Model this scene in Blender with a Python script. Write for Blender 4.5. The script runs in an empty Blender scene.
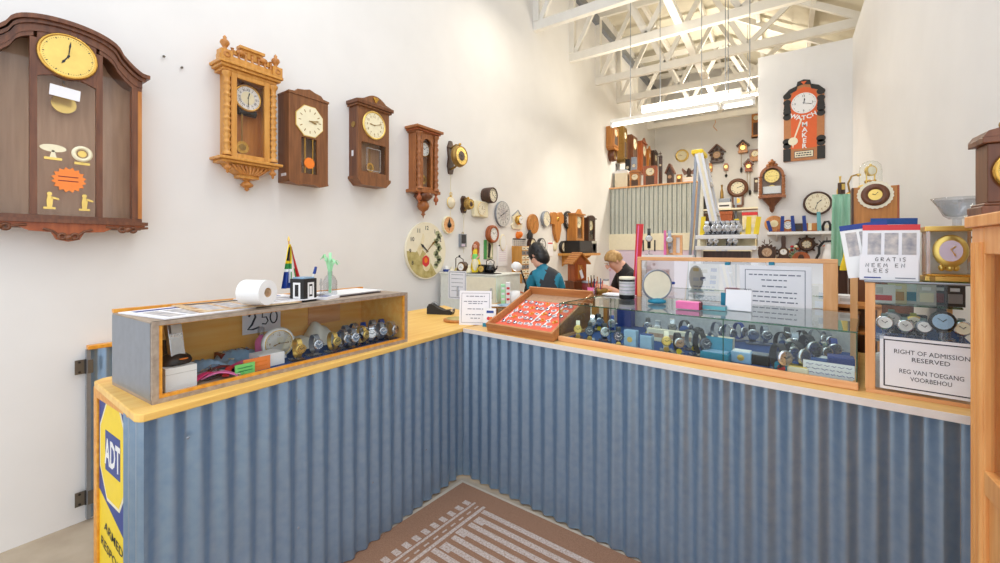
import bpy, math, random
from mathutils import Matrix, Vector
random.seed(7)
SC = bpy.context.scene
COL = SC.collection
PI = math.pi
rad = math.radians
F, HZ, H, YAW = 425.0, 249.0, 1.40, rad(33.85)
FW = (-math.sin(YAW), math.cos(YAW)); RT = (math.cos(YAW), math.sin(YAW))
def ray(px, py):
    l = (px - 500) / F; u = (HZ - py) / F
    return Vector((FW[0] + l * RT[0], FW[1] + l * RT[1], u))
EYE = Vector((0, 0, H))
def onz(px, py, z): r = ray(px, py); return EYE + r * ((z - H) / r.z)
def onx(px, py, x): r = ray(px, py); return EYE + r * (x / r.x)
def ony(px, py, y): r = ray(px, py); return EYE + r * (y / r.y)
def atd(px, py, d): return EYE + ray(px, py) * d
def depth(p): return p[0] * FW[0] + p[1] * FW[1]
cam = bpy.data.cameras.new('camera'); cam_o = bpy.data.objects.new('camera', cam); COL.objects.link(cam_o)
cam_o.location = EYE; cam_o.rotation_euler = (PI / 2, 0, YAW)
cam.sensor_width = 36; cam.lens = F / 1000 * 36; cam.clip_start = .02
cam.shift_y = (HZ - 281.5) / 1000.0
SC.camera = cam_o
def lin(c):
    out = []
    for v in c[:3]:
        v = v / 255.0
        out.append(v / 12.92 if v <= .04045 else ((v + .055) / 1.055) ** 2.4)
    return (*out, 1)
MATS = {}
def new_mat(name):
    m = bpy.data.materials.new(name); m.use_nodes = True
    nt = m.node_tree; nt.nodes.clear()
    out = nt.nodes.new('ShaderNodeOutputMaterial')
    MATS[name] = m
    return m, nt, out
def mx(nt, fac, a, b):
    n = nt.nodes.new('ShaderNodeMix'); n.data_type = 'RGBA'
    nt.links.new(fac, n.inputs[0]); n.inputs[6].default_value = a; n.inputs[7].default_value = b
    return n.outputs[2]
def coords(nt, scale):
    tc = nt.nodes.new('ShaderNodeTexCoord'); mp = nt.nodes.new('ShaderNodeMapping')
    mp.inputs['Scale'].default_value = scale
    nt.links.new(tc.outputs['Object'], mp.inputs['Vector'])
    return mp.outputs['Vector']
def M(name, c, rough=.5, metal=0., var=.06, scale=25., bump=0., c2=None, stretch=(1, 1, 1), lo=.3, hi=.7, detail=3., emit=0.):
    if name in MATS: return MATS[name]
    m, nt, out = new_mat(name)
    b = nt.nodes.new('ShaderNodeBsdfPrincipled')
    b.inputs['Roughness'].default_value = rough; b.inputs['Metallic'].default_value = metal
    no = nt.nodes.new('ShaderNodeTexNoise'); no.inputs['Scale'].default_value = scale; no.inputs['Detail'].default_value = detail
    nt.links.new(coords(nt, stretch), no.inputs['Vector'])
    rg = nt.nodes.new('ShaderNodeMapRange'); rg.inputs[1].default_value = lo; rg.inputs[2].default_value = hi
    nt.links.new(no.outputs['Fac'], rg.inputs[0])
    a = lin(c)
    if c2 is None:
        d = tuple(max(0, v * (1 - var)) for v in a[:3]) + (1,); u = tuple(min(1, v * (1 + var)) for v in a[:3]) + (1,)
    else: d, u = a, lin(c2)
    col = mx(nt, rg.outputs[0], d, u)
    nt.links.new(col, b.inputs['Base Color'])
    if emit:
        nt.links.new(col, b.inputs['Emission Color']); b.inputs['Emission Strength'].default_value = emit
    if bump:
        bn = nt.nodes.new('ShaderNodeBump'); bn.inputs['Strength'].default_value = bump; bn.inputs['Distance'].default_value = .004
        nt.links.new(no.outputs['Fac'], bn.inputs['Height']); nt.links.new(bn.outputs[0], b.inputs['Normal'])
    nt.links.new(b.outputs[0], out.inputs[0])
    return m
def wood(name, c, c2, rough=.35, axis=2, scale=9.):
    st = [6, 6, 6]; st[axis] = .55
    return M(name, c, rough, c2=c2, scale=scale, stretch=st, lo=.32, hi=.68, detail=5., bump=.05)
def glass(name, tint=(235, 245, 242), refl=1.0, add=0.):
    m, nt, out = new_mat(name)
    tr = nt.nodes.new('ShaderNodeBsdfTransparent'); tr.inputs[0].default_value = lin(tint)
    gl = nt.nodes.new('ShaderNodeBsdfGlossy'); gl.inputs['Roughness'].default_value = .02
    lw_ = nt.nodes.new('ShaderNodeLayerWeight'); lw_.inputs[0].default_value = .5
    fr = nt.nodes.new('ShaderNodeMath'); fr.operation = 'POWER'; fr.inputs[1].default_value = 4.
    nt.links.new(lw_.outputs['Facing'], fr.inputs[0])
    ml = nt.nodes.new('ShaderNodeMath'); ml.operation = 'MULTIPLY_ADD'; ml.inputs[1].default_value = refl; ml.inputs[2].default_value = add + .035
    nt.links.new(fr.outputs[0], ml.inputs[0])
    ms = nt.nodes.new('ShaderNodeMixShader')
    nt.links.new(ml.outputs[0], ms.inputs[0]); nt.links.new(tr.outputs[0], ms.inputs[1]); nt.links.new(gl.outputs[0], ms.inputs[2])
    nt.links.new(ms.outputs[0], out.inputs[0])
    return m
def emis(name, c, s):
    m, nt, out = new_mat(name)
    e = nt.nodes.new('ShaderNodeEmission'); e.inputs[0].default_value = lin(c); e.inputs[1].default_value = s
    nt.links.new(e.outputs[0], out.inputs[0]); return m
M('plaster', (233, 232, 231), .8, var=.02, scale=3, bump=.03)
M('cream_paint', (232, 226, 212), .7, var=.025, scale=4)
M('truss_white', (236, 233, 226), .5, var=.03, scale=6)
M('roof_sheet', (226, 220, 202), .8, var=.06, scale=3)
M('concrete', (168, 152, 132), .75, c2=(186, 172, 152), scale=6, detail=6, bump=.05)
M('galvanised', (131, 156, 183), .29, .55, scale=30, c2=(144, 166, 188), bump=.01)
M('white_sheet', (226, 228, 220), .5, var=.05, scale=30)
M('steel_grey', (150, 156, 166), .4, .7, var=.06, scale=30)
M('hinge_steel', (112, 106, 96), .45, .6, var=.1)
M('chrome', (205, 208, 214), .18, .9, var=.05)
M('gunmetal', (88, 92, 104), .3, .7, var=.1)
M('brass', (212, 168, 84), .25, .9, var=.08)
M('gold', (232, 200, 114), .28, .8, var=.06)
M('old_brass', (160, 128, 70), .4, .7, var=.15)
M('dark_iron', (48, 46, 46), .5, .5, var=.15)
M('black', (26, 26, 28), .45, var=.1)
M('black_gloss', (20, 20, 22), .2, var=.1)
M('charcoal', (58, 58, 62), .6, var=.1)
M('white', (240, 240, 240), .5, var=.01)
M('paper', (240, 240, 245), .75, var=.015, scale=8)
M('ivory', (238, 230, 205), .55, var=.03)
M('cream', (240, 232, 200), .5, var=.03)
M('grey_face', (205, 204, 202), .6, var=.1, scale=60)
M('ink', (40, 42, 52), .6, var=.05)
M('ink_grey', (120, 124, 140), .7, var=.05)
M('navy_cloth', (38, 74, 134), .85, var=.15, scale=60)
M('blue', (40, 90, 165), .5, var=.05)
M('royal', (26, 58, 140), .45, var=.05)
M('teal', (30, 130, 160), .6, var=.08)
M('teal_pale', (110, 180, 190), .6, var=.05)
M('red', (214, 52, 58), .45, var=.04)
M('dark_red', (120, 28, 34), .45, var=.08)
M('orange', (240, 128, 36), .5, var=.05)
M('orange_card', (248, 140, 62), .6, var=.03)
M('yellow', (246, 214, 40), .5, var=.03)
M('green', (60, 150, 80), .6, var=.06)
M('lime', (130, 220, 120), .6, var=.06)
M('pale_green', (170, 230, 180), .5, var=.1)
M('pink', (238, 120, 178), .55, var=.06)
M('hot_pink', (226, 52, 120), .5, var=.08)
M('sky_plastic', (150, 185, 215), .4, var=.08)
M('lilac', (222, 205, 226), .75, var=.03, scale=4)
M('velvet', (240, 112, 88), .85, var=.06, scale=120)
M('white_cloth', (236, 236, 224), .85, var=.05, scale=25, bump=.15)
M('drape', (128, 184, 152), .85, c2=(166, 206, 182), scale=8, stretch=(6, 6, .5))
M('skin', (226, 172, 148), .55, var=.04)
M('black_hair', (24, 22, 26), .45, var=.2, scale=60)
M('blond_hair', (164, 122, 70), .5, c2=(205, 165, 105), scale=50, stretch=(1, 1, .3))
M('jacket', (46, 50, 58), .7, var=.1)
M('black_shirt', (30, 28, 32), .75, var=.12)
M('carpet', (142, 104, 80), .95, c2=(166, 126, 100), scale=220, bump=.4)
M('carpet_white', (214, 200, 192), .95, c2=(172, 146, 130), scale=120, bump=.3)
M('mat_white', (232, 224, 218), .55, var=.03)
M('mat_edge', (196, 184, 166), .9, var=.06)
wood('counter_wood', (236, 184, 92), (248, 206, 118), .4, axis=1, scale=6)
wood('counter_wood_across', (226, 178, 104), (240, 198, 126), .4, axis=0, scale=6)
wood('edge_wood', (214, 160, 88), (232, 184, 116), .45, axis=0)
wood('amber_wood', (218, 140, 40), (238, 170, 62), .35, axis=1)
wood('ply', (248, 184, 88), (254, 206, 122), .45, axis=0, scale=5)
wood('grey_wood', (150, 132, 116), (178, 160, 142), .6, axis=1)
wood('beech', (228, 164, 108), (240, 186, 134), .45, axis=0)
wood('beech_up', (228, 162, 100), (240, 184, 128), .45, axis=2)
wood('pine', (194, 132, 54), (218, 160, 80), .35)
wood('pine_dark', (170, 106, 42), (200, 136, 66), .35)
wood('oak', (112, 68, 38), (140, 90, 52), .4)
wood('walnut', (92, 52, 30), (122, 74, 44), .3)
wood('mahogany', (92, 52, 33), (126, 78, 50), .28)
wood('dark_wood', (58, 38, 30), (84, 56, 42), .35)
wood('red_wood', (150, 74, 36), (178, 98, 52), .35)
wood('honey', (178, 110, 46), (204, 138, 66), .35)
wood('tray_wood', (176, 112, 62), (200, 138, 84), .4, axis=0)
wood('cabinet_pine', (228, 154, 84), (244, 182, 112), .4)
wood('panel_inside', (178, 142, 112), (196, 160, 130), .5)
wood('amber_walnut', (140, 82, 40), (170, 106, 56), .3)
M('backing_dark', (92, 70, 56), .6, var=.1)
glass('glass', (251, 253, 252))
glass('glass_edge', (150, 200, 180), 1.0, .05)
glass('case_glass', (236, 246, 244), 1.0, .01)
glass('clear_plastic', (235, 237, 240), 1.0, .05)
glass('smoke_glass', (248, 246, 243), 1.0, .01)
emis('tube_glow', (255, 250, 240), 6.0)
emis('lamp_glow', (255, 252, 245), 4.0)
FONT_CACHE = {}
def text_geo(s, bold=0.):
    k = (s, bold)
    if k not in FONT_CACHE:
        cu = bpy.data.curves.new('lettering_source', 'FONT'); cu.body = s; cu.size = 1; cu.resolution_u = 2; cu.offset = bold
        o = bpy.data.objects.new('lettering_source', cu); COL.objects.link(o)
        dg = bpy.context.evaluated_depsgraph_get()
        me = bpy.data.meshes.new_from_object(o.evaluated_get(dg))
        vs = [v.co.copy() for v in me.vertices]; fs = [tuple(p.vertices) for p in me.polygons]
        bpy.data.objects.remove(o); bpy.data.curves.remove(cu); bpy.data.meshes.remove(me)
        if vs:
            x0 = min(v.x for v in vs); x1 = max(v.x for v in vs); y0 = min(v.y for v in vs); y1 = max(v.y for v in vs)
        else: x0 = x1 = y0 = y1 = 0
        FONT_CACHE[k] = (vs, fs, x0, x1, y0, y1)
    return FONT_CACHE[k]
class MB:
    def __init__(s): s.v = []; s.f = []; s.m = []; s.sm = []; s.mats = []; s.T = Matrix.Identity(4)
    def mi(s, mat):
        if isinstance(mat, str): mat = MATS[mat]
        if mat not in s.mats: s.mats.append(mat)
        return s.mats.index(mat)
    def add(s, vs, fs, mat, smooth=False):
        b = len(s.v); i = s.mi(mat)
        s.v += [s.T @ Vector(p) for p in vs]
        for f in fs: s.f.append(tuple(b + k for k in f)); s.m.append(i); s.sm.append(smooth)
        return s
    def box(s, c, d, mat, R=None):
        x, y, z = d[0] / 2, d[1] / 2, d[2] / 2
        vs = [Vector((i * x, j * y, k * z)) for k in (-1, 1) for j in (-1, 1) for i in (-1, 1)]
        if R is not None: vs = [R @ p for p in vs]
        c = Vector(c)
        return s.add([p + c for p in vs], [(0, 2, 3, 1), (4, 5, 7, 6), (0, 1, 5, 4), (2, 6, 7, 3), (0, 4, 6, 2), (1, 3, 7, 5)], mat)
    def bx(s, x0, x1, y0, y1, z0, z1, mat):
        if mat in ('glass', 'smoke_glass') and abs(y1 - y0) < .02:
            y = (y0 + y1) / 2
            return s.add([(x0, y, z0), (x1, y, z0), (x1, y, z1), (x0, y, z1)], [(0, 1, 2, 3)], mat)
        return s.box(((x0 + x1) / 2, (y0 + y1) / 2, (z0 + z1) / 2), (x1 - x0, y1 - y0, z1 - z0), mat)
    def cyl(s, p, q, r, mat, r2=None, n=14, cap=True, smooth=True):
        p, q = Vector(p), Vector(q); r2 = r if r2 is None else r2
        a = (q - p).normalized(); t = a.orthogonal().normalized(); u = a.cross(t)
        vs = []
        for c, rr in ((p, r), (q, r2)):
            for i in range(n):
                w = 2 * PI * i / n; vs.append(c + (t * math.cos(w) + u * math.sin(w)) * rr)
        s.add(vs, [(i, (i + 1) % n, n + (i + 1) % n, n + i) for i in range(n)], mat, smooth)
        if cap:
            s.add(vs[:n], [tuple(range(n - 1, -1, -1))], mat); s.add(vs[n:], [tuple(range(n))], mat)
        return s
    def lathe(s, prof, c, mat, n=16, smooth=True, ax=None, sy=1.):
        # prof: (r, z) list, revolved about local z through c (ax='y': about y, profile z runs towards -y)
        c = Vector(c); vs = []
        for r, z in prof:
            for i in range(n):
                w = 2 * PI * i / n
                if ax == 'y': vs.append(c + Vector((r * math.cos(w), -z, r * math.sin(w) * sy)))
                else: vs.append(c + Vector((r * math.cos(w), r * math.sin(w) * sy, z)))
        fs = []
        for k in range(len(prof) - 1):
            for i in range(n):
                j = (i + 1) % n
                fs.append((k * n + i, k * n + j, (k + 1) * n + j, (k + 1) * n + i))
        s.add(vs, fs, mat, smooth)
        m = len(prof) - 1
        if max(abs(prof[0][0] - prof[m][0]), abs(prof[0][1] - prof[m][1])) < 1e-6: return s
        if prof[0][0] > 1e-5: s.add(vs[:n], [tuple(range(n - 1, -1, -1))], mat)
        if prof[m][0] > 1e-5: s.add(vs[m * n:], [tuple(range(n))], mat)
        return s
    def disc(s, c, r, y0, y1, mat, n=28, sz=1.):
        # a flat disc facing -y, from y0 (back) to y1 (front)
        return s.lathe([(r, -y0), (r, -y1)], c, mat, n, False, 'y', sz)
    def ring(s, c, R, r, mat, n=28, k=8, sz=1., flat=1.):
        prof = [(R + r * math.cos(2 * PI * i / k), r * flat * math.sin(2 * PI * i / k)) for i in range(k + 1)]
        return s.lathe(prof, c, mat, n, True, 'y', sz)
    def prism(s, poly, y0, y1, mat, smooth=False):
        # poly: (x, z) outline, extruded from y0 to y1
        n = len(poly)
        vs = [(x, y0, z) for x, z in poly] + [(x, y1, z) for x, z in poly]
        s.add(vs, [tuple(range(n)), tuple(range(2 * n - 1, n - 1, -1))], mat)
        return s.add(vs, [(i, n + i, n + (i + 1) % n, (i + 1) % n) for i in range(n)], mat, smooth)
    def slab(s, poly, z0, z1, mat):
        n = len(poly)
        vs = [(x, y, z0) for x, y in poly] + [(x, y, z1) for x, y in poly]
        return s.add(vs, [tuple(range(n - 1, -1, -1)), tuple(range(n, 2 * n))] + [(i, (i + 1) % n, n + (i + 1) % n, n + i) for i in range(n)], mat)
    def sphere(s, c, r, mat, sx=1., sy=1., sz=1., n=12, k=8):
        c = Vector(c); vs = []; fs = []
        for j in range(k + 1):
            t = PI * j / k
            for i in range(n):
                w = 2 * PI * i / n
                vs.append(c + Vector((r * sx * math.sin(t) * math.cos(w), r * sy * math.sin(t) * math.sin(w), -r * sz * math.cos(t))))
        for j in range(k):
            for i in range(n):
                a = (i + 1) % n; fs.append((j * n + i, j * n + a, (j + 1) * n + a, (j + 1) * n + i))
        return s.add(vs, fs, mat, True)
    def tube(s, pts, r, mat, n=6, rs=None):
        pts = [Vector(p) for p in pts]; rings = []; last = None
        for i, p in enumerate(pts):
            d = (pts[min(i + 1, len(pts) - 1)] - pts[max(i - 1, 0)]).normalized()
            t = d.orthogonal().normalized() if last is None else (last - d * last.dot(d)).normalized()
            last = t; u = d.cross(t); rr = rs[i] if rs else r
            rings += [p + (t * math.cos(2 * PI * k / n) + u * math.sin(2 * PI * k / n)) * rr for k in range(n)]
        fs = []
        for i in range(len(pts) - 1):
            for k in range(n):
                a = (k + 1) % n; fs.append((i * n + k, i * n + a, (i + 1) * n + a, (i + 1) * n + k))
        s.add(rings, fs, mat, True)
        s.add(rings[:n], [tuple(range(n - 1, -1, -1))], mat); s.add(rings[-n:], [tuple(range(n))], mat)
        return s
    def ribbon(s, pts, w, t, mat, axis=(1, 0, 0)):
        # a flat strap: path pts, width w along axis, thickness t
        ax = Vector(axis).normalized(); pts = [Vector(p) for p in pts]; vs = []
        for i, p in enumerate(pts):
            d = (pts[min(i + 1, len(pts) - 1)] - pts[max(i - 1, 0)]).normalized(); nn = ax.cross(d).normalized()
            for a, b in ((-1, -1), (1, -1), (1, 1), (-1, 1)): vs.append(p + ax * (w / 2 * a) + nn * (t / 2 * b))
        fs = []
        for i in range(len(pts) - 1):
            for k in range(4):
                a = (k + 1) % 4; fs.append((i * 4 + k, i * 4 + a, i * 4 + 4 + a, i * 4 + 4 + k))
        e = len(vs) - 4
        fs += [(3, 2, 1, 0), (e, e + 1, e + 2, e + 3)]
        return s.add(vs, fs, mat)
    def text(s, t, size, c, mat, bold=0., w=None, up=False, rot=0., al='c'):
        # lettering facing -y (up=True: lying on a table and facing +z), centred on c; w squeezes it to a width
        vs, fs, x0, x1, y0, y1 = text_geo(t, bold)
        if not vs: return s
        kx = size if w is None else w / max(x1 - x0, 1e-6)
        ca, sa = math.cos(rot), math.sin(rot); out = []
        ox = (x0 + x1) / 2 if al == 'c' else x0
        for p in vs:
            a, b = (p.x - ox) * kx, (p.y - .36) * size
            a, b = a * ca - b * sa, a * sa + b * ca
            out.append((c[0] + a, c[1] + b, c[2]) if up else (c[0] + a, c[1], c[2] + b))
        return s.add(out, fs, mat)
    def build(s, name, parent=None, label=None, loc=None, rz=0., bevel=0., seg=2, **tags):
        me = bpy.data.meshes.new(name)
        me.from_pydata([tuple(v) for v in s.v], [], s.f)
        for m in s.mats: me.materials.append(m)
        me.polygons.foreach_set('material_index', s.m); me.polygons.foreach_set('use_smooth', s.sm)
        me.update()
        o = bpy.data.objects.new(name, me); COL.objects.link(o)
        if parent is not None: o.parent = parent
        if loc is not None: o.location = loc
        o.rotation_euler.z = rz
        if label: o['label'] = label
        for k, v in tags.items(): o[k] = v
        if bevel:
            b = o.modifiers.new('bevel', 'BEVEL'); b.width = bevel; b.segments = seg; b.limit_method = 'ANGLE'; b.angle_limit = rad(40)
        return o
def clean(o, merge=1e-5):
    import bmesh
    bm = bmesh.new(); bm.from_mesh(o.data); bmesh.ops.remove_doubles(bm, verts=bm.verts, dist=merge); bmesh.ops.recalc_face_normals(bm, faces=bm.faces)
    bm.to_mesh(o.data); bm.free(); return o
def thing(name, label, cat, loc, rz=0., group=None, rx=0., ry=0.):
    o = bpy.data.objects.new(name, None); COL.objects.link(o)
    o.empty_display_size = .05
    o.location = loc; o.rotation_euler = (rx, ry, rz); o['label'] = label; o['category'] = cat
    if group: o['group'] = group
    return o
def one(mb, name, label, cat, loc, rz=0., group=None, bevel=0., **kw):
    o = mb.build(name, None, label, loc, rz, bevel, category=cat, **kw)
    if group: o['group'] = group
    return o
def copy_tree(o, loc=None, rz=None, label=None, scale=None, parent=None):
    c = o.copy(); COL.objects.link(c)
    if parent is not None: c.parent = parent
    if loc is not None: c.location = loc
    if rz is not None: c.rotation_euler.z = rz
    if label: c['label'] = label
    if scale: c.scale = (scale, scale, scale)
    for ch in KIDS(o): copy_tree(ch, parent=c)
    return c
def KIDS(o): return list(o.children)
def structure(mb, name, bevel=0.): return mb.build(name, bevel=bevel, kind='structure')
WX = -3.0                                     # left wall
BY = 12.2                                     # back wall
PY = 6.5                                      # partition with the big clock board
RX = .663                                     # right wall
LOFT = 8.5
CZ = .92                                      # counter top height
CA = rad(-7.05)                               # the right counter's turn
CC = Vector((-1.627, 2.022, 0))               # inner corner of the counters
CU = Vector((math.cos(CA), math.sin(CA), 0)); CV = Vector((-math.sin(CA), math.cos(CA), 0))
def rc(u, v, z=CZ): return CC + CU * u + CV * v + Vector((0, 0, z))
def rcuv(p): d = Vector((p[0], p[1], 0)) - CC; return d.dot(CU), d.dot(CV)
LA = rad(92.9)                                # left counter things face the customer side
def lw(xb, xf, xr, yt, yb, xc=None):
    """a box hung on the left wall: pixel columns of its back-left edge, front-left edge, front-right edge; rows of top and bottom at its middle"""
    Yl = onx(xb, 200, WX).y
    r = ray(xf, 200); D = max(.012, Yl * r.x / r.y - WX)
    Yr = onx(xr, 200, WX + D).y; xm = (xf + xr) / 2 if xc is None else xc
    z1 = onx(xm, yt, WX + D).z; z0 = onx(xm, yb, WX + D).z
    return Vector((WX, (Yl + Yr) / 2, z0)), Yr - Yl, z1 - z0, D
def lwr(x0, x1, yt, yb, off):
    """something round or flat on the left wall whose face stands off from it"""
    a = onx(x0, 200, WX + off).y; b = onx(x1, 200, WX + off).y; xm = (x0 + x1) / 2
    z1 = onx(xm, yt, WX + off).z; z0 = onx(xm, yb, WX + off).z
    return Vector((WX, (a + b) / 2, (z0 + z1) / 2)), b - a, z1 - z0
def bw(x0, x1, yt, yb, Y):
    """the same on a plane of constant Y facing the camera side"""
    xm = (x0 + x1) / 2; ym = (yt + yb) / 2
    a = ony(x0, ym, Y); b = ony(x1, ym, Y); t = ony(xm, yt, Y); q = ony(xm, yb, Y)
    return Vector(((a.x + b.x) / 2, Y, (t.z + q.z) / 2)), b.x - a.x, t.z - q.z
def face(px): return YAW - math.atan((px - 500) / F)   # turn of a thing that looks at the visitor's side of the counter
LR = PI / 2                                   # rotation of things on the left wall
WORLD = 1.66; EXPO = 0.0
b = MB(); b.bx(-3.2, 3.2, -2.5, 12.4, -.1, 0, 'concrete'); structure(b, 'floor')
b = MB(); b.bx(-3.2, WX, -2.5, 12.4, 0, 6.3, 'plaster'); structure(b, 'wall_left')
b = MB(); b.bx(WX, 1.2, BY, 12.4, 0, 6.3, 'plaster'); structure(b, 'wall_back')
pl = ony(758, 57, PY).x
b = MB(); b.bx(pl, RX, PY, PY + .14, 0, 3.9, 'plaster'); structure(b, 'wall_middle')
b = MB(); b.bx(RX, RX + .2, 1.62, PY + .14, 0, 3.9, 'plaster'); structure(b, 'wall_right')
b = MB(); b.bx(1.0, 1.2, 1.62, BY, 3.9, 6.3, 'cream_paint'); b.bx(RX + .2, 1.0, 1.62, PY + .14, 3.75, 3.9, 'cream_paint'); b.bx(1.0, 1.2, PY + .14, BY, 0, 3.9, 'cream_paint'); structure(b, 'wall_upper')
def roof_z(x): return 6.1 - (x + 3) * .045 if x < -1.0 else 6.01 - (x + 1.0) * .62
def roof_strip(mb, x0, x1, y0, y1, mat):
    n = max(2, int((y1 - y0) / .06)); vs = []; fs = []
    for i in range(n + 1):
        y = y0 + (y1 - y0) * i / n; dz = .018 * (1 if i % 2 else -1)
        vs += [(x0, y, roof_z(x0) + dz), (x1, y, roof_z(x1) + dz), (x0, y, roof_z(x0) + dz + .02), (x1, y, roof_z(x1) + dz + .02)]
    for i in range(n):
        a = i * 4; fs += [(a, a + 4, a + 5, a + 1), (a + 2, a + 3, a + 7, a + 6)]
    mb.add(vs, fs, mat)
b = MB()
roof_strip(b, -3, -1.0001, 3.6, 12.3, 'roof_sheet')
roof_strip(b, -1, .1, 3.6, 12.3, 'roof_sheet'); roof_strip(b, .1, .75, 3.6, 6.2, 'roof_sheet'); roof_strip(b, .1, .75, 7.6, 12.3, 'roof_sheet'); roof_strip(b, .75, 1.2, 3.6, 12.3, 'roof_sheet')
for x in (-2.2, -1.3, -.4, .35): b.bx(x - .03, x + .03, 3.6, 12.2, roof_z(x) - .16, roof_z(x) - .04, 'truss_white')
structure(b, 'ceiling')
b = MB(); roof_strip(b, .1, .75, 6.2, 7.6, 'clear_plastic'); structure(b, 'window_1')
b = MB(); b.bx(-3, -2.92, 3.6, 12.2, 5.66, 5.8, 'steel_grey'); structure(b, 'trim_1')
ORD = ['nearest', 'second', 'third', 'fourth', 'fifth', 'farthest']
for i in range(6):
    y = 5.37 + 1.21 * i; z0 = 4.53
    t = thing('roof_truss', 'white timber roof truss high under the sheets, %s in the row from the shop front' % ORD[i], 'roof truss', (0, y, z0), 0, 'roof trusses')
    xe = .995
    b = MB(); b.bx(-3, xe, -.04, .04, 0, .13, 'truss_white'); b.build('bottom_chord', t)
    def top(x): return (1.38 - (x + 3) * .03) if x < -.9 else 1.317 - (x + .9) * .63
    b = MB(); b.prism([(-3, top(-3) - .11), (-.9, top(-.9) - .11), (xe, top(xe) - .11), (xe, top(xe)), (-.9, top(-.9)), (-3, top(-3))], -.03, .03, 'truss_white'); b.build('top_chord', t)
    b = MB(); b.bx(-3, -2.91, -.05, .05, .13, top(-3) - .11, 'truss_white'); b.build('post', t)
    xs = [-2.92, -2.3, -1.75, -1.1, -.5, 0.1]
    for k in range(5):
        x0, x1 = xs[k], xs[k + 1]
        p, q = (((x0, 0, .1), (x1, 0, top(x1) - .06)) if k % 2 == 0 else ((x0, 0, top(x0) - .06), (x1, 0, .1)))
        p, q = Vector(p), Vector(q); d = q - p; L = d.length; R = Matrix.Rotation(-math.atan2(d.z, d.x), 3, 'Y')
        bb = MB(); bb.box((p + q) / 2 + Vector((0, .0, 0)), (L, .05, .075), 'truss_white', R); bb.build('web', t)
for x, zz, nm in ((-1.28, 4.70, 'long white brace lying across the bottom chords of the trusses'),):
    b = MB(); b.bx(-.05, .05, 4.4, 11.5, -.04, .05, 'truss_white'); one(b, 'roof_brace', nm, 'brace', (x, 0, zz))
b = MB(); b.tube([(0, 0, 0), (.25, .1, -.14), (.55, .2, -.16), (.9, .3, -.03), (1.15, .4, .06)], .008, 'charcoal'); one(b, 'roof_cable', 'dark cable sagging under the bright roof sheet', 'cable', (-.35, 7.0, 5.35))
def fluo(loc, L, label):
    t = thing('fluorescent_light', label, 'ceiling light', loc, 0, 'fluorescent battens')
    b = MB(); b.bx(0, L, -.05, .05, .0, .05, 'truss_white'); b.build('housing', t, bevel=.006)
    b = MB(); b.cyl((.03, -.0, -.03), (L - .03, -.0, -.03), .019, 'tube_glow', n=10); b.build('tube', t)
    for x in (.015, L - .015):
        b = MB(); b.bx(x - .015, x + .015, -.025, .025, -.055, .0, 'white'); b.build('end_cap', t)
    for x in (L * .2, L * .85):
        b = MB(); b.cyl((x, 0, .05), (x, 0, roof_z(loc[0] + x) - .06 - loc[2]), .005, 'steel_grey', n=6); b.build('suspension_wire', t)
p = ony(611, 124, 6.2); q = ony(720, 106, 6.2); e = ony(755, 100, 6.2)
fluo((p.x, 6.2, p.z), q.x - p.x, 'long bright fluorescent tube reaching to the left wall')
fluo((q.x + .02, 6.2, q.z), e.x - q.x - .02, 'short fluorescent tube beside the white wall edge, continuing the long one')
p2 = ony(642, 110, 6.45); q2 = ony(742, 96, 6.45)
fluo((p2.x, 6.45, p2.z), q2.x - p2.x, 'fluorescent tube half hidden behind the front row of tubes')
LB = Vector((-1.95, 9.35, 4.34)); fluo(LB, 1.6, 'added fluorescent tube hanging before the back wall')  # extra fixture added to brighten the back room, tucked behind the front tubes
TUBES = (p, q, p2, q2, LB)
def corrugated(mb, L, z0, z1, mat, pitch=.076, amp=.0105, ph=0., back=True):
    n = int(L / pitch * 10); vs = []; fs = []
    for i in range(n + 1):
        x = L * i / n; y = -amp * math.cos(2 * PI * x / pitch + ph)
        vs += [(x, y, z0), (x, y, z1)]
    for i in range(n): a = 2 * i; fs.append((a, a + 2, a + 3, a + 1))
    mb.add(vs, fs, mat, True)
    if back: mb.add([(x, y + .0015, z) for x, y, z in vs], [f[::-1] for f in fs], mat, True)
    return mb
NL = Vector((-1.548, .449, 0)); EL = Vector((-2.116, .467, 0))
t = thing('counter', 'left shop counter clad in grey corrugated iron, with the alarm sign on its end', 'counter', (0, 0, 0))
b = MB()
inn = Vector((-1.627, 2.022, 0))
b.slab([(NL.x, NL.y), (inn.x - .003, inn.y), (inn.x - .003 , inn.y + .34), (-2.42, 2.75), (-2.42, 2.2), (-2.2, 2.0), (EL.x + .005, EL.y + .02), (EL.x + .03, EL.y - .006), (NL.x - .025, NL.y - .016), (NL.x - .006, NL.y - .008)], .895, CZ, 'counter_wood')
b.build('worktop', t, bevel=.004)
Lc = (inn - NL).length; ang = math.atan2(inn.y - NL.y, inn.x - NL.x)
b = MB(); corrugated(b, Lc + .02, .012, .893, 'galvanised'); pan = b.build('corrugated_panel', t, loc=NL + Vector((-.03, .006, 0)), rz=ang)
b = MB()
for i in (1, 6, 11, 16):
    for z in (.3, .8):
        b = MB(); b.lathe([(.005, 0), (.004, .002), (0, .003)], (.076 * (i + .5), -.009, z), 'steel_grey', 8, True, 'y'); b.build('screw', pan)
b = MB(); corrugated(b, .17, .0, .893, 'galvanised', ph=.8); b.build('end_panel', t, loc=NL + Vector((-.21, .016, 0)), rz=rad(-2))
b = MB(); b.bx(EL.x + .036, NL.x - .2, EL.y + .015, EL.y + .033, .0, .86, 'galvanised'); b.build('end_board', t)
b = MB(); b.bx(EL.x - .005, EL.x + .035, EL.y + .0, EL.y + .05, 0, .895, 'amber_wood'); b.build('end_post', t, bevel=.003)
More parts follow.
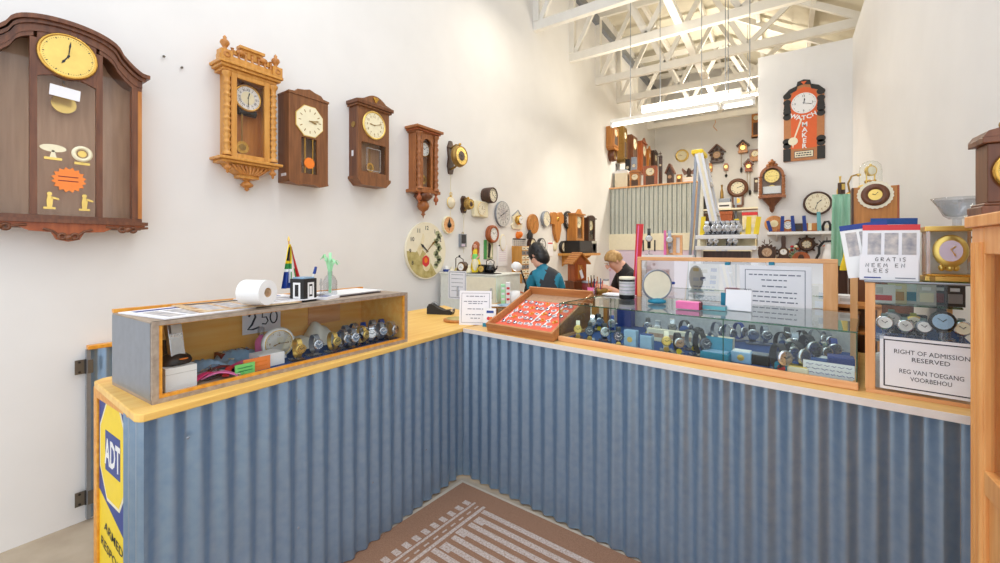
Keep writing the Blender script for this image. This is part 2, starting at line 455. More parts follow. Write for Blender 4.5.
b = MB(); b.bx(EL.x + .03, NL.x - .16, EL.y - .004, EL.y + .03, .862, .8945, 'amber_wood'); b.build('end_rail', t, bevel=.002)
b = MB(); b.bx(EL.x - .01, EL.x + .02, EL.y + .05, 2.3, .02, .89, 'ply'); b.build('back_board', t)
t = thing('counter', 'right shop counter clad in blue grey corrugated iron, under the glass watch case', 'counter', CC, CA)
b = MB(); b.slab([(.004, 0), (2.098, 0), (2.098, .78), (.3, .78), (.004, .34)], .895, CZ, 'counter_wood_across'); b.build('worktop', t, bevel=.004)
b = MB(); b.bx(.004, 2.098, -.004, .0, .895, .919, 'mat_white'); b.build('worktop_edging', t)
b = MB(); corrugated(b, 2.11, .012, .893, 'galvanised'); b.build('corrugated_panel', t, loc=(-.02, .03, 0))
b = MB(); b.bx(2.07, 2.098, .04, .76, .0, .894, 'ply'); b.build('side_board', t)
b = MB(); b.bx(.3, 2.07, .74, .76, .0, .894, 'ply'); b.build('back_board', t)
sw = (NL.x - .135) - (EL.x + .02)
t = thing('alarm_sign', 'tall blue and yellow alarm company sign on the end of the left counter', 'sign', ((EL.x + .03), EL.y + .008, 0), 0)
w, z0, z1 = .325, .17, .868
b = MB(); b.bx(0, w, .0, .004, z0, z1, 'yellow'); b.build('board', t)
b = MB()
b.prism([(0, z1), (0, .53), (w, .42), (w, z1)], -.0008, .0, 'royal')
b.build('blue_field', t)
def octo(cx, cz, rx, rz): return [(cx + rx * a, cz + rz * c) for a, c in ((-1, -.42), (-.45, -1), (.45, -1), (1, -.42), (1, .42), (.45, 1), (-.45, 1), (-1, .42))]
b = MB(); b.prism(octo(w / 2, .69, .146, .178), -.0016, -.0008, 'cream'); b.prism(octo(w / 2, .69, .136, .166), -.0024, -.0016, 'yellow'); b.build('octagon', t)
b = MB(); b.bx(w / 2 - .078, w / 2 + .078, -.0032, -.0024, .62, .76, 'royal'); b.text('ADT', .125, (w / 2, -.0038, .69), 'white', .03, w=.165); b.build('logo', t)
b = MB(); b.text('ARMED', .045, (w / 2 + .0, -.0012, .40), 'ink', .01, w=.2, rot=-.16); b.build('lettering', t)
b = MB(); b.text('RESPONSE', .045, (w / 2 + .0, -.0012, .33), 'ink', .01, w=.27, rot=-.16); b.build('lettering', t)
t = thing('half_gate', 'corrugated iron half gate with wooden cap folded back against the left wall', 'gate', (WX + .03, .63, 0), rad(88))
b = MB(); corrugated(b, .82, .02, .885, 'galvanised'); b.build('sheet', t, loc=(0, 0, 0))
b = MB(); b.bx(0, .82, -.022, .02, .885, .905, 'amber_wood'); b.build('cap', t, bevel=.003)
b = MB(); b.bx(-.004, .012, -.014, .014, .02, .885, 'steel_grey'); b.build('edge_strip', t)
for z in (.13, .80):
    b = MB(); b.bx(-.045, -.005, -.0, .004, z - .036, z + .036, 'hinge_steel'); b.bx(-.0, .02, -.020, -.016, z - .034, z + .034, 'hinge_steel'); b.cyl((-.004, -.004, z - .036), (-.004, -.004, z + .036), .006, 'dark_iron', n=8)
    for k in (-.025, .025): b.cyl((-.028, -.003, z + k), (-.028, 0, z + k), .006, 'dark_iron', n=6)
    b.build('hinge', t)
MU = (CC.x + .03, CC.y - .04)
t = MB()
mw, ml = 1.9, 1.75
t.bx(.0, mw, -ml, 0, 0, .008, 'carpet')
t.bx(-.025, mw, 0, .02, 0, .005, 'mat_edge'); t.bx(-.025, 0, -ml, 0.0, 0, .005, 'mat_edge')
def strip(x0, x1, y0, y1): t.bx(x0, x1, y0, y1, .008, .0094, 'carpet_white')
random.seed(3)
for i in range(24):                         # short dashes along the left edge
    y = -.125 - i * .06
    strip(.135, .178, y - .03, y); strip(.222, .231, y - .03, y)
strip(.186, .199, -1.5, -.11); strip(.248, .266, -1.5, -.11)
for i in range(24):
    y = -.13 - i * .06
    x0 = .288 if i % 3 else .275
    strip(x0, 1.75, y - .030, y)
    if i % 2: strip(x0, x0 + .06, y - .048, y - .030)
one(t, 'floor_mat', 'brown doormat printed with white stripes in the corner between the counters', 'mat', (MU[0], MU[1], 0), CA + rad(3.5))
ROM = ['XII', 'I', 'II', 'III', 'IIII', 'V', 'VI', 'VII', 'VIII', 'IX', 'X', 'XI']
def hand(mb, c, y, ang, L, w, mat, tail=.15):
    s, k = math.sin(ang), math.cos(ang)
    pts = [(-w * .6, -L * tail), (w * .6, -L * tail), (w, L * .55), (w * 1.8, L * .68), (0, L), (-w * 1.8, L * .68), (-w, L * .55)]
    mb.prism([(c[0] + x * k + z * s, c[2] - x * s + z * k) for x, z in pts], y, y + .0012, mat)
def dial(parent, c, r, face='ivory', rim='brass', ink='ink', num='roman', tm=(10, 9), rw=.08, sz=1., centre=None, th=.006, fast=False, handmat=None, sec=False):
    """a clock face standing th in front of y = c[1], with its rim, marks and hands"""
    y = c[1] - th
    b = MB(); b.disc((c[0], 0, c[2]), r, c[1], y, face, 32, sz)
    if centre: b.disc((c[0], 0, c[2]), r * .55, y, y - .001, centre, 28, sz)
    y -= .0006
    n = 12 if fast else 60
    for i in range(n):
        a = 2 * PI * i / n; big = (n == 12 or i % 5 == 0)
        r0 = r * (.84 if big else .87); r1 = r * .91; ww = r * (.022 if big else .008)
        s, k = math.sin(a), math.cos(a)
        b.add([(c[0] + r0 * s - ww * k, y, c[2] + (r0 * k + ww * s) * sz), (c[0] + r0 * s + ww * k, y, c[2] + (r0 * k - ww * s) * sz), (c[0] + r1 * s + ww * k, y, c[2] + (r1 * k - ww * s) * sz), (c[0] + r1 * s - ww * k, y, c[2] + (r1 * k + ww * s) * sz)], [(0, 1, 2, 3)], ink)
    if num and not fast:
        for i in range(12):
            a = 2 * PI * i / 12; rr = r * .69
            tx = ROM[i] if num == 'roman' else str(i or 12)
            if num == 'four' and i % 3: continue
            b.text(tx, r * .26, (c[0] + rr * math.sin(a), y, c[2] + rr * math.cos(a) * sz), ink, .01, rot=-a if num == 'roman' else 0)
    d = b.build('dial', parent)
    hm = handmat or ink
    h, m = tm
    b = MB(); hand(b, c, y - .003, 2 * PI * ((h + m / 60) / 12), r * .5, r * .03, hm); b.cyl((c[0], y - .0045, c[2]), (c[0], y, c[2]), r * .05, hm, n=10); b.build('hour_hand', d)
    b = MB(); hand(b, c, y - .005, 2 * PI * m / 60, r * .76, r * .02, hm); b.build('minute_hand', d)
    if rim:
        b = MB(); b.ring((c[0], c[1] - th * .6, c[2]), r * (1 + rw * .5), r * rw, rim, 32, 8, sz); b.build('bezel', d)
    return d
def turned(mb, p, L, r, mat, n=12, seg=5):
    """a turned column of height L standing on p"""
    prof = [(r * 1.25, 0), (r * 1.25, L * .03), (r * .8, L * .05)]
    for i in range(seg):
        z0 = .06 + .86 * i / seg; dz = .86 / seg
        prof += [(r * .7, L * z0), (r * 1.05, L * (z0 + dz * .25)), (r * .62, L * (z0 + dz * .5)), (r * .95, L * (z0 + dz * .6)), (r * .95, L * (z0 + dz * .72)), (r * .7, L * (z0 + dz * .8))]
    prof += [(r * .8, L * .94), (r * 1.25, L * .97), (r * 1.25, L)]
    return mb.lathe(prof, p, mat, n)
def finial(mb, p, h, r, mat, up=True, n=12):
    s = 1 if up else -1
    prof = [(r * .9, 0), (r * .35, h * .15), (r * .55, h * .25), (r, h * .48), (r * .85, h * .62), (r * .3, h * .75), (r * .42, h * .85), (r * .12, h * .97), (0, h)]
    prof = [(a, z * s) for a, z in prof]
    if not up: prof = prof[::-1]
    return mb.lathe(prof, p, mat, n)
def pendulum(parent, x, y, z0, z1, r, mat='brass', rod='old_brass'):
    b = MB(); b.bx(x - .004, x + .004, y - .002, y + .002, z0, z1, rod); b.disc((x, 0, z0), r, y + .006, y - .008, mat, 20); b.disc((x, 0, z0), r * .55, y - .008, y - .0095, rod, 16)
    return b.build('pendulum', parent)
def arc(cx, cz, rx, rz, a0, a1, n): return [(cx + rx * math.cos(rad(a0 + (a1 - a0) * i / n)), cz + rz * math.sin(rad(a0 + (a1 - a0) * i / n))) for i in range(n + 1)]
def shell(mb, w, h, d, t, mat, back='panel_inside', x=0, z=0):
    """an open-fronted case: sides, top, bottom and back board"""
    mb.bx(x - w / 2, x - w / 2 + t, -d, 0, z, z + h, mat); mb.bx(x + w / 2 - t, x + w / 2, -d, 0, z, z + h, mat)
    mb.bx(x - w / 2 + t, x + w / 2 - t, -d, 0, z, z + t, mat); mb.bx(x - w / 2 + t, x + w / 2 - t, -d, 0, z + h - t, z + h, mat)
    mb.bx(x - w / 2 + t, x + w / 2 - t, -.012, 0, z + t, z + h - t, back)
    return mb
def frame(mb, x0, x1, z0, z1, w, y0, y1, mat, wt=None, wb=None):
    wt = wt or w; wb = wb or w
    mb.bx(x0, x0 + w, y0, y1, z0, z1, mat); mb.bx(x1 - w, x1, y0, y1, z0, z1, mat)
    mb.bx(x0 + w, x1 - w, y0, y1, z1 - wt, z1, mat); mb.bx(x0 + w, x1 - w, y0, y1, z0, z0 + wb, mat)
    return mb
def star(cx, cz, r0, r1, n): return [(cx + (r0 if i % 2 else r1) * math.sin(PI * i / n), cz + (r0 if i % 2 else r1) * math.cos(PI * i / n)) for i in range(2 * n)]
base, w, h, D = lw(147, 137, 137, 20, 235)      # only used for its right side
D = .13; Yr = onx(142, 150, WX + D).y; Yc = onx(68, 150, WX + D).y; hw = Yr - Yc
zb = onx(68, 222, WX + D).z; zt = onx(68, 30, WX + D).z; zs = onx(142, 82, WX + D).z
t = thing('wall_clock', 'large dome-topped walnut wall clock with three glass panels and orange starburst sticker', 'clock', (WX, Yc, zb), LR)
h = zt - zb; hs = zs - zb
def dome(x, top, sh, wd):
    a = abs(x) / wd
    if a > .93: return sh
    if a > .62: u = (.93 - a) / .31; return sh + (top - sh) * .52 * u ** 1.4
    return sh + (top - sh) * (.52 + .48 * math.sqrt(max(0, 1 - (a / .62) ** 2)))
N = 40
out = [(-hw + 2 * hw * i / N, dome(-hw + 2 * hw * i / N, h, hs, hw)) for i in range(N + 1)]
b = MB(); b.prism([(-hw, 0)] + out[::-1][::-1] + [(hw, 0)], -.012, 0, 'panel_inside'); b.build('back_board', t)
b = MB()
b.bx(-hw, -hw + .02, -D + .02, 0, 0, hs, 'walnut'); b.bx(hw - .02, hw, -D + .02, 0, 0, hs, 'red_wood'); b.bx(-hw, hw, -D + .02, 0, 0, .02, 'walnut')
inner = [(x * .93, z - .03) for x, z in out]
n = len(out); vs = [(x, -D + .02, z) for x, z in out] + [(x, 0, z) for x, z in out] + [(x, -D + .02, z) for x, z in inner] + [(x, 0, z) for x, z in inner]
b.add(vs, [(i, i + 1, n + i + 1, n + i) for i in range(n - 1)] + [(2 * n + i, 3 * n + i, 3 * n + i + 1, 2 * n + i + 1) for i in range(n - 1)], 'walnut')
b.build('case', t)
b = MB()
for e, y0, y1, dz0, dz1 in ((0.0, -D - .005, -.0, -.035, .004), (.012, -D - .018, 0, -.002, .016), (.026, -D - .034, 0, .014, .034)):
    up = [(x * (1 + e / hw), z + dz1) for x, z in out]; lo = [(x * (1 + e / hw), z + dz0) for x, z in out]
    for i in range(n - 1):
        q = [lo[i], lo[i + 1], up[i + 1], up[i]]
        b.add([(x, y0, z) for x, z in q] + [(x, y1, z) for x, z in q], [(0, 1, 2, 3), (7, 6, 5, 4), (0, 4, 5, 1), (2, 6, 7, 3)] + ([(0, 3, 7, 4)] if i == 0 else []) + ([(1, 5, 6, 2)] if i == n - 2 else []), 'mahogany')
b.build('dome_moulding', t)
b = MB(); yf, yb = -D, -D + .02
mul = hw * .40
for s in (-1, 1): b.bx(min(s * hw, s * (hw - .018)), max(s * hw, s * (hw - .018)), yf + .001, yb, .031, hs, 'honey')
for x in (-hw + .03, -mul, mul, hw - .03): b.bx(x - .012, x + .012, yf - .001, yb, .031, dome(x, h, hs, hw) - (.06 if abs(x) < hw * .5 else .03), 'mahogany')
b.bx(-hw, hw, yf, yb, 0, .03, 'mahogany')
for i in range(n - 1):
    (x0, a0), (x1, a1) = out[i], out[i + 1]
    d0 = .035 + .02 * (abs(x0) > mul); q = [(x0, a0 - d0), (x1, a1 - d0), (x1, a1 - .0), (x0, a0 - .0)]
    b.add([(x, yf, z) for x, z in q] + [(x, yb, z) for x, z in q], [(0, 1, 2, 3), (7, 6, 5, 4), (0, 4, 5, 1), (2, 6, 7, 3)], 'mahogany')
zd = onx(68, 57, WX + D).z - zb; rd = (onx(96, 57, WX + D).y - onx(40, 57, WX + D).y) / 2
def lo_(x): return zd - rd * 1.34 + .035 * (1 - (x / mul) ** 2)
def hi_(x): return dome(x, h, hs, hw) - .03
for i in range(24):
    me_ = mul - .0121; xa, xb = -me_ + me_ * i / 12, -me_ + me_ * (i + 1) / 12; q = [(xa, lo_(xa)), (xb, lo_(xb)), (xb, max(hi_(xb), lo_(xb) + .01)), (xa, max(hi_(xa), lo_(xa) + .01))]
    b.add([(x, yf, z) for x, z in q] + [(x, yb, z) for x, z in q], [(0, 1, 2, 3), (7, 6, 5, 4), (0, 4, 5, 1)], 'mahogany')
door = b.build('door', t)
b = MB(); b.bx(-hw + .02, hw - .02, yf + .009, yf + .011, .03, hs - .02, 'smoke_glass'); b.build('glass', door)
b = MB(); b.disc((0, 0, zd), rd * 1.13, yb, yf - .004, 'mahogany', 32); b.build('dial_board', t)
dial(t, (0, yf - .004, zd), rd, 'gold', 'brass', 'ink', None, (7, 1), .07)
b = MB(); b.disc((0, 0, zd - rd * 2.2), .045, -.045, -.055, 'gold', 24); b.bx(-.004, .004, -.05, -.045, zd - rd * 2.2, zd - rd, 'brass'); b.build('pendulum', t)
zc = onx(66, 93, WX + D).z - zb
b = MB(); b.box((0 - .01, yf - .001, zc), (.105, .002, .052), 'paper', Matrix.Rotation(rad(4), 3, 'Y')); b.build('price_card', t, label='blank white price card')
zo = onx(69, 180, WX + D).z - zb
b = MB(); b.prism(star(.004, zo, .062, .05, 16), yf - .002, yf - .0005, 'orange_card')
for k in range(2): b.bx(-.034, .036, yf - .0028, yf - .002, zo + .012 - .02 * k, zo + .016 - .02 * k, 'dark_red')
b.build('sticker', t, label='orange starburst sticker')
b = MB()
za = onx(55, 160, WX + D).z - zb
for sx in (-.05,):
    b.bx(sx - .03, sx + .03, yf, yf + .001, za, za + .012, 'gold'); b.prism([(sx - .012, za + .012), (sx + .012, za + .012), (sx + .004, za + .045), (sx - .004, za + .045)], yf, yf + .001, 'cream'); b.prism(arc(sx, za + .055, .045, .018, 0, 360, 16)[:-1], yf, yf + .001, 'cream')
b.build('gilt_tazza', door, label='gold painted footed dish')
b = MB(); sx = .05; b.bx(sx - .028, sx + .028, yf, yf + .001, za - .008, za + .004, 'gold'); b.ring((sx, yf, za + .045), .03, .009, 'cream', 20, 6); b.bx(sx - .004, sx + .004, yf, yf + .001, za, za + .02, 'gold'); b.disc((sx, 0, za + .045), .016, yf + .001, yf, 'gold', 16); b.build('gilt_wreath', door, label='gold painted wreath')
zf = onx(55, 208, WX + D).z - zb
for sx in (-.062, .058):
    b = MB(); b.bx(sx - .02, sx + .02, yf, yf + .001, zf - .006, zf + .004, 'gold'); b.prism([(sx - .008, zf), (sx + .008, zf), (sx + .012, zf + .04), (sx + .004, zf + .058), (sx - .006, zf + .058), (sx - .01, zf + .035)], yf - .001, yf, 'gold'); b.disc((sx, 0, zf + .066), .009, yf, yf - .001, 'gold', 10); b.prism([(sx + .006, zf + .045), (sx + .032, zf + .038), (sx + .032, zf + .046), (sx + .006, zf + .055)], yf - .001, yf, 'gold'); b.build('gilt_figure', door)
b = MB(); b.bx(hw - .004, hw + .004, -D + .03, -.012, .02, hs - .02, 'honey'); b.build('side_panel', t)
zz = [(-hw - .01, .0), (hw + .01, .0), (hw + .01, -.018), (hw * .82, -.03), (hw * .6, -.022), (hw * .45, -.045), (hw * .2, -.05), (.04, -.085), (0, -.095), (-.04, -.085), (-hw * .2, -.05), (-hw * .45, -.045), (-hw * .6, -.022), (-hw * .82, -.03), (-hw - .01, -.018)]
b = MB(); b.bx(-hw - .02, hw + .02, -D - .02, 0, -.006, .012, 'mahogany'); b.prism(zz[::-1], -D - .006, -D + .012, 'red_wood'); b.bx(-hw, hw, -D + .02, 0, -.03, -.006, 'walnut'); b.build('apron', t)
for sx in (-hw * .78, 0, hw * .78):
    b = MB()
    for s in (-1, 1): b.ring((sx + s * .022, -D - .01, -.03 if sx else -.07), .012, .007, 'mahogany', 14, 6); b.tube([(sx + s * .03, -D - .01, -.03 if sx else -.068), (sx + s * .055, -D - .01, -.022 if sx else -.045), (sx + s * .085, -D - .008, -.018 if sx else -.035)], .006, 'mahogany')
    b.sphere((sx, -D - .012, -.03 if sx else -.075), .014, 'mahogany'); b.build('carved_scroll', t)
base, w, h, D = lw(219, 224, 276, 72, 160)
D = .12; Yl = onx(223, 120, WX + D).y; Yr = onx(277, 120, WX + D).y; w = Yr - Yl; Yc = (Yl + Yr) / 2
zb = onx(250, 160, WX + D).z; zt = onx(250, 77, WX + D).z; h = zt - zb
t = thing('wall_clock', 'carved light pine wall clock with crested top, turned columns and white enamel dial', 'clock', (WX, Yc, zb), LR)
b = MB(); shell(b, w * .8, h, D - .02, .018, 'pine', 'honey'); b.build('case', t)
b = MB(); frame(b, -w * .36, w * .36, 0, h, .035, -D, -D + .02, 'pine', .03, .03); door = b.build('door', t, bevel=.003)
b = MB(); b.bx(-w * .36 + .035, w * .36 - .035, -D + .008, -D + .01, .03, h - .03, 'smoke_glass'); b.build('glass', door)
for s in (-1, 1):
    b = MB(); turned(b, (s * w * .43, -D + .004, .01), h - .02, .022, 'pine', seg=6); b.build('column', t)
b = MB()
for z0, z1, e in ((h, h + .018, .0), (h + .018, h + .036, .018), (h + .036, h + .055, .03)): b.bx(-w / 2 - e, w / 2 + e, -D - e, 0, z0, z1, 'pine')
b.build('cornice', t, bevel=.004)
cz = h + .055; cw = w * .58
crest = [(-cw, cz), (cw, cz), (cw, cz + .05), (cw * .8, cz + .055), (cw * .66, cz + .085), (cw * .42, cz + .07), (cw * .36, cz + .105), (cw * .1, cz + .115), (-cw * .1, cz + .115), (-cw * .36, cz + .105), (-cw * .42, cz + .07), (-cw * .66, cz + .085), (-cw * .8, cz + .055), (-cw, cz + .05)]
b = MB(); b.bx(-cw, cw, -D - .02, -D + .03, cz, cz + .03, 'pine')
b.prism([(x * .9, z) for x, z in crest[2:-1]][::1], -D - .006, -D + .014, 'pine')
for i in range(7): x = -cw * .62 + cw * 1.24 * i / 6; turned(b, (x, -D - .012, cz + .03), .055, .009, 'pine_dark', 8, 1)
b.bx(-cw * .4, cw * .4, -D - .02, -D + .03, cz + .105, cz + .122, 'pine'); b.build('crest', t)
for s in (-1, 1):
    b = MB(); b.bx(s * (w * .47) - .032, s * (w * .47) + .032, -D - .03, -D + .035, cz, cz + .06, 'pine'); b.ring((s * w * .47, -D - .03, cz + .03), .015, .006, 'pine_dark', 16, 6); b.build('crest_block', t)
    b = MB(); finial(b, (s * w * .47, -D, cz + .06), .095, .028, 'pine_dark'); b.build('finial', t)
for s in (-.36, .36):
    b = MB(); b.sphere((s * cw, -D - .012, cz + .075), .018, 'pine_dark', 1.6, .7, 1); b.build('carved_leaf', t)
rd = (onx(261, 96, WX + D).y - onx(236, 96, WX + D).y) / 2; zd = onx(248, 96, WX + D).z - zb
dial(t, (0, -D + .05, zd), rd, 'white', 'brass', 'ink', 'roman', (12, 30), .1, centre='cream')
b = MB(); b.bx(-.05, .05, -D + .06, -.02, zd - .06, zd + .05, 'dark_iron'); b.cyl((.06, -D + .07, zd - .09), (-.05, -D + .07, zd - .09), .022, 'dark_iron'); b.build('movement', t)
pendulum(t, -.03, -.06, .085, zd - .06, .04, 'brass')
b = MB()
for z0, z1, e in ((-.034, -.018, .01), (-.018, 0, .028)): b.bx(-w / 2 - e, w / 2 + e, -D - e, 0, z0, z1, 'pine')
b.build('shelf_moulding', t, bevel=.004)
b = MB()
sec = [(-w * .4, -.034), (w * .4, -.034), (w * .36, -.05), (w * .24, -.08), (w * .12, -.098), (-w * .12, -.098), (-w * .24, -.08), (-w * .36, -.05)]
b.prism(sec[::-1], -D * .85, 0, 'pine')
for i in range(9): x = -w * .32 + w * .64 * i / 8; b.tube([(x, -D * .86, -.04), (x * .82, -D * .9, -.065), (x * .45, -D * .84, -.094)], .01, 'pine_dark')
b.build('corbel', t)
for s in (-1, 1):
    b = MB(); finial(b, (s * w * .42, -D + .005, -.034), .07, .022, 'pine_dark', False); b.build('drop', t)
b = MB(); b.bx(-.06, .06, -D * .8, -.02, -.118, -.098, 'pine'); finial(b, (0, -D * .5, -.118), .08, .04, 'pine_dark', False); b.build('base_drop', t)
base, w, h, D = lw(278, 289, 328, 98, 182)
t = thing('wall_clock', 'brown oak box wall clock with octagonal cream dial and small orange sticker', 'clock', base, LR)
b = MB(); shell(b, w, h, D - .02, .018, 'oak'); b.build('case', t)
b = MB(); fz = h * .10
b.bx(-w / 2, w / 2, -D, -D + .02, h * .52, h, 'oak'); b.bx(-w / 2, -w * .2, -D, -D + .02, 0, h * .52, 'oak'); b.bx(w * .2, w / 2, -D, -D + .02, 0, h * .52, 'oak'); b.bx(-w * .2, w * .2, -D, -D + .02, 0, fz, 'oak')
door = b.build('door', t)
b = MB(); b.bx(-w * .2, w * .2, -D + .008, -D + .01, fz, h * .52, 'smoke_glass')
for x in (-w * .1, w * .1): b.bx(x - .003, x + .003, -D + .004, -D + .008, fz, h * .52, 'brass')
b.build('glass', door)
crest = [(-w / 2 - .006, h), (w / 2 + .006, h), (w / 2 + .006, h + .015), (w * .36, h + .02), (w * .3, h + .04), (w * .14, h + .048), (0, h + .062), (-w * .14, h + .048), (-w * .3, h + .04), (-w * .36, h + .02), (-w / 2 - .006, h + .015)]
b = MB(); b.prism(crest[::-1], -D - .006, -D + .022, 'oak'); b.bx(-w / 2 - .004, w / 2 + .004, -D, 0, h, h + .014, 'oak'); b.build('crest', t)
b = MB(); b.prism([(-w / 2, 0), (-w / 2 , -.012), (-w * .3, -.03), (-w * .1, -.02), (w * .1, -.02), (w * .3, -.03), (w / 2, -.012), (w / 2, 0)], -D - .006, -D + .02, 'oak'); b.bx(-w / 2, w / 2, -D, 0, -.012, 0, 'oak'); b.build('base_rail', t)
zd = h * .72; rr = w * .36
oc = [(rr * math.cos(rad(22.5 + 45 * i)), zd + rr * 1.05 * math.sin(rad(22.5 + 45 * i))) for i in range(8)]
b = MB(); b.prism([(x * 1.05, zd + (z - zd) * 1.05) for x, z in oc], -D - .006, -D, 'gold'); b.build('dial_frame', t)
b = MB(); b.prism(oc, -D - .009, -D - .006, 'cream')
for i in range(12):
    a = PI * i / 6; s, k = math.sin(a), math.cos(a); r0, r1, ww = rr * .62, rr * .8, .003
    b.add([(r0 * s - ww * k, -D - .0095, zd + r0 * k + ww * s), (r0 * s + ww * k, -D - .0095, zd + r0 * k - ww * s), (r1 * s + ww * k, -D - .0095, zd + r1 * k - ww * s), (r1 * s - ww * k, -D - .0095, zd + r1 * k + ww * s)], [(0, 1, 2, 3)], 'old_brass')
dl = b.build('dial', t)
b = MB(); hand(b, (0, 0, zd), -D - .013, rad(100), rr * .5, .004, 'old_brass'); b.build('hour_hand', dl)
b = MB(); hand(b, (0, 0, zd), -D - .016, rad(80), rr * .7, .003, 'old_brass'); b.build('minute_hand', dl)
pendulum(t, -.04, -.06, h * .22, h * .5, .035, 'chrome')
b = MB(); zo = onx(308, 163, WX + D).z - base.z; b.prism(star(0, zo, .042, .038, 14), -D - .003, -D - .001, 'orange'); b.build('sticker', t, label='round orange sticker')
b = MB(); b.bx(-w / 2 - .0015, -w / 2, -D * .75, -D * .3, .03, .05, 'paper'); b.build('price_tag', t)
base, w, h, D = lw(349, 358, 389, 108, 178)
t = thing('wall_clock', 'dark oak wall clock with arched pediment, round cream dial and clear lower window', 'clock', base, LR)
b = MB(); shell(b, w, h, D - .02, .02, 'walnut'); b.build('case', t)
b = MB(); b.bx(-w / 2, w / 2, -D, -D + .02, h * .52, h, 'oak'); frame(b, -w / 2, w / 2, 0, h * .52, .035, -D, -D + .02, 'oak', .02, .045); door = b.build('door', t)
b = MB(); b.bx(-w / 2 + .035, w / 2 - .035, -D + .008, -D + .01, .045, h * .5, 'smoke_glass'); b.build('glass', door)
b = MB(); frame(b, -w * .22, w * .22, h * .1, h * .42, .004, -D + .005, -D + .008, 'chrome'); b.build('glass_line', door)
b = MB(); b.bx(-w / 2 - .03, w / 2 + .03, -D - .03, 0, h, h + .03, 'walnut'); b.bx(-w / 2 - .018, w / 2 + .018, -D - .018, 0, h - .016, h, 'oak')
b.prism([(w / 2 + .03, h + .03), *[(x, h + .03 + .012 + .055 * math.cos(x / (w * .36) * PI / 2) ** .8) for x in [w * .34 - w * .68 * i / 16 for i in range(17)]], (-w / 2 - .03, h + .03)][::-1], -D - .02, -D + .03, 'oak'); b.build('pediment', t, bevel=.003)
b = MB(); b.prism([(-.03, h + .075), (0, h + .035), (.03, h + .075), (.018, h + .085), (0, h + .08), (-.018, h + .085)], -D - .026, -D - .02, 'brass'); b.build('brass_shell', t)
dial(t, (0, -D, h * .75), w * .33, 'cream', 'gold', 'old_brass', 'arabic', (9, 12), .08)
pendulum(t, .0, -.06, h * .16, h * .5, .04, 'brass')
b = MB(); b.prism([(-w / 2 - .012, 0), (-w / 2 - .012, -.02), (-w * .38, -.07), (w * .38, -.07), (w / 2 + .012, -.02), (w / 2 + .012, 0)], -D - .01, 0, 'oak'); b.build('base', t)
b = MB(); b.disc((0, 0, 0), .024, 0, -.004, 'old_brass', 14); o = b.build('side_rosette', t, loc=(-w / 2, -D * .5, h * .72), rz=-PI / 2)
b = MB(); b.bx(-w / 2 - .002, -w / 2, -D * .5, -D * .3, h * .28, h * .36, 'paper'); b.build('price_tag', t)
D = .12; Yl = onx(417, 160, WX + D).y; Yr = onx(437, 160, WX + D).y; w = Yr - Yl; Yc = (Yl + Yr) / 2
zb = onx(426, 190, WX + D).z; zt = onx(426, 134, WX + D).z; h = zt - zb
t = thing('wall_clock', 'slim walnut wall clock with flat cornice, turned pillars and onion-shaped drop', 'clock', (WX, Yc, zb), LR)
b = MB(); shell(b, w * .94, h, D - .02, .02, 'amber_walnut'); b.build('case', t)
b = MB()
frame(b, -w * .3, w * .3, 0, h, .028, -D, -D + .02, 'amber_walnut', .02, .03)
b.prism([(-w * .3, h), (-w * .3, h - .12), *[(w * .24 * math.cos(rad(a)), h - .12 + .075 * math.sin(rad(a))) for a in range(180, -1, -15)], (w * .3, h - .12), (w * .3, h)], -D - .004, -D + .01, 'amber_walnut'); door = b.build('door', t)
b = MB(); b.bx(-w * .25, w * .25, -D + .012, -D + .014, .03, h - .03, 'glass'); b.build('glass', door)
for s in (-1, 1):
    b = MB(); turned(b, (s * w * .42, -D - .006, .0), h, .026, 'amber_walnut', seg=4); b.build('pillar', t)
    b = MB(); finial(b, (s * w * .42, -D - .006, -.03), .11, .026, 'red_wood', False); b.build('drop', t)
b = MB(); b.bx(-w / 2 - .045, w / 2 + .045, -D - .05, 0, h + .03, h + .055, 'amber_walnut'); b.bx(-w / 2 - .025, w / 2 + .025, -D - .03, 0, h + .012, h + .03, 'red_wood'); b.bx(-w / 2 - .01, w / 2 + .01, -D - .012, 0, h, h + .012, 'amber_walnut'); b.build('cornice', t, bevel=.003)
dial(t, (0, -D + .045, h * .74), w * .235, 'white', 'brass', 'ink', 'roman', (10, 8), .08)
pendulum(t, 0, -.06, h * .2, h * .6, .045, 'gold')
b = MB(); b.bx(-w / 2 - .03, w / 2 + .03, -D - .02, 0, -.03, 0, 'amber_walnut'); b.build('shelf', t, bevel=.003)
b = MB(); b.lathe([(w * .3, 0), (w * .34, -.03), (w * .24, -.06), (w * .15, -.075)][::-1], (0, -D * .55, -.03), 'mahogany', 16); b.build('corbel', t)
b = MB(); b.lathe([(w * .12, 0), (w * .2, -.028), (w * .215, -.055), (w * .17, -.085), (w * .06, -.105), (w * .045, -.12), (w * .08, -.132), (w * .03, -.145), (0, -.175)][::-1], (0, -D * .55, -.1), 'amber_walnut', 16); b.build('onion_drop', t)
for px, py, lb in ((163, 57, 'small bare nail in the left wall, upper of two'), (181, 68, 'small bare nail in the left wall, lower of two')):
    p = onx(px, py, WX); b = MB(); b.lathe([(.003, 0), (.003, .012), (.007, .013), (.007, .016), (0, .017)], (0, 0, 0), 'hinge_steel', 10, True, 'y'); one(b, 'wall_nail', lb, 'nail', p, LR)
FLc = onz(151.5, 405, CZ); FRc = onz(405.8, 339.6, CZ); BLc = onz(114.4, 376, CZ)
FRc = Vector((-1.63, 1.562, CZ))
cl = Vector((FRc.x - FLc.x, FRc.y - FLc.y, 0)); CLn = cl.length
CLA = math.atan2(cl.y, cl.x)                       # local x runs from the near end to the far end
cu = cl.normalized(); cv = Vector((-cu.y, cu.x, 0))  # local +y goes to the wall
CD = .36; CH = .255
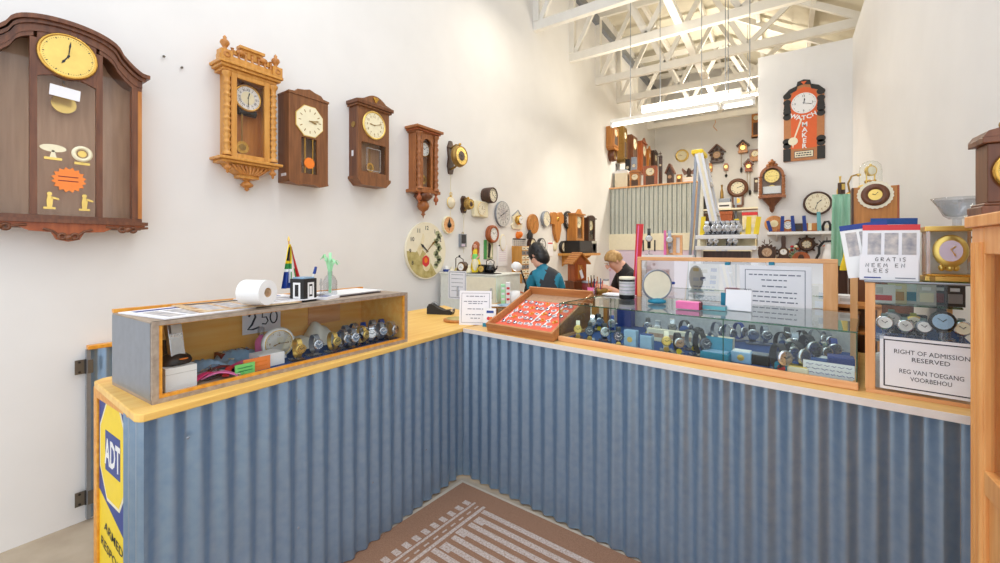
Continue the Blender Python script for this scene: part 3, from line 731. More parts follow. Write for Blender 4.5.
def lc(u, v, z=CZ): return Vector((FLc.x, FLc.y, 0)) + cu * u + cv * v + Vector((0, 0, z))
def lcuv(p): d = Vector((p[0] - FLc.x, p[1] - FLc.y, 0)); return d.dot(cu), d.dot(cv)
def onlc(px, py, v=0.):
    """the point of a pixel on the vertical plane v metres behind the case's front"""
    r = ray(px, py); o = lc(0, v, 0); n = Vector((cu.y, -cu.x, 0))
    return EYE + r * ((o - EYE).dot(n) / r.dot(n))
def LU(px, v): return lcuv(onlc(px, 300, v))[0]
t = thing('display_case', 'long wooden display case of watches with grey metal end on the left counter', 'display case', lc(0, 0), CLA)
b = MB(); b.bx(0, CLn, .0, CD, 0, .014, 'grey_wood'); b.build('base', t)
b = MB(); b.bx(0, CLn, -.004, CD, CH - .014, CH, 'grey_wood'); b.build('top', t, bevel=.002)
b = MB(); b.bx(.0, CLn, CD - .016, CD + .004, CH, CH + .012, 'amber_wood'); b.build('back_lip', t)
b = MB(); b.bx(.006, CLn - .006, CD - .012, CD, .014, CH - .014, 'ply')
b.build('back_board', t)
b = MB(); b.bx(0, .012, .012, CD, .014, CH - .014, 'ply'); b.build('end_board', t)
b = MB(); b.bx(-.0015, 0, .008, CD - .004, .012, CH - .006, 'steel_grey'); b.build('metal_cladding', t, label='grey metal sheet over the near end')
b = MB(); b.bx(CLn - .012, CLn, .012, CD, .014, CH - .014, 'ply'); b.build('end_board', t)
b = MB(); frame(b, 0, CLn, 0, CH, .017, -.006, .008, 'grey_wood', .012, .014); b.build('front_frame', t)
b = MB(); frame(b, .015, CLn - .012, .012, CH - .011, .012, -.002, .012, 'amber_wood', .004, .012); b.build('beading', t)
b = MB(); b.add([(.03, .01, .03), (CLn - .02, .01, .03), (CLn - .02, .01, CH - .016), (.03, .01, CH - .016)], [(0, 1, 2, 3)], 'glass'); b.build('front_glass', t)
b = MB(); b.bx(.28, CLn - .014, .03, CD - .02, .0142, .017, 'navy_cloth'); b.build('cloth_liner', t)
b = MB(); b.bx(.74, .92, CD - .02, CD - .0125, .1, CH - .02, 'beech'); b.build('back_patch', t, label='paler board fixed on the back')
b = MB(); b.bx(.55, .562, CD - .02, CD - .0125, .014, CH - .014, 'amber_wood'); b.build('back_batten', t)
ZC = CZ + .0172
def incase(px, py, z=ZC): return onz(px, py, z)
p = lc(LU(181, .05), .095, CZ + .0145); cw_ = (LU(197, .05) - LU(165.5, .05)) / 2
b = MB(); b.bx(-cw_, cw_, -.05, .05, 0, .075, 'white'); b.bx(-cw_, cw_, -.051, -.05, .054, .056, 'grey_face'); b.bx(-cw_ - .001, -cw_ * .6, -.0505, .0505, .074, .0765, 'paper')
one(b, 'carton', 'white carton under the cordless phone at the near end of the left case', 'box', p, CLA, bevel=.002)
p = lc(LU(180, .06), .105, CZ + .0915)
t = thing('cordless_phone', 'grey cordless phone standing in its black cradle on a white carton', 'phone', p, CLA + rad(10))
b = MB(); b.lathe([(.05, 0), (.052, .008), (.046, .02), (.034, .03), (.022, .036)], (0, 0, 0), 'black', 18, sy=.85); b.box((0, .02, .045), (.05, .02, .07), 'black'); b.build('cradle', t)
b = MB(); b.lathe([(.014, 0), (.014, .002), (0, .003)], (.005, -.041, .018), 'orange', 12, sy=.7); b.build('charge_light', t)
R = Matrix.Rotation(rad(-12), 3, 'X')
b = MB(); b.box((0, 0, .088), (.044, .02, .125), 'chrome', R); b.box((0, -.0115, .118), (.034, .002, .03), 'grey_face', R)
for i in range(4):
    for j in range(3): b.box(((j - 1) * .011, -.0085 + .0 + .0026 * i - .0, .094 - i * .0115), (.008, .006, .006), 'white', R)
b.build('handset', t, bevel=.003)
def bag(loc, rz, sx, sy, h, mat, nm, lb, inner=None):
    b = MB(); n = 9; vs = []; fs = []
    for j in range(n + 1):
        for i in range(n + 1):
            u, v = i / n * 2 - 1, j / n * 2 - 1; e = max(0, 1 - max(abs(u), abs(v)) ** 3)
            z = h * e * (.55 + .45 * math.sin(u * 5 + v * 3.3 + sx * 90)) + .002
            vs.append((u * sx / 2, v * sy / 2, z))
    for j in range(n):
        for i in range(n): a = j * (n + 1) + i; fs.append((a, a + 1, a + n + 2, a + n + 1))
    b.add(vs, fs, mat, True); b.bx(-sx / 2, sx / 2, -sy / 2, sy / 2, 0, .0015, mat)
    t = thing(nm, lb, 'bag', loc, rz)
    b.build('wrapper', t)
    if inner:
        b = MB(); b.bx(-sx * .3, sx * .3, -sy * .22, sy * .22, .0016, h * .35, inner); b.build('contents', t)
    return t
bag(lc(LU(206, .2), .2, CZ + .0145), CLA, .16, .12, .05, 'sky_plastic', 'plastic_bag', 'pale blue plastic bag beside the white carton in the left case', None)
bag(lc(LU(212, .13), .13, ZC), CLA + .3, .12, .1, .035, 'clear_plastic', 'plastic_packet', 'clear crumpled packet lying before the pink packets', 'white')
bag(lc(LU(240, .27), .27, ZC), CLA + .1, .17, .12, .05, 'sky_plastic', 'plastic_packet', 'blue cellophane packet lying behind the pink packets', 'cream')
random.seed(11)
pk = [(LU(206, .08), .08, .4, 'hot_pink', 'magenta strap packet lying nearest the white carton'), (LU(220, .055), .055, -.5, 'pink', 'light pink strap packet lying crosswise behind the case front'), (LU(230, .09), .09, .9, 'red', 'red strap packet leaning over the pink ones'), (LU(238, .11), .11, .2, 'hot_pink', 'magenta packet tucked behind the green card'), (LU(222, .13), .13, -.2, 'dark_red', 'dark red strap lying on the blue cloth behind the pink ones'), (LU(246, .14), .14, -.3, 'pink', 'pink packet lying behind the orange card')]
for u, v, a, m, lb in pk:
    t = thing('watch_strap', lb, 'watch strap', lc(u, v, ZC), CLA + a, 'coloured straps in the left case')
    b = MB(); pts = [(-.055 + .11 * i / 8, 0, .006 + .018 * math.sin(PI * i / 8)) for i in range(9)]; b.ribbon(pts, .022, .004, m, (0, 1, 0)); b.build('strap', t)
    b = MB(); frame(b, -.007, .007, 0, .014, .003, -.011, .011, 'chrome'); b.build('buckle', t, loc=(.056, 0, .0))
b = MB(); b.prism([(-.035, 0), (.035, 0), (.035, .04), (-.035, .04)], -.001, .001, 'lime')
for k in (.012, .024): b.bx(-.026, .026, -.0016, -.001, k, k + .004, 'green')
one(b, 'price_card', 'small lime green card leaning by the orange card', 'card', lc(LU(245, .035), .035, ZC), CLA, None)
b = MB(); b.prism([(-.05, 0), (.05, 0), (.05, .05), (-.05, .05)], -.001, .001, 'orange_card')
for k in (.014, .03): b.bx(-.038, .038, -.0016, -.001, k, k + .005, 'orange')
one(b, 'price_card', 'bright orange card standing at the front of the left case', 'card', lc(LU(257, .045), .045, ZC), CLA)
b = MB(); b.bx(-.05, .05, -.04, .04, 0, .05, 'white'); b.bx(-.0505, .0505, -.0405, .0405, .036, .039, 'paper'); one(b, 'carton', 'small white carton behind the orange card', 'box', lc(LU(267, .10), .10, ZC), CLA, bevel=.002)
b = MB(); b.bx(-.055, .055, -.03, .03, 0, .035, 'dark_red'); b.bx(-.045, .045, -.022, .022, .035, .036, 'ivory'); b.bx(-.02, .02, -.01, .01, .036, .037, 'ink'); one(b, 'watch_box', 'dark red box with cream lid against the back of the left case', 'box', lc(LU(232, .31), .31, ZC), CLA, bevel=.002)
p = lc(LU(261, .24), .24, ZC)
t = thing('perfume_bottle', 'pink bottle with clear cap before the price note', 'bottle', p)
b = MB(); b.lathe([(.022, 0), (.024, .01), (.024, .065), (.018, .08), (.009, .088), (.009, .096)], (0, 0, 0), 'pink', 14); b.build('body', t)
b = MB(); b.lathe([(.013, .096), (.013, .125), (.008, .13), (0, .13)], (0, 0, 0), 'clear_plastic', 12); b.build('cap', t)
p = onlc(262, 320, CD - .022); u, v = lcuv(p)
t = thing('price_note', 'white note handwritten with a big two fixed inside the case back', 'note', lc(u, v, p.z), CLA)
b = MB(); b.bx(-.085, .085, -.001, .0, -.055, .045, 'paper'); b.build('sheet', t)
b = MB()
b.tube([(-.058, -.002, .022), (-.05, -.002, .036), (-.034, -.002, .035), (-.03, -.002, .018), (-.045, -.002, -.015), (-.062, -.002, -.034), (-.04, -.002, -.036), (-.015, -.002, -.03)], .0042, 'ink')
b.build('digit', t)
b = MB(); b.tube([(.022, -.002, .034), (.002, -.002, .034), (.0, -.002, .012), (.018, -.002, .012), (.026, -.002, -.006), (.015, -.002, -.02), (.0, -.002, -.016)], .003, 'ink'); b.build('digit', t)
b = MB(); b.tube([(.052 + .016 * math.cos(rad(a)), -.002, .008 + .028 * math.sin(rad(a))) for a in range(80, 431, 25)], .003, 'ink'); b.build('digit', t)
p = lc(LU(278, .16), .16, ZC)
t = thing('desk_clock', 'round white desk clock leaning among the watches in the left case', 'clock', p, CLA + rad(-12))
b = MB(); b.lathe([(.05, -.02), (.062, -.012), (.066, 0), (.062, .012), (.056, .014)], (0, 0, .066), 'white', 26, True, 'y'); b.build('rim', t)
dial(t, (0, -.01, .066), .052, 'ivory', 'gold', 'old_brass', 'four', (8, 15), .05, th=.004)
b = MB(); b.bx(-.03, .03, -.012, .03, 0, .008, 'white'); b.build('foot', t)
b = MB(); n = 26; vs = []; fs = []
for i in range(n + 1):
    u = LU(288, .26) + (LU(350, .26) - LU(288, .26)) * i / n
    for j in range(9):
        v = j / 8; hh = (.075 + .03 * math.sin(i * .55 + 1) + .012 * math.sin(i * 1.3)) * math.sin(PI * min(1, i / n * 1.15 + .02)) ** .5 if i < n else .0
        q = lc(u, .20 + .15 * v, ZC + .003 + max(0, hh) * math.sin(PI * v) ** .6); vs.append(q)
for i in range(n):
    for j in range(8): a = i * 9 + j; fs.append((a, a + 9, a + 10, a + 1))
b.add(vs, fs, 'white_cloth', True)
one(b, 'cloth', 'bunched white cloth lying behind the watches in the left case', 'cloth', (0, 0, 0))
def wristwatch(name, label, group, dialmat='white', strap='steel_grey', bezel='chrome', r=.02, stand='clear_plastic', oval=1.18, h=.075, tag=None, style='cuff'):
    """a watch closed round a C-shaped cuff on a foot: local -y faces out"""
    t = thing(name, label, 'watch', (0, 0, 0), 0, group)
    zc = h * .62
    b = MB(); b.bx(-.024, .024, -.02, .026, 0, .006, stand); b.ribbon([(0, .016, .006), (0, .02, .02), (0, .016, zc - .02)], .016, .003, stand); b.build('stand', t)
    b = MB(); pts = [(0, -.014 + .028 * (.5 - .5 * math.cos(rad(a))), zc + oval * .03 * math.sin(rad(a))) for a in range(28, 333, 22)]
    pts = [(0, -.004 - .024 * math.cos(rad(a)), zc + oval * .030 * math.sin(rad(a))) for a in range(22, 339, 21)]
    b.ribbon(pts, r * .95, .0026, strap); b.build('strap', t)
    R = Matrix.Rotation(0, 3, 'X')
    b = MB(); b.lathe([(r * .9, 0), (r * 1.05, .003), (r, .008), (r * .84, .0095)], (0, -.026, zc), bezel, 18, True, 'y'); b.cyl((r * .95, -.03, zc), (r * 1.22, -.03, zc), .0022, bezel, n=8); b.build('watch_case', t)
    b = MB(); b.disc((0, 0, zc), r * .84, -.0345, -.0352, dialmat, 18)
    for i in range(12):
        a = PI * i / 6; s, k = math.sin(a) * r * .68, math.cos(a) * r * .68
        b.box((s, -.0356, zc + k), (.0014, .0006, .0032), 'ink' if dialmat not in ('black', 'royal', 'charcoal') else 'white', Matrix.Rotation(a, 3, 'Y'))
    hm = 'ink' if dialmat not in ('black', 'royal', 'charcoal') else 'white'
    hand(b, (0, 0, zc), -.0368, rad(-55), r * .45, .0009, hm); hand(b, (0, 0, zc), -.038, rad(60), r * .65, .0007, hm)
    b.build('dial', t)
    if tag:
        b = MB(); b.disc((0, 0, .012), .011, -.0225, -.0235, tag, 14); b.build('price_tag', t)
    return t
PROTO = {}
def watch_at(kind, loc, rz, label, group, scale=1.):
    if kind not in PROTO:
        kw = dict(KINDS_W[kind]); PROTO[kind] = wristwatch('wristwatch', label, group, **kw); o = PROTO[kind]
        o.location = loc; o.rotation_euler.z = rz; o.scale = (scale,) * 3
    else:
        o = copy_tree(PROTO[kind], loc, rz, label, scale)
    o['group'] = group
    return o
KINDS_W = {
    'steel_white': dict(dialmat='white', strap='chrome', bezel='chrome'),
    'steel_blue': dict(dialmat='royal', strap='steel_grey', bezel='chrome'),
    'gold_white': dict(dialmat='ivory', strap='gold', bezel='gold', r=.018),
    'black_white': dict(dialmat='white', strap='black', bezel='chrome', tag='yellow'),
    'black_black': dict(dialmat='black', strap='black', bezel='gunmetal', tag='gold'),
    'black_grey': dict(dialmat='grey_face', strap='charcoal', bezel='chrome', r=.022),
    'blue_grey': dict(dialmat='grey_face', strap='royal', bezel='chrome', r=.021),
    'white_white': dict(dialmat='white', strap='ivory', bezel='gold', r=.019, tag='gold'),
    'plain_steel': dict(dialmat='grey_face', strap='steel_grey', bezel='steel_grey', r=.019, tag='yellow'),
}
OR = ['first', 'second', 'third', 'fourth', 'fifth', 'sixth', 'seventh', 'eighth', 'ninth', 'tenth', 'eleventh', 'twelfth', 'thirteenth', 'fourteenth', 'fifteenth', 'sixteenth', 'seventeenth', 'eighteenth', 'nineteenth', 'twentieth']
DESC = {'steel_white': 'steel bracelet watch with white dial', 'steel_blue': 'steel bracelet watch with blue dial', 'gold_white': 'gold bracelet watch with cream dial', 'black_white': 'black strapped watch with white dial and yellow tag', 'black_black': 'black watch with black dial and gold tag', 'black_grey': 'charcoal strapped watch with large grey dial', 'blue_grey': 'blue strapped watch with grey dial', 'white_white': 'ivory strapped watch with gilt rim', 'plain_steel': 'plain steel watch with grey dial and yellow tag'}
row1 = [(297, 352, 'gold_white'), (314, 349, 'steel_blue'), (332, 346, 'gold_white'), (342, 342, 'steel_white'), (351, 339, 'steel_blue'), (361, 336, 'gold_white'), (371, 335, 'steel_white'), (380, 333, 'steel_blue'), (390, 331, 'steel_white')]
row2 = [(345, 330, 'steel_blue'), (353, 328, 'steel_white'), (363, 327, 'blue_grey'), (372, 326, 'steel_blue'), (381, 325, 'blue_grey'), (389, 325, 'steel_blue')]
random.seed(5)
for row, nm in ((row1, 'left case front row'), (row2, 'left case back row')):
    for i, (px, py, k) in enumerate(row):
        v = .062 + .012 * (i % 2) if nm[-9:] == 'front row' else .15 + .02 * (i % 2); u = LU(px, v)
        watch_at(k, lc(u, v, ZC), CLA + rad(random.uniform(-35, 10)), '%s, %s from the white clock, %s' % (DESC[k], OR[i], nm), 'wristwatches in the left case', 1.12)
ZT = CZ + CH + .0005
def ontop(px, py): return onz(px, py, ZT)
def sheet_stack(mb, sx, sy, n, mats, dz=.0022, seed=1, jig=.02):
    rnd = random.Random(seed)
    for i in range(n):
        R = Matrix.Rotation(rnd.uniform(-.08, .08), 3, 'Z')
        mb.box((rnd.uniform(-jig, jig), rnd.uniform(-jig, jig), dz * (i + .5)), (sx, sy, dz * .9), mats[i % len(mats)], R)
    return mb
M('newsprint', (214, 206, 200), .8, c2=(150, 150, 160), scale=45, detail=2)
M('newsprint_warm', (226, 206, 170), .8, c2=(176, 130, 92), scale=30, detail=2)
a = ontop(150, 313); 
pu, pv = lcuv(a)
def paper_at(u, v, sx, sy, rz, zo, mat, lb, dz=.004):
    b = MB(); b.box((0, 0, dz / 2), (sx, sy, dz), mat)
    for k in range(4): b.bx(-sx * .42 + k * sx * .22, -sx * .42 + k * sx * .22 + sx * .17, -sy * .42, sy * .2, dz, dz + .0004, 'newsprint')
    b.bx(-sx * .42, sx * .3, sy * .28, sy * .4, dz, dz + .0004, 'royal' if 'blue' in lb else 'ink')
    return one(b, 'newspaper', lb, 'newspaper', lc(u, v, ZT + zo), CLA + rz, 'newspapers on the left case')
paper_at(.17, .18, .30, .30, .12, 0, 'paper', 'folded newspaper lying lowest at the near end of the case top, its blue heading showing')
paper_at(.34, .19, .36, .30, -.06, .0046, 'newsprint_warm', 'newspaper with brown pictures lying across the lower paper')
paper_at(.50, .19, .22, .28, .05, .0092, 'paper', 'newspaper with a blue banner lying nearest the paper roll')
p = ontop(261, 309); u, v = lcuv(p)
t = thing('paper_roll', 'white paper roll lying on its side on the left case', 'paper roll', lc(u, v + .03, ZT + .0142), CLA + rad(20))
b = MB(); R0, R1 = .047, .018
n = 30; vs = []
for y in (-.05, .05):
    for rr in (R0, R1): vs += [(rr * math.cos(2 * PI * i / n), y, R0 + rr * math.sin(2 * PI * i / n)) for i in range(n)]
fs = []
for i in range(n):
    j = (i + 1) % n; fs += [(i, j, n + j, n + i), (2 * n + i, 3 * n + i, 3 * n + j, 2 * n + j), (i, 2 * n + i, 2 * n + j, j), (n + i, n + j, 3 * n + j, 3 * n + i)]
b.add(vs, fs, 'white', True); o = b.build('tissue', t); clean(o)
for q in o.data.polygons: q.use_smooth = False
b = MB(); b.lathe([(.0178, -.049), (.0178, .049), (.0155, .049), (.0155, -.049), (.0178, -.049)], (0, 0, R0), 'newsprint_warm', 20, True, 'y'); b.build('card_core', t)
p = ontop(303, 302); u, v = lcuv(p)
u, v = LU(303.5, .1), .065
t = thing('pen_holder', 'black cube pen holder with white labels on the left case', 'pen holder', lc(u, v + .035, ZT), CLA + rad(15))
b = MB(); s = .037
for x0, x1, y0, y1 in ((-s, s, -s, -s + .005), (-s, s, s - .005, s), (-s, -s + .005, -s + .005, s - .005), (s - .005, s, -s + .005, s - .005)): b.bx(x0, x1, y0, y1, .004, .098, 'black')
b.bx(-s, s, -s, s, 0, .004, 'black'); b.build('body', t, bevel=.001)
b = MB(); frame(b, -.016, .02, .014, .082, .008, -s - .001, -s, 'white'); b.bx(-.005, .008, -s - .001, -s, .03, .066, 'white'); b.bx(-.03, .034, -s - .0008, -s, .008, .011, 'white'); b.build('label', t)
b = MB(); frame(b, -.02, .018, .014, .082, .009, -s - .001, -s, 'white'); o = b.build('label', t, rz=-PI / 2)
b = MB(); b.bx(-.03, .03, -.03, .03, .006, .104, 'sky_plastic'); one(b, 'note_pad', 'pale blue pad of notes standing inside the black pen holder', 'note pad', lc(u, v + .035, ZT), CLA + rad(15))
for dx, dy, ang, m, lb in ((.012, .033, .32, 'royal', 'blue capped pen leaning out of the black pen holder'),):
    b = MB(); R = Matrix.Rotation(ang, 3, 'Y'); b.cyl(R @ Vector((0, 0, 0)), R @ Vector((0, 0, .115)), .004, 'white', n=8); b.cyl(R @ Vector((0, 0, .112)), R @ Vector((0, 0, .145)), .0055, m, n=8); b.tube([R @ Vector((.006, 0, .14)), R @ Vector((.008, 0, .115))], .0012, m)
    one(b, 'pen', lb, 'pen', lc(u + dx, v + .033, ZT + .008), CLA)
p = lc(LU(291.5, .16), .16, ZT)
t = thing('hand_flag', 'small South African flag on a stick beside the black pen holder', 'flag', p, CLA + rad(-6))
b = MB(); b.cyl((0, 0, 0), (-.012, 0, .262), .003, 'pine', n=8); b.build('stick', t)
b = MB(); b.lathe([(.006, 0), (.004, .012), (0, .022)], (-.012, 0, .26), 'gold', 8); b.build('spear_tip', t)
b = MB(); b.lathe([(.03, 0), (.03, .006), (.01, .012), (.006, .02)], (0, 0, 0), 'dark_wood', 14); b.build('foot', t)
b = MB(); n = 16
def flp(i, j):
    q = i / n; c = -.012 - .014 * q; hw_ = .004 + .019 * q ** .8
    return (c + hw_ * (j / 4 - 1), -.006 - .007 * math.sin(j * 1.7 + q * 2), .245 - .19 * q)
for i in range(n):
    for j in range(8):
        q = (i + .5) / n
        m = ('yellow' if j in (0, 7) or q < .08 else 'ink') if q < .36 else 'yellow' if q < .43 else 'green' if q < .58 else 'white' if q < .65 else 'royal'
        if q > .62 and j > 5 and q < .85: m = 'green' if j == 7 else 'white'
        b.add([flp(i, j), flp(i + 1, j), flp(i + 1, j + 1), flp(i, j + 1)], [(0, 1, 2, 3)], m)
b.build('cloth', t)
b = MB()
def frp(i, j): q = i / n; return (-.004 + .03 * q + (.003 + .009 * q) * (j / 4 - 1), -.003 - .006 * math.sin(j * 1.5), .236 - .14 * q)
for i in range(n):
    for j in range(8): b.add([frp(i, j), frp(i + 1, j), frp(i + 1, j + 1), frp(i, j + 1)], [(0, 1, 2, 3)], 'red' if j > 1 else 'white' if i < 11 else 'green')
b.build('cloth_fold', t)
p = ontop(328, 297); u2, v2 = lcuv(p)
t = thing('plastic_bottle', 'clear plastic bottle holding pale green ribbon on the left case', 'bottle', lc(LU(330, .14), .14, ZT))
b = MB(); b.lathe([(.03, 0), (.032, .01), (.032, .075), (.022, .095), (.011, .105), (.011, .12)], (0, 0, 0), 'clear_plastic', 16); b.build('body', t)
b = MB()
random.seed(2)
for k in range(7):
    a = k * .9; pts = [(0, 0, .02 + .0 * k)] + [(.006 * math.sin(a), .006 * math.cos(a), .12), (.014 * math.sin(a), .014 * math.cos(a), .15 + .008 * k % .02), (.034 * math.sin(a), .03 * math.cos(a), .165 + .007 * k), (.05 * math.sin(a + .3), .03 * math.cos(a), .15 + .006 * k)]
    b.ribbon(pts, .012, .001, 'pale_green', (math.cos(a), -math.sin(a), .1))
b.build('ribbon', t)
p = ontop(320, 299); u2, v2 = lcuv(p)
b = MB(); b.lathe([(.008, 0), (.009, .01), (.006, .03), (.004, .06), (.007, .066), (.004, .09), (0, .095)], (0, 0, 0), 'clear_plastic', 10); one(b, 'glass_vial', 'slim clear vial standing by the plastic bottle', 'vial', lc(LU(321, .09), .09, ZT))
b = MB(); b.bx(-.16, .16, -.12, .12, 0, .004, 'dark_wood'); one(b, 'clipboard', 'dark wooden clipboard under the papers at the far end of the case', 'clipboard', lc(CLn - .24, .22, ZT), CLA + .1, bevel=.001)
b = MB(); sheet_stack(b, .27, .2, 4, ['paper', 'white'], .0022, 5, .012); one(b, 'paper_stack', 'white papers lying on the dark clipboard', 'papers', lc(CLn - .22, .2, ZT + .0045), CLA + .05)
b = MB(); b.bx(-.05, .05, -.035, .035, 0, .012, 'paper'); b.bx(-.03, .01, -.02, .02, .012, .013, 'royal'); one(b, 'leaflet', 'white leaflet with a blue block on the case edge', 'leaflet', lc(CLn - .40, .1, ZT), CLA + .4)
b = MB(); b.bx(-.045, .045, -.012, .012, 0, .012, 'pine'); one(b, 'wood_block', 'short wooden block beside the papers on the case', 'block', lc(CLn - .46, .2, ZT), CLA - .2)
def round_clock(nm, lb, xl, xr, yt, yb, off, rim, face, ink='ink', num='arabic', tm=(10, 10), rw=.12, cat='clock', grp=None, centre=None, deep=None, fast=False):
    c, w, h = lwr(xl, xr, yt, yb, off)
    r = h / 2; k = w / h
    t = thing(nm, lb, cat, (WX, c.y, c.z), LR, grp)
    ri = r * (1 - rw)
    b = MB(); b.lathe([(r * .96, 0), (r, off * .25), (r, off * .7), (r * .97, off * .95), (ri, off), (ri, off * .8)], (0, 0, 0), rim, 30, True, 'y'); b.build('case', t)
    dial(t, (0, -off * .8, 0), ri, face, None, ink, num, tm, 0, th=max(.002, off * .08), centre=centre, fast=fast)
    return t
def bracket_clock(xl, xr, yt, yb, lb, face, weight=None):
    c, w, h = lwr(xl, xr, yt, yb, .02)
    t = thing('bracket_clock', lb, 'clock', (WX, c.y, c.z), LR, None)
    hh = h / 2; D = .13 * h / .33
    b = MB(); b.prism([(-.035, -hh), (.035, -hh), (.05, -hh * .6), (.03, -hh * .3), (.045, 0), (.03, hh * .4), (.05, hh * .7), (.02, hh), (-.02, hh), (-.05, hh * .7), (-.03, hh * .4), (-.045, 0), (-.03, -hh * .3), (-.05, -hh * .6)][::-1] if False else [(-.03, -hh), (.03, -hh), (.05, -hh * .55), (.035, 0), (.05, hh * .6), (.02, hh), (-.02, hh), (-.05, hh * .6), (-.035, 0), (-.05, -hh * .55)], -.018, 0, 'dark_wood'); b.build('back_plate', t, bevel=.002)
    b = MB(); b.tube([(0, -.018, hh * .55), (0, -D * .6, hh * .72), (0, -D, hh * .62)], .011, 'old_brass'); b.tube([(0, -.018, -hh * .7), (0, -D * .5, -hh * .62), (0, -D, -hh * .35)], .011, 'old_brass'); b.sphere((0, -D, hh * .7), .016, 'brass'); b.build('bracket', t)
    b = MB(); b.lathe([(hh * .6, 0), (hh * .66, .02), (hh * .6, .05), (hh * .5, .055)], (0, -D * .75, 0), 'old_brass', 24, True, 'y'); b.build('case', t)
    dial(t, (0, -D * .75 - .055, 0), hh * .52, face, 'old_brass', 'ink', 'roman', (9, 30), .08, centre='dark_wood')
    b = MB(); b.cyl((0, -.012, -hh), (0, -.012, -hh - .45), .0022, 'cream', n=5); b.build('chain', t)
    return t
t = bracket_clock(443, 459, 141, 174, 'small brass dial clock on dark bracket right of the slim pillared clock', 'gold')
b = MB(); hh = .02
b.bx(-.001, .001, -.012, -.01, -.1, 0, 'cream')
c, w, h = lwr(447, 456, 196, 208, .02)
t = thing('fob_watch', 'cream pocket watch case hanging on the wall under the brass bracket clock', 'watch', (WX, c.y, c.z), LR)
b = MB(); b.lathe([(h * .46, 0), (h * .5, .01), (h * .44, .02), (0, .026)], (0, 0, -h * .04), 'ivory', 22, True, 'y'); b.ring((0, -.012, -h * .04), h * .46, .006, 'gold', 22, 6); b.build('case', t)
b = MB(); b.cyl((0, -.012, h * .42), (0, -.012, h * .56), .01, 'gold', n=8); b.ring((0, -.012, h * .66), .018, .004, 'gold', 14, 6); b.build('crown', t)
t = bracket_clock(459, 469.5, 196, 213, 'small brown clock on dark bracket with a long chain, left of the cream square clock', 'gold')
b = None
c, w, h = lwr(460, 466, 234, 247, .02)
t = thing('clock_weight', 'grey rectangular clock weight hanging on the wall beside the large painted dial', 'clock weight', (WX, c.y, c.z), LR)
b = MB(); b.bx(-w / 2, w / 2, -.03, 0, -h / 2, h / 2, 'steel_grey'); b.bx(-w * .36, w * .36, -.0315, -.03, -h * .2, h * .44, 'charcoal'); b.bx(-w * .36, w * .2, -.0315, -.03, -h * .44, -h * .28, 'lilac'); b.build('body', t, bevel=.003)
b = MB(); b.ring((0, -.015, h / 2 + .01), .012, .003, 'old_brass', 12, 6); b.build('hook', t)
c, w, h = lwr(474.5, 488.5, 201, 217, .05)
t = thing('wall_clock', 'small square cream wall clock left of the grey round clock', 'clock', (WX, c.y, c.z), LR)
b = MB(); b.bx(-w / 2, w / 2, -.05, 0, -h / 2, h / 2, 'cream'); b.build('case', t, bevel=.012, seg=3)
dial(t, (0, -.05, 0), min(w, h) * .4, 'ivory', 'gold', 'old_brass', 'arabic', (12, 15), .04)
round_clock('wall_clock', 'deep round dark brown wall clock with pale dial above the grey one', 488, 499.5, 187, 203, .13, 'dark_wood', 'ivory', 'ink', 'roman', (11, 20), .14)
round_clock('wall_clock', 'large round grey patterned wall clock without glass', 496, 510.5, 201, 227, .03, 'steel_grey', 'grey_face', 'ink', 'arabic', (8, 10), .05, centre='newsprint')
t = round_clock('wall_clock', 'pale wooden plate clock with dark centre right above the painted dial', 443, 455.5, 216, 234, .03, 'cream', 'beech', 'dark_iron', None, (12, 30), .1, fast=True)
b = MB(); b.lathe([(.03, .03), (.02, .045), (0, .048)], (0, 0, 0), 'dark_iron', 12, True, 'y'); b.prism([(-.03, -.02), (.03, -.02), (0, .07)], -.034, -.03, 'dark_iron'); b.build('centre_boss', t)
round_clock('wall_clock', 'round reddish brown wall clock with white dial beneath the grey patterned one', 489, 499.5, 225, 243, .06, 'red_wood', 'white', 'ink', 'arabic', (10, 10), .3)
c, w, h = lwr(405.5, 446, 222, 279.5, .025)
t = thing('wall_clock', 'large cream painted dial wall clock with red rose and farm scene', 'clock', (WX, c.y, c.z), LR)
r = h / 2
b = MB(); b.lathe([(r * .98, 0), (r, .006), (r, .018), (r * .985, .025)], (0, 0, 0), 'ivory', 44, True, 'y'); b.build('board', t)
d = MB(); y = -.0262
M('painted_olive', (168, 150, 84), .7, c2=(206, 192, 132), scale=18); M('painted_green', (140, 152, 112), .7, c2=(196, 196, 158), scale=22); M('painted_buff', (222, 206, 160), .7, c2=(238, 228, 196), scale=14)
d.prism([(-r * .95 * math.cos(rad(a)), -r * .95 * math.sin(rad(a))) for a in range(0, 121, 8)] + [(r * .1, -r * .3), (-r * .05, -r * .1), (-r * .3, r * .12), (-r * .55, -r * .05)], y, -.025, 'painted_olive')
d.prism([(-.35 * r, -r * .2), (-.2 * r, r * .05), (-.12 * r, r * .5), (-.2 * r, r * .62), (-.3 * r, r * .3), (-.5 * r, r * .02)][::-1], y - .0004, y, 'painted_buff')
for i in range(14):
    a = i * .45; d.prism([(r * (.55 + .1 * math.sin(a * 3)) + .04 * math.cos(k), r * (.62 - .09 * i) + .03 * math.sin(k)) for k in (0, 1.2, 2.4, 3.6, 4.8)], y - .0002, y, 'painted_green')
d.prism([(-.02 * r + r * .34 * math.cos(k * PI / 8) * .6, -r * .42 + r * .3 * math.sin(k * PI / 8)) for k in range(16)], y - .0012, y - .0004, 'painted_buff')
d.build('painting', t)
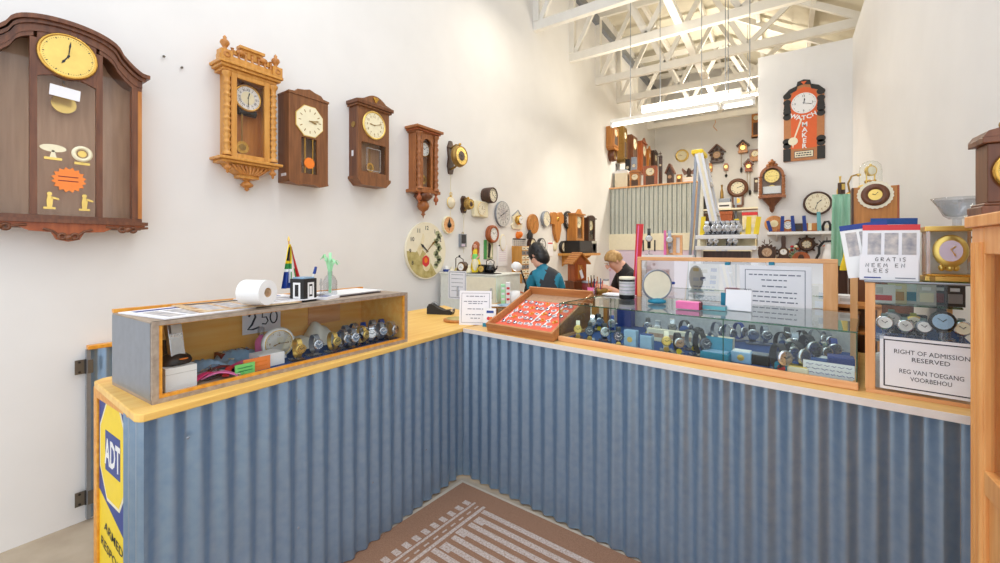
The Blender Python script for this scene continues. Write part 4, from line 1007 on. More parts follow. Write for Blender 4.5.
d = MB(); d.prism([(-.06 * r + r * .17 * math.cos(k * PI / 6) * (1 + .08 * (k % 2)), -r * .36 + r * .19 * math.sin(k * PI / 6) * (1 + .08 * (k % 2))) for k in range(12)], -.0285, -.026, 'red'); d.prism([(-.06 * r + r * .09 * math.cos(k * PI / 4), -r * .33 + r * .1 * math.sin(k * PI / 4)) for k in range(8)], -.0290, -.0285, 'orange'); d.build('painted_rose', t, label='red painted rose')
d = MB()
for i in range(12):
    if i in (4, 5, 6, 7, 3): continue
    a = PI * i / 6; d.text(str(i or 12), r * .2, (r * .8 * math.sin(a), -.0268, r * .8 * math.cos(a)), 'ink', .012, w=None)
d.build('numerals', t)
d = MB(); hand(d, (0, 0, 0), -.031, rad(-52), r * .4, .008, 'ink'); d.build('hour_hand', t)
d = MB(); hand(d, (0, 0, 0), -.033, rad(48), r * .6, .006, 'old_brass'); d.build('minute_hand', t)
c, w, h = lwr(500.5, 506.5, 234, 251, .02)
t = thing('wall_plaque', 'narrow pale oval plaque right of the reddish brown clock', 'plaque', (WX, c.y, c.z), LR)
b = MB(); b.lathe([(w * .5, 0), (w * .5, .01), (w * .44, .02), (w * .4, .014)], (0, 0, 0), 'ivory', 26, True, 'y', h / w); b.build('frame', t)
b = MB(); b.disc((0, 0, 0), w * .41, -.012, -.019, 'white', 26, h / w); b.build('panel', t)
c, w, h = lwr(513, 524, 211, 229, .04)
t = thing('wall_clock', 'white ornate little wall clock with brass drum left of the orange disc', 'clock', (WX, c.y, c.z), LR)
b = MB(); b.prism([(-w * .4, -h * .5), (w * .4, -h * .5), (w * .5, -h * .3), (w * .3, -h * .15), (w * .42, h * .15), (0, h * .5), (-w * .42, h * .15), (-w * .3, -h * .15), (-w * .5, -h * .3)], -.02, 0, 'ivory'); b.build('back_board', t)
b = MB(); b.lathe([(h * .25, 0), (h * .27, .05), (h * .22, .06)], (0, -.02, 0), 'brass', 22, True, 'y'); b.build('drum', t)
dial(t, (0, -.075, 0), h * .21, 'white', None, 'ink', None, (10, 10), fast=True)
b = MB(); b.tube([(-w * .42, -.02, h * .2), (0, -.03, h * .55), (w * .42, -.02, h * .2)], .008, 'steel_grey'); b.build('arch', t)
t = round_clock('wall_clock', 'plain orange wooden disc clock on the left wall above the person in teal', 528.5, 540, 214, 234, .05, 'pine_dark', 'honey', 'old_brass', 'arabic', (1, 35), .06)
round_clock('wall_clock', 'round pale green wall clock between the orange disc and shield-shaped plaque', 542.5, 551.5, 211, 227, .05, 'steel_grey', 'ivory', 'ink_grey', 'arabic', (12, 20), .08)
c, w, h = lwr(552, 564.5, 210, 243, .06)
t = thing('barometer', 'brown wooden wall piece with wide top tapering to a point', 'barometer', (WX, c.y, c.z), LR)
b = MB(); b.prism([(0, -h * .5), (w * .16, -h * .38), (w * .28, -h * .1), (w * .28, h * .08), (w * .5, h * .14), (w * .5, h * .36), (w * .3, h * .46), (w * .12, h * .42), (0, h * .34), (-w * .14, h * .42), (-w * .34, h * .42), (-w * .5, h * .3), (-w * .48, h * .06), (-w * .24, h * .06), (-w * .2, -h * .2)], -.05, 0, 'honey'); b.build('body', t, bevel=.01)
b = MB(); b.lathe([(h * .07, 0), (h * .06, .01), (0, .012)], (0, -.05, h * .22), 'brass', 18, True, 'y'); b.build('gauge', t)
round_clock('wall_clock', 'round black wall clock with white numerals right of the tapering brown piece', 565.5, 573, 211, 229, .05, 'black', 'black', 'white', 'arabic', (10, 10), .06, centre='white')
c, w, h = lwr(561.5, 568, 241, 253, .05)
t = thing('wall_clock', 'small oval black framed clock left of the stereo', 'clock', (WX, c.y, c.z), LR)
b = MB(); b.lathe([(w * .5, 0), (w * .5, .04), (w * .4, .05), (w * .36, .03)], (0, 0, 0), 'black', 24, True, 'y', h / w); b.build('case', t)
dial(t, (0, -.03, 0), w * .36, 'ivory', None, 'ink', None, (7, 20), sz=h / w, fast=True)
c, w, h = lwr(553.5, 558, 241, 251, .02)
b = MB(); b.lathe([(w * .5, 0), (w * .5, .01), (w * .3, .02), (0, .02)], (0, 0, 0), 'cream', 20, True, 'y', h / w); one(b, 'wall_plaque', 'tiny cream oval plaque beside the small black oval clock', 'plaque', (WX, c.y, c.z), LR)
round_clock('wall_clock', 'white round clock with dark rim behind the head of the person in teal', 539, 546.5, 238, 252, .05, 'charcoal', 'white', 'ink', 'arabic', (2, 0), .12)
round_clock('wall_clock', 'brown round clock with dark arch above the black haired person', 530.5, 536.5, 238, 250, .06, 'dark_wood', 'cream', 'ink', None, (3, 0), .2, fast=True)
def flat(nm, lb, cat, xl, xr, yt, yb, mat, extra=None, th=.008):
    c, w, h = lwr(xl, xr, yt, yb, th)
    b = MB(); b.bx(-w / 2, w / 2, -th, 0, -h / 2, h / 2, mat)
    if extra: extra(b, w, h, -th)
    return one(b, nm, lb, cat, (WX, c.y, c.z), LR)
def cal(b, w, h, y):
    b.bx(-w / 2, w / 2, y - .001, y, h * .38, h * .5, 'charcoal')
    for i in range(6):
        for j in range(4): b.bx(-w * .44 + i * w * .15, -w * .44 + i * w * .15 + w * .1, y - .001, y, h * .2 - j * h * .17, h * .2 - j * h * .17 + h * .1, 'steel_grey')
flat('wall_calendar', 'grey wall calendar left of the black haired person', 'calendar', 513, 525.5, 238.5, 249.5, 'grey_face', cal)
def pic(b, w, h, y):
    b.bx(-w * .5, -w * .2, y - .001, y, -h * .5, h * .5, 'green'); b.prism([(-w * .1, -h * .4), (w * .1, -h * .45), (w * .3, h * .2), (0, h * .4)], y - .0015, y, 'dark_iron'); b.prism([(w * .2, -h * .4), (w * .4, -h * .4), (w * .3, h * .3)], y - .0015, y, 'ivory')
flat('wall_picture', 'green painted tall picture above the black kettle', 'picture', 484, 493, 240, 259, 'painted_green', pic)
def lines(b, w, h, y):
    for k in range(7): b.bx(-w * .34, w * .34, y - .001, y, h * .34 - k * h * .1, h * .34 - k * h * .1 + h * .02, 'lilac')
    b.bx(-w * .4, w * .0, y - .001, y, h * .44, h * .5, 'ink')
flat('wall_chart', 'pale tall chart pinned under the oval plaque', 'chart', 497.5, 507.5, 245, 266, 'paper', lines)
def photo(b, w, h, y):
    b.bx(-w * .4, w * .1, y - .001, y, -h * .1, h * .3, 'sky_plastic'); b.bx(-w * .2, w * .4, y - .001, y, -h * .4, -h * .1, 'blue'); b.bx(0, w * .3, y - .0015, y, 0, h * .35, 'skin')
flat('wall_poster', 'poster with blue picture beneath the grey calendar', 'poster', 512.5, 522, 253, 269, 'paper', photo)
flat('wall_notice', 'white paper notice with red heading right of the dark rimmed clock', 'notice', 547.5, 553, 241.5, 256, 'paper', lambda b, w, h, y: b.bx(-w * .4, w * .4, y - .001, y, h * .34, h * .42, 'red'))
c, w, h = lwr(521.5, 529, 246, 283, .15)
t = thing('tool_rack', 'tall narrow rack of small drawers on the wall behind the teal person', 'rack', (WX, c.y, c.z - h / 2), LR)
b = MB(); b.bx(-w / 2, w / 2, -.15, 0, 0, h, 'pine'); b.build('body', t)
for k in range(8):
    for s in (-1, 1):
        b = MB(); z = h * (k + .5) / 8; b.bx(s * w * .24 - w * .2, s * w * .24 + w * .2, -.156, -.15, z - h * .05, z + h * .05, 'ivory' if k % 3 else 'steel_grey'); b.sphere((s * w * .24, -.16, z), .008, 'dark_iron', n=6, k=4); b.build('drawer', t)
b = MB(); b.sphere((0, -.08, .05), .06, 'orange', 1.3, .8, .8); b.sphere((.04, -.08, .06), .04, 'orange'); one(b, 'orange_toy', 'orange rounded ornament on the wall rack above the calendar', 'ornament', (WX, onx(520.5, 237, WX).y, onx(520.5, 239, WX).z))
b = MB(); b.lathe([(.04, 0), (.045, .06), (.02, .1), (.02, .12), (0, .13)], (0, 0, 0), 'dark_iron', 12); one(b, 'dark_bottle', 'dark little bottle beside the orange ornament', 'bottle', (WX + .06, onx(526, 239, WX).y, onx(526, 239, WX).z))
yS = onx(585, 250, WX + .25).y; zS = onx(585, 253, WX + .25).z
t = thing('wall_shelf', 'wooden wall shelf carrying the black stereo', 'shelf', (WX, yS, zS - .02), LR)
b = MB(); b.bx(-.5, .42, -.36, 0, -.02, .019, 'pine'); b.build('board', t)
for s in (-.35, .3):
    b = MB(); b.prism([(0, -.2), (0, -.02), (.25, -.02)], s - .01, s + .01, 'pine'); o = b.build('bracket', t, rz=-PI / 2)
c, w, h = lwr(570, 600, 241, 252, .25)
t = thing('stereo', 'black stereo cabinet on the wall shelf under two upright clocks', 'stereo', (WX, yS, zS), LR)
b = MB(); b.bx(-.34, .16, -.3, -.02, 0, .2, 'black'); b.bx(-.3, .1, -.302, -.3, .03, .17, 'charcoal'); b.build('body', t, bevel=.005)
b = MB(); b.bx(.17, .4, -.3, -.02, 0, .2, 'charcoal'); b.lathe([(.07, 0), (.05, -.01), (.02, -.006)], (.285, -.3, .09), 'black', 20, True, 'y'); b.bx(.17, .4, -.302, -.3, .16, .2, 'chrome'); b.build('speaker', t, bevel=.004)
def upright(nm, lb, xl, xr, yt, yb, mat, crest, dialmat):
    c, w, h = lwr(xl, xr, yt, yb, .25); h = h
    t = thing(nm, lb, 'clock', (WX + .02, c.y, zS + .2005), LR)
    h = c.z + h / 2 - zS - .2; w = max(.17, w)
    b = MB(); shell(b, w, h * .82, .14, .02, mat); b.build('case', t)
    b = MB(); frame(b, -w / 2, w / 2, 0, h * .82, w * .18, -.16, -.14, mat, .03, .04); b.bx(-w * .32, w * .32, -.152, -.145, .04, h * .8, 'glass'); b.build('door', t)
    b = MB(); b.bx(-w / 2 - .02, w / 2 + .02, -.18, 0, h * .82, h * .86, mat)
    if crest: b.prism([(-w * .3, h * .86), (w * .3, h * .86), (w * .18, h * .93), (.02, h), (-.02, h), (-w * .18, h * .93)], -.16, -.12, mat)
    else: b.prism([(-w * .5, h * .86), (w * .5, h * .86), *arc(0, h * .86, w * .5, h * .1, 15, 165, 8)], -.16, -.12, mat)
    b.build('crest', t)
    dial(t, (0, -.13, h * .6), w * .3, dialmat, 'brass', 'ink', None, (4, 40), fast=True)
    b = MB(); b.disc((0, 0, h * .2), .04, -.08, -.09, 'brass', 16); b.bx(-.005, .005, -.085, -.08, h * .2, h * .55, 'brass'); b.build('pendulum', t)
upright('upright_clock', 'honey coloured tall clock with pointed crest standing on the stereo', 580, 588, 209, 242, 'honey', True, 'ivory')
upright('upright_clock', 'dark grey brown tall clock with rounded top standing on the stereo', 592.5, 599, 214, 242, 'dark_wood', False, 'cream')
x0 = ony(440.5, 273, 3.3).x; x1 = ony(497, 273, 3.3).x; zc = 1.16
t = thing('filing_cabinet', 'white cabinet against the left wall carrying ornaments', 'cabinet', (0, 3.3, 0))
b = MB(); b.bx(x0, x1, 0, .42, 0, zc - .015, 'white_sheet'); b.bx(x0 - .01, x1 + .01, -.012, .43, zc - .015, zc, 'white_sheet'); b.build('body', t, bevel=.004)
xm = ony(463, 290, 3.3).x
for a, c2 in ((x0 + .01, xm - .01), (xm + .01, x1 - .01)):
    for z0, z1 in ((.62, 1.13), (.08, .6)):
        b = MB(); b.bx(a, c2, -.012, -.0, z0, z1, 'white_sheet' if a < xm - .1 else 'ivory'); d = b.build('door', t, bevel=.003)
        b = MB(); b.bx(c2 - .05, c2 - .035, -.026, -.012, z1 - .2, z1 - .1, 'chrome'); b.build('handle', d)
b = MB(); b.bx(-.13, .1, -.002, 0, -.19, .09, 'paper'); frame(b, -.12, .09, -.18, .08, .005, -.0026, -.002, 'ink_grey')
for k in range(5): b.bx(-.09, .06, -.0028, -.002, .05 - k * .04, .054 - k * .04, 'ink_grey')
one(b, 'notice_sheet', 'white notice sheet fixed on the front of the white cabinet', 'notice', (ony(458, 284, 3.28).x, 3.2875, ony(458, 280, 3.28).z))
def oncab(px, y=3.42): return Vector((ony(px, 270, y).x, y, zc))
p = oncab(446.5); t = thing('ink_bottle', 'squat blue capped white bottle at the left end of the white cabinet', 'bottle', p)
b = MB(); b.lathe([(.03, .0), (.034, .008), (.034, .024), (.0, .026)], (0, 0, 0), 'royal', 14); b.build('base', t)
b = MB(); b.lathe([(.022, .026), (.02, .05), (.012, .062), (0, .064)], (0, 0, 0), 'white', 12); b.build('body', t)
p = oncab(459.5, 3.5); t = thing('wire_stand', 'thin black wire frame stand on the white cabinet', 'stand', p)
b = MB(); b.tube([(-.05, 0, 0), (-.05, 0, .14), (-.03, 0, .155), (.0, 0, .155), (.05, 0, .13), (.06, 0, .0)], .005, 'dark_iron'); b.tube([(-.05, 0, .0), (-.05, .06, .0), (.06, .06, 0), (.06, 0, 0)], .005, 'dark_iron'); b.sphere((.0, 0, .165), .012, 'dark_iron'); b.build('frame', t)
p = oncab(463, 3.40); t = thing('mantel_clock', 'small brown arched mantel clock with white face on the white cabinet', 'clock', p)
b = MB(); b.prism([(-.07, 0), (.07, 0), (.06, .02), *arc(0, .055, .05, .055, 0, 180, 10), (-.06, .02)], -.03, .03, 'dark_wood'); b.build('case', t, bevel=.003)
dial(t, (0, -.03, .058), .036, 'white', 'brass', 'ink', None, (8, 20), fast=True)
for px, m, sx, sz, nm, lb in ((452, 'ivory', .035, .035, 'shell_ornament', 'cream lump of shell next to the blue capped bottle'), (456, 'painted_olive', .03, .03, 'stone_ornament', 'olive stone ornament left of the arched clock'), (469, 'cream', .03, .05, 'china_figure', 'cream china figure between the arched clock and red haired doll')):
    b = MB(); b.lathe([(sx * .9, 0), (sx, sz * .3), (sx * .6, sz * .8), (sx * .35, sz * 1.1), (sx * .4, sz * 1.4), (0, sz * 1.7)], (0, 0, 0), m, 12); one(b, nm, lb, 'ornament', oncab(px, 3.38))
p = oncab(476, 3.46); t = thing('doll', 'doll with long red hair and green and yellow dress on the white cabinet', 'doll', p)
b = MB(); b.lathe([(.055, 0), (.058, .02), (.05, .09), (.035, .14), (.022, .165), (.03, .19), (.034, .215), (.018, .235), (.014, .245)], (0, 0, 0), 'yellow', 16); b.build('dress', t)
b = MB(); b.lathe([(.036, .13), (.04, .16), (.035, .185), (.03, .19)], (0, 0, 0), 'lime', 14); b.lathe([(.03, .02), (.036, .1), (.02, .14)], (.012, -.025, 0), 'cream', 10); b.build('apron', t)
b = MB(); b.sphere((0, 0, .272), .03, 'skin', 1, 1, 1.15); b.sphere((0, -.031, .27), .004, 'skin', n=6, k=4)
for s in (-1, 1): b.sphere((s * .01, -.028, .278), .0035, 'ink', n=6, k=4)
b.build('head', t)
b = MB(); b.sphere((0, .008, .282), .036, 'red_wood', 1, .95, 1.05)
for s in (-1, 1): b.tube([(s * .026, -.004, .285), (s * .036, -.006, .25), (s * .034, -.006, .2), (s * .028, -.004, .15)], .012, 'red_wood', 8)
b.build('hair', t)
for s in (-1, 1):
    b = MB(); b.tube([(s * .032, 0, .21), (s * .05, -.01, .17), (s * .03, -.03, .14)], .009, 'skin', 8); b.build('arm', t)
p = oncab(483, 3.42); t = thing('desk_clock', 'black square desk clock with gold face beside the kettle', 'clock', p)
b = MB(); b.bx(-.04, .04, -.03, .03, 0, .085, 'black'); b.build('case', t, bevel=.006)
dial(t, (0, -.03, .043), .03, 'gold', 'brass', 'ink', None, (10, 10), fast=True)
p = oncab(490.5, 3.44); t = thing('kettle', 'round black kettle with clear lid on the white cabinet', 'kettle', p)
b = MB(); b.lathe([(.03, 0), (.05, .015), (.056, .04), (.045, .07), (.03, .08)], (0, 0, 0), 'black_gloss', 18); b.build('body', t)
b = MB(); b.lathe([(.032, .08), (.028, .095), (.01, .105), (.01, .115), (0, .12)], (0, 0, 0), 'clear_plastic', 14); b.build('lid', t)
b = MB(); b.tube([(.05, 0, .03), (.075, 0, .05), (.08, 0, .075)], .008, 'black_gloss', 8); b.build('spout', t)
b = MB(); b.tube([(-.045, 0, .065), (-.05, 0, .12), (0, 0, .14), (.045, 0, .12), (.04, 0, .065)], .005, 'black_gloss'); b.build('handle', t)
b = MB(); b.bx(-.16, .16, -.07, .07, 0, .006, 'dark_iron'); one(b, 'dark_tray', 'thin dark tray in front of the kettle on the white cabinet', 'tray', Vector((ony(483, 272, 3.345).x, 3.36, zc)))
bx0, bx1, by0, by1, bz = -2.45, -1.66, 4.36, 5.6, .90
t = thing('workbench', 'cluttered wooden workbench between the two people', 'workbench', (0, 0, 0))
b = MB(); b.bx(bx0, bx1, by0, by1, bz - .035, bz, 'pine'); b.build('worktop', t, bevel=.004)
for x in (bx0 + .05, bx1 - .05):
    for y in (by0 + .05, by1 - .05):
        b = MB(); b.bx(x - .03, x + .03, y - .03, y + .03, 0, bz - .035, 'pine'); b.build('leg', t)
b = MB(); b.bx(bx0 + .05, bx1 - .05, by0 + .04, by1 - .04, bz - .13, bz - .035, 'dark_wood'); b.build('apron', t)
def onbench(px, py): return onz(px, py, bz)
p = atd(577, 290, 5.2); p.z = bz
t = thing('cuckoo_clock', 'large brown house-shaped clock with pitched roof on the workbench', 'clock', p, YAW + rad(28))
t.scale = (.78, .78, .98)
b = MB(); b.bx(-.15, .15, -.11, .11, 0, .10, 'mahogany'); b.bx(-.165, .165, -.125, .125, .0, .02, 'dark_wood'); b.bx(-.16, .16, -.12, .12, .10, .115, 'mahogany'); b.build('plinth', t, bevel=.003)
b = MB(); b.bx(-.115, .115, -.085, .085, .115, .34, 'red_wood'); b.prism([(-.115, .34), (.115, .34), (0, .43)], -.085, .085, 'red_wood'); b.build('house', t)
for s_ in (-1, 1):
    b = MB(); R = Matrix.Rotation(s_ * rad(38), 3, 'Y'); b.box((s_ * .085, 0, .395), (.225, .25, .016), 'honey', R)
    for k in range(5): b.box((s_ * (.02 + .034 * k), 0, .456 - .0266 * k), (.004, .25, .008), 'red_wood', R)
    b.build('roof_slope', t)
b = MB(); frame(b, -.075, .055, .13, .33, .016, -.098, -.085, 'red_wood'); b.bx(-.06, .04, -.09, -.086, .145, .315, 'honey'); b.build('door', t)
b = MB(); b.box((.01, -.1, .2), (.05, .003, .11), 'paper', Matrix.Rotation(rad(-24), 3, 'Y')); b.tube([(-.02, -.1, .3), (-.01, -.1, .27), (.0, -.1, .25)], .002, 'cream'); b.build('price_tag', t, label='white swing ticket')
b = MB(); b.tube([(.03, -.1, .28), (.06, -.105, .23), (.085, -.1, .2)], .006, 'pine_dark'); b.build('branch', t)
random.seed(21)
cl_ = [('jar', 'clear jar of tools standing right of the house clock', 594, 281, 'clear_plastic'), ('tool_pot', 'pink pot of pens on the workbench', 591, 287, 'pink'), ('brass_bowl', 'brass bowl at the near side of the workbench', 600, 281, 'old_brass')]
for nm, lb, px, py, m in cl_:
    p = atd(px, 288, 4.55 if nm != 'brass_bowl' else 4.6); p.z = bz
    t = thing(nm, lb, nm.replace('_', ' '), p)
    b = MB()
    if nm == 'brass_bowl': b.lathe([(.03, 0), (.07, .03), (.085, .07), (.078, .07), (.06, .03), (0, .012)], (0, 0, 0), m, 18)
    else: b.lathe([(.034, 0), (.038, .09), (.035, .09), (.03, .01), (0, .01)], (0, 0, 0), m, 16)
    b.build('body', t)
    for k in range(4 if nm != 'brass_bowl' else 3):
        b = MB(); a = k * 1.7; b.cyl((.012 * math.cos(a), .012 * math.sin(a), .015), (.03 * math.cos(a), .03 * math.sin(a), .16 + .02 * k), .005, ['red', 'royal', 'honey', 'black'][k], n=7)
        one(b, 'hand_tool', '%s handled tool sticking up out of the %s on the bench' % (['red', 'blue', 'wooden', 'black'][k], nm.replace('_', ' ')), 'tool', p)
for k, (px, d, sx, sy, sz, m, nm, lb) in enumerate(((586, 4.5, .12, .09, .05, 'cream', 'parts_box', 'cream open box of parts before the house clock'), (604, 4.6, .16, .06, .06, 'beech', 'clock_movement', 'wooden clock body being worked on under the hands'), (598, 5.25, .1, .08, .09, 'painted_green', 'tin', 'green tin behind the tool jar'), (606, 5.35, .07, .07, .12, 'white', 'tin', 'white tin beside the face of the person in black'), (588, 5.0, .14, .09, .12, 'dark_red', 'tin', 'dark red tin at the back of the workbench'))):
    p = atd(px, 288, d); p.z = bz
    t = thing(nm, lb, nm.replace('_', ' '), p, YAW + .2 * k)
    b = MB()
    if nm == 'tin': b.lathe([(sx * .5, 0), (sx * .5, sz), (sx * .46, sz), (0, sz * .98)], (0, 0, 0), m, 16); b.build('body', t); b = MB(); b.lathe([(sx * .52, sz * .86), (sx * .52, sz * 1.02), (0, sz * 1.03)], (0, 0, 0), 'steel_grey', 16); b.build('lid', t)
    else: b.bx(-sx / 2, sx / 2, -sy / 2, sy / 2, 0, sz * .3, m); frame(b, -sx / 2, sx / 2, 0, sz, sx * .08, -sy / 2, sy / 2, m); b.build('body', t); b = MB(); b.ring((0, -sy * .2, sz * .6), sz * .25, sz * .06, 'brass', 14, 6); b.build('gear', t)
p = onbench(596, 297); p = atd(592, 293, 4.35); p.z = bz
b = MB(); b.box((0, 0, .001), (.16, .11, .002), 'paper', Matrix.Rotation(.4, 3, 'Z')); b.box((.05, .02, .003), (.1, .08, .002), 'cream', Matrix.Rotation(-.3, 3, 'Z')); one(b, 'paper_sheets', 'cream paper sheets at the near edge of the workbench', 'papers', p, YAW)
p = atd(516, 268, 4.0)
t = thing('bench_lamp', 'bench lamp with bright white head left of the person in teal', 'lamp', (p.x, p.y, 0), YAW)
hz_ = p.z
b = MB(); b.lathe([(.09, 0), (.09, .02), (.02, .035)], (.08, .08, .9), 'dark_iron', 18); b.build('base', t)
b = MB(); b.tube([(.08, .08, .93), (.10, .07, 1.05), (.02, .02, hz_ + .06)], .008, 'dark_iron'); b.build('arm', t)
R = Matrix.Rotation(rad(24), 4, 'Y') @ Matrix.Rotation(rad(30), 4, 'X')
b = MB(); b.T = Matrix.Translation((0, 0, hz_)) @ R; b.lathe([(.05, -.0), (.055, .01), (.045, .04), (.015, .06), (0, .06)], (0, 0, 0), 'white', 18); b.build('shade', t)
b = MB(); b.T = Matrix.Translation((0, 0, hz_)) @ R; b.lathe([(0, -.022), (.03, -.015), (.045, -.002), (.045, .0)], (0, 0, 0), 'lamp_glow', 18); b.build('bulb', t)
x0, y0 = -2.6, 3.55
t = thing('side_desk', 'low desk behind the counter corner under the bench lamp', 'desk', (0, 0, 0))
dp = [atd(500, 300, 3.55), atd(535, 300, 3.75)]
b = MB(); dx0, dx1, dy0, dy1 = p.x - .12, p.x + .30, p.y - .25, p.y + .2
b.bx(dx0, dx1, dy0, dy1, .87, .9, 'pine'); b.build('worktop', t)
for x in (dx0 + .03, dx1 - .03):
    for y in (dy0 + .03, dy1 - .03):
        b = MB(); b.bx(x - .02, x + .02, y - .02, y + .02, 0, .87, 'pine'); b.build('leg', t)
def skin_body(name, parent, V, E, mats, root, sub=2):
    """one continuous body grown over joints V = [(xyz, (rx, ry), material)]"""
    me = bpy.data.meshes.new(name); me.from_pydata([v[0] for v in V], E, []); o = bpy.data.objects.new(name, me); COL.objects.link(o)
    sk = o.modifiers.new('skin', 'SKIN'); sk.use_smooth_shade = True; sk.branch_smoothing = .4
    for i, v in enumerate(V):
        d = me.skin_vertices[0].data[i]; d.radius = v[1]; d.use_root = i == root
    sb = o.modifiers.new('subsurf', 'SUBSURF'); sb.levels = sub; sb.render_levels = sub
    dg = bpy.context.evaluated_depsgraph_get(); m2 = bpy.data.meshes.new_from_object(o.evaluated_get(dg)); m2.name = name
    bpy.data.objects.remove(o); bpy.data.meshes.remove(me)
    m2.materials.clear()
    for m in mats: m2.materials.append(MATS[m])
    segs = [(Vector(V[a][0]), Vector(V[b][0]), V[b][2]) for a, b in E]
    for f in m2.polygons:
        c = f.center; best = (9, 0)
        for a, q, mi in segs:
            d = q - a; tt = max(0, min(1, (c - a).dot(d) / max(d.length_squared, 1e-9))); best = min(best, ((a + d * tt - c).length, mi))
        f.material_index = best[1]; f.use_smooth = True
    o = bpy.data.objects.new(name, m2); COL.objects.link(o); o.parent = parent
    return o
def hand_mesh(parent, p, fwd, up, side=1, s=1.):
    """a relaxed curled hand: palm, four fingers of unequal length and a thumb from the palm's side"""
    f = Vector(fwd).normalized(); u = Vector(up); u = (u - f * u.dot(f)).normalized(); r = f.cross(u) * side
    p = Vector(p); b = MB()
    b.tube([p - f * .02 * s, p + f * .02 * s, p + f * .05 * s, p + f * .085 * s], .02, 'skin', 10, [.022 * s, .032 * s, .036 * s, .030 * s])
    for k, L in enumerate((.066, .076, .07, .055)):
        q = p + f * .078 * s + r * (.027 - .018 * k) * s; b.tube([q, q + f * L * .45 * s - u * .006 * s, q + f * L * .75 * s - u * .024 * s, q + f * L * .85 * s - u * .046 * s], .0085, 'skin', 8, [.0095 * s, .009 * s, .008 * s, .006 * s])
    q = p + f * .02 * s + r * .028 * s; b.tube([q, q + r * .025 * s + f * .02 * s, q + r * .03 * s + f * .045 * s - u * .01 * s, q + r * .022 * s + f * .065 * s - u * .022 * s], .01, 'skin', 8, [.012 * s, .011 * s, .0095 * s, .007 * s])
    return b.build('hand', parent)
def head(parent, c, f, up, hair, style, s=1.):
    """face details and hair for a head centred on c looking along f"""
    f = Vector(f).normalized(); u = Vector(up); u = (u - f * u.dot(f)).normalized(); r = f.cross(u)
    T = Matrix((( r.x, -f.x, u.x, c[0]), (r.y, -f.y, u.y, c[1]), (r.z, -f.z, u.z, c[2]), (0, 0, 0, 1)))
    def mk(): b = MB(); b.T = T; return b
    for sx in (-1, 1):
        b = mk(); b.sphere((sx * .032, -.082, .008), .012, 'white', 1.2, .7, .8, 8, 6); b.sphere((sx * .032, -.089, .008), .0055, 'ink', 1, .5, 1, 8, 6); b.build('eye', parent)
        b = mk(); b.sphere((sx * .078, .012, -.004), .026, 'skin', .35, .7, 1.2, 10, 8); b.build('ear', parent)
        b = mk(); b.tube([(sx * .016, -.092, .026), (sx * .034, -.091, .031), (sx * .05, -.083, .026)], .004, hair, 6); b.build('eyebrow', parent)
    b = mk(); b.prism([(-.013, -.036), (.013, -.036), (.004, .012), (-.004, .012)], -.112, -.075, 'skin'); b.sphere((0, -.1, -.03), .014, 'skin', 1, 1, .8, 8, 6); b.build('nose', parent)
    b = mk(); b.tube([(-.022, -.084, -.062), (0, -.092, -.06), (.022, -.084, -.062)], .005, 'pink', 6); b.build('mouth', parent)
    b = mk(); n, k = 22, 14; vs = []; fs = []
    for j in range(k + 1):
        for i in range(n):
            a = 2 * PI * i / n; t_ = (j / k) * (1.0 if style == 'short' else 1.15)
            front = max(0, -math.sin(a)) ; lim = (.62 - .26 * front) if style == 'short' else (.86 - .42 * front)
            th = PI * t_ * lim; w_ = 1 + .05 * math.sin(i * 2.7 + j) 
            if style != 'short': w_ += .10 * max(0, math.sin(a))
            vs.append((.089 * w_ * math.sin(th) * math.cos(a), .012 + .104 * w_ * math.sin(th) * math.sin(a), .02 + .108 * w_ * math.cos(th)))
    for j in range(k):
        for i in range(n): q = (i + 1) % n; fs.append((j * n + i, (j + 1) * n + i, (j + 1) * n + q, j * n + q))
    b.add(vs, fs, hair, True)
    if style != 'short': b.sphere((0, .075, -.02), .075, hair, 1, .7, 1.25); b.sphere((0, .05, .06), .085, hair, 1.02, .8, .8); b.sphere((0, .05, -.055), .088, hair, 1.05, .8, 1.15)
    b.build('hair', parent)
def px2(px, py, d, o):
    """pixel to a person's own frame: x to the right of the view, z up"""
    q = atd(px, py, d); return q
d = 4.9; o0 = atd(631, 290, d); t = thing('person', 'fair haired person in black T-shirt bent over the workbench, working with both hands', 'person', (o0.x, o0.y, 0), YAW)
hx = (614 - 631) * d / 425; hzz = H + (HZ - 261.5) * d / 425
V = [((0.06, 0, .56), (.15, .13), 1), ((0.05, 0, .72), (.135, .15), 1), ((-.0, 0, .92), (.135, .16), 1), ((-.05, 0, 1.13), (.13, .16), 1), ((-.11, 0, 1.215), (.085, .09), 1), ((hx + .01, 0, hzz - .03), (.075, .085), 0), ((hx, 0, hzz + .035), (.082, .092), 0),
     ((-.05, -.19, 1.11), (.075, .075), 1), ((-.12, -.25, .93), (.06, .06), 1), ((-.16, -.25, .87), (.052, .052), 0), ((-.25, -.2, .945), (.035, .035), 0), ((-.33, -.14, .965), (.027, .024), 0),
     ((-.05, .19, 1.11), (.075, .075), 1), ((-.12, .25, .93), (.06, .06), 1), ((-.16, .25, .87), (.052, .052), 0), ((-.25, .18, .945), (.035, .035), 0), ((-.33, .10, .965), (.027, .024), 0),
     ((.02, -.1, .52), (.1, .1), 2), ((-.2, -.13, .54), (.085, .085), 2), ((-.36, -.14, .52), (.065, .065), 2), ((-.36, -.14, .28), (.058, .058), 2), ((-.33, -.14, .08), (.042, .042), 2), ((-.46, -.15, .045), (.035, .03), 3),
     ((.02, .1, .52), (.1, .1), 2), ((-.2, .13, .54), (.085, .085), 2), ((-.36, .14, .52), (.065, .065), 2), ((-.36, .14, .28), (.058, .058), 2), ((-.33, .14, .08), (.042, .042), 2), ((-.46, .15, .045), (.035, .03), 3)]
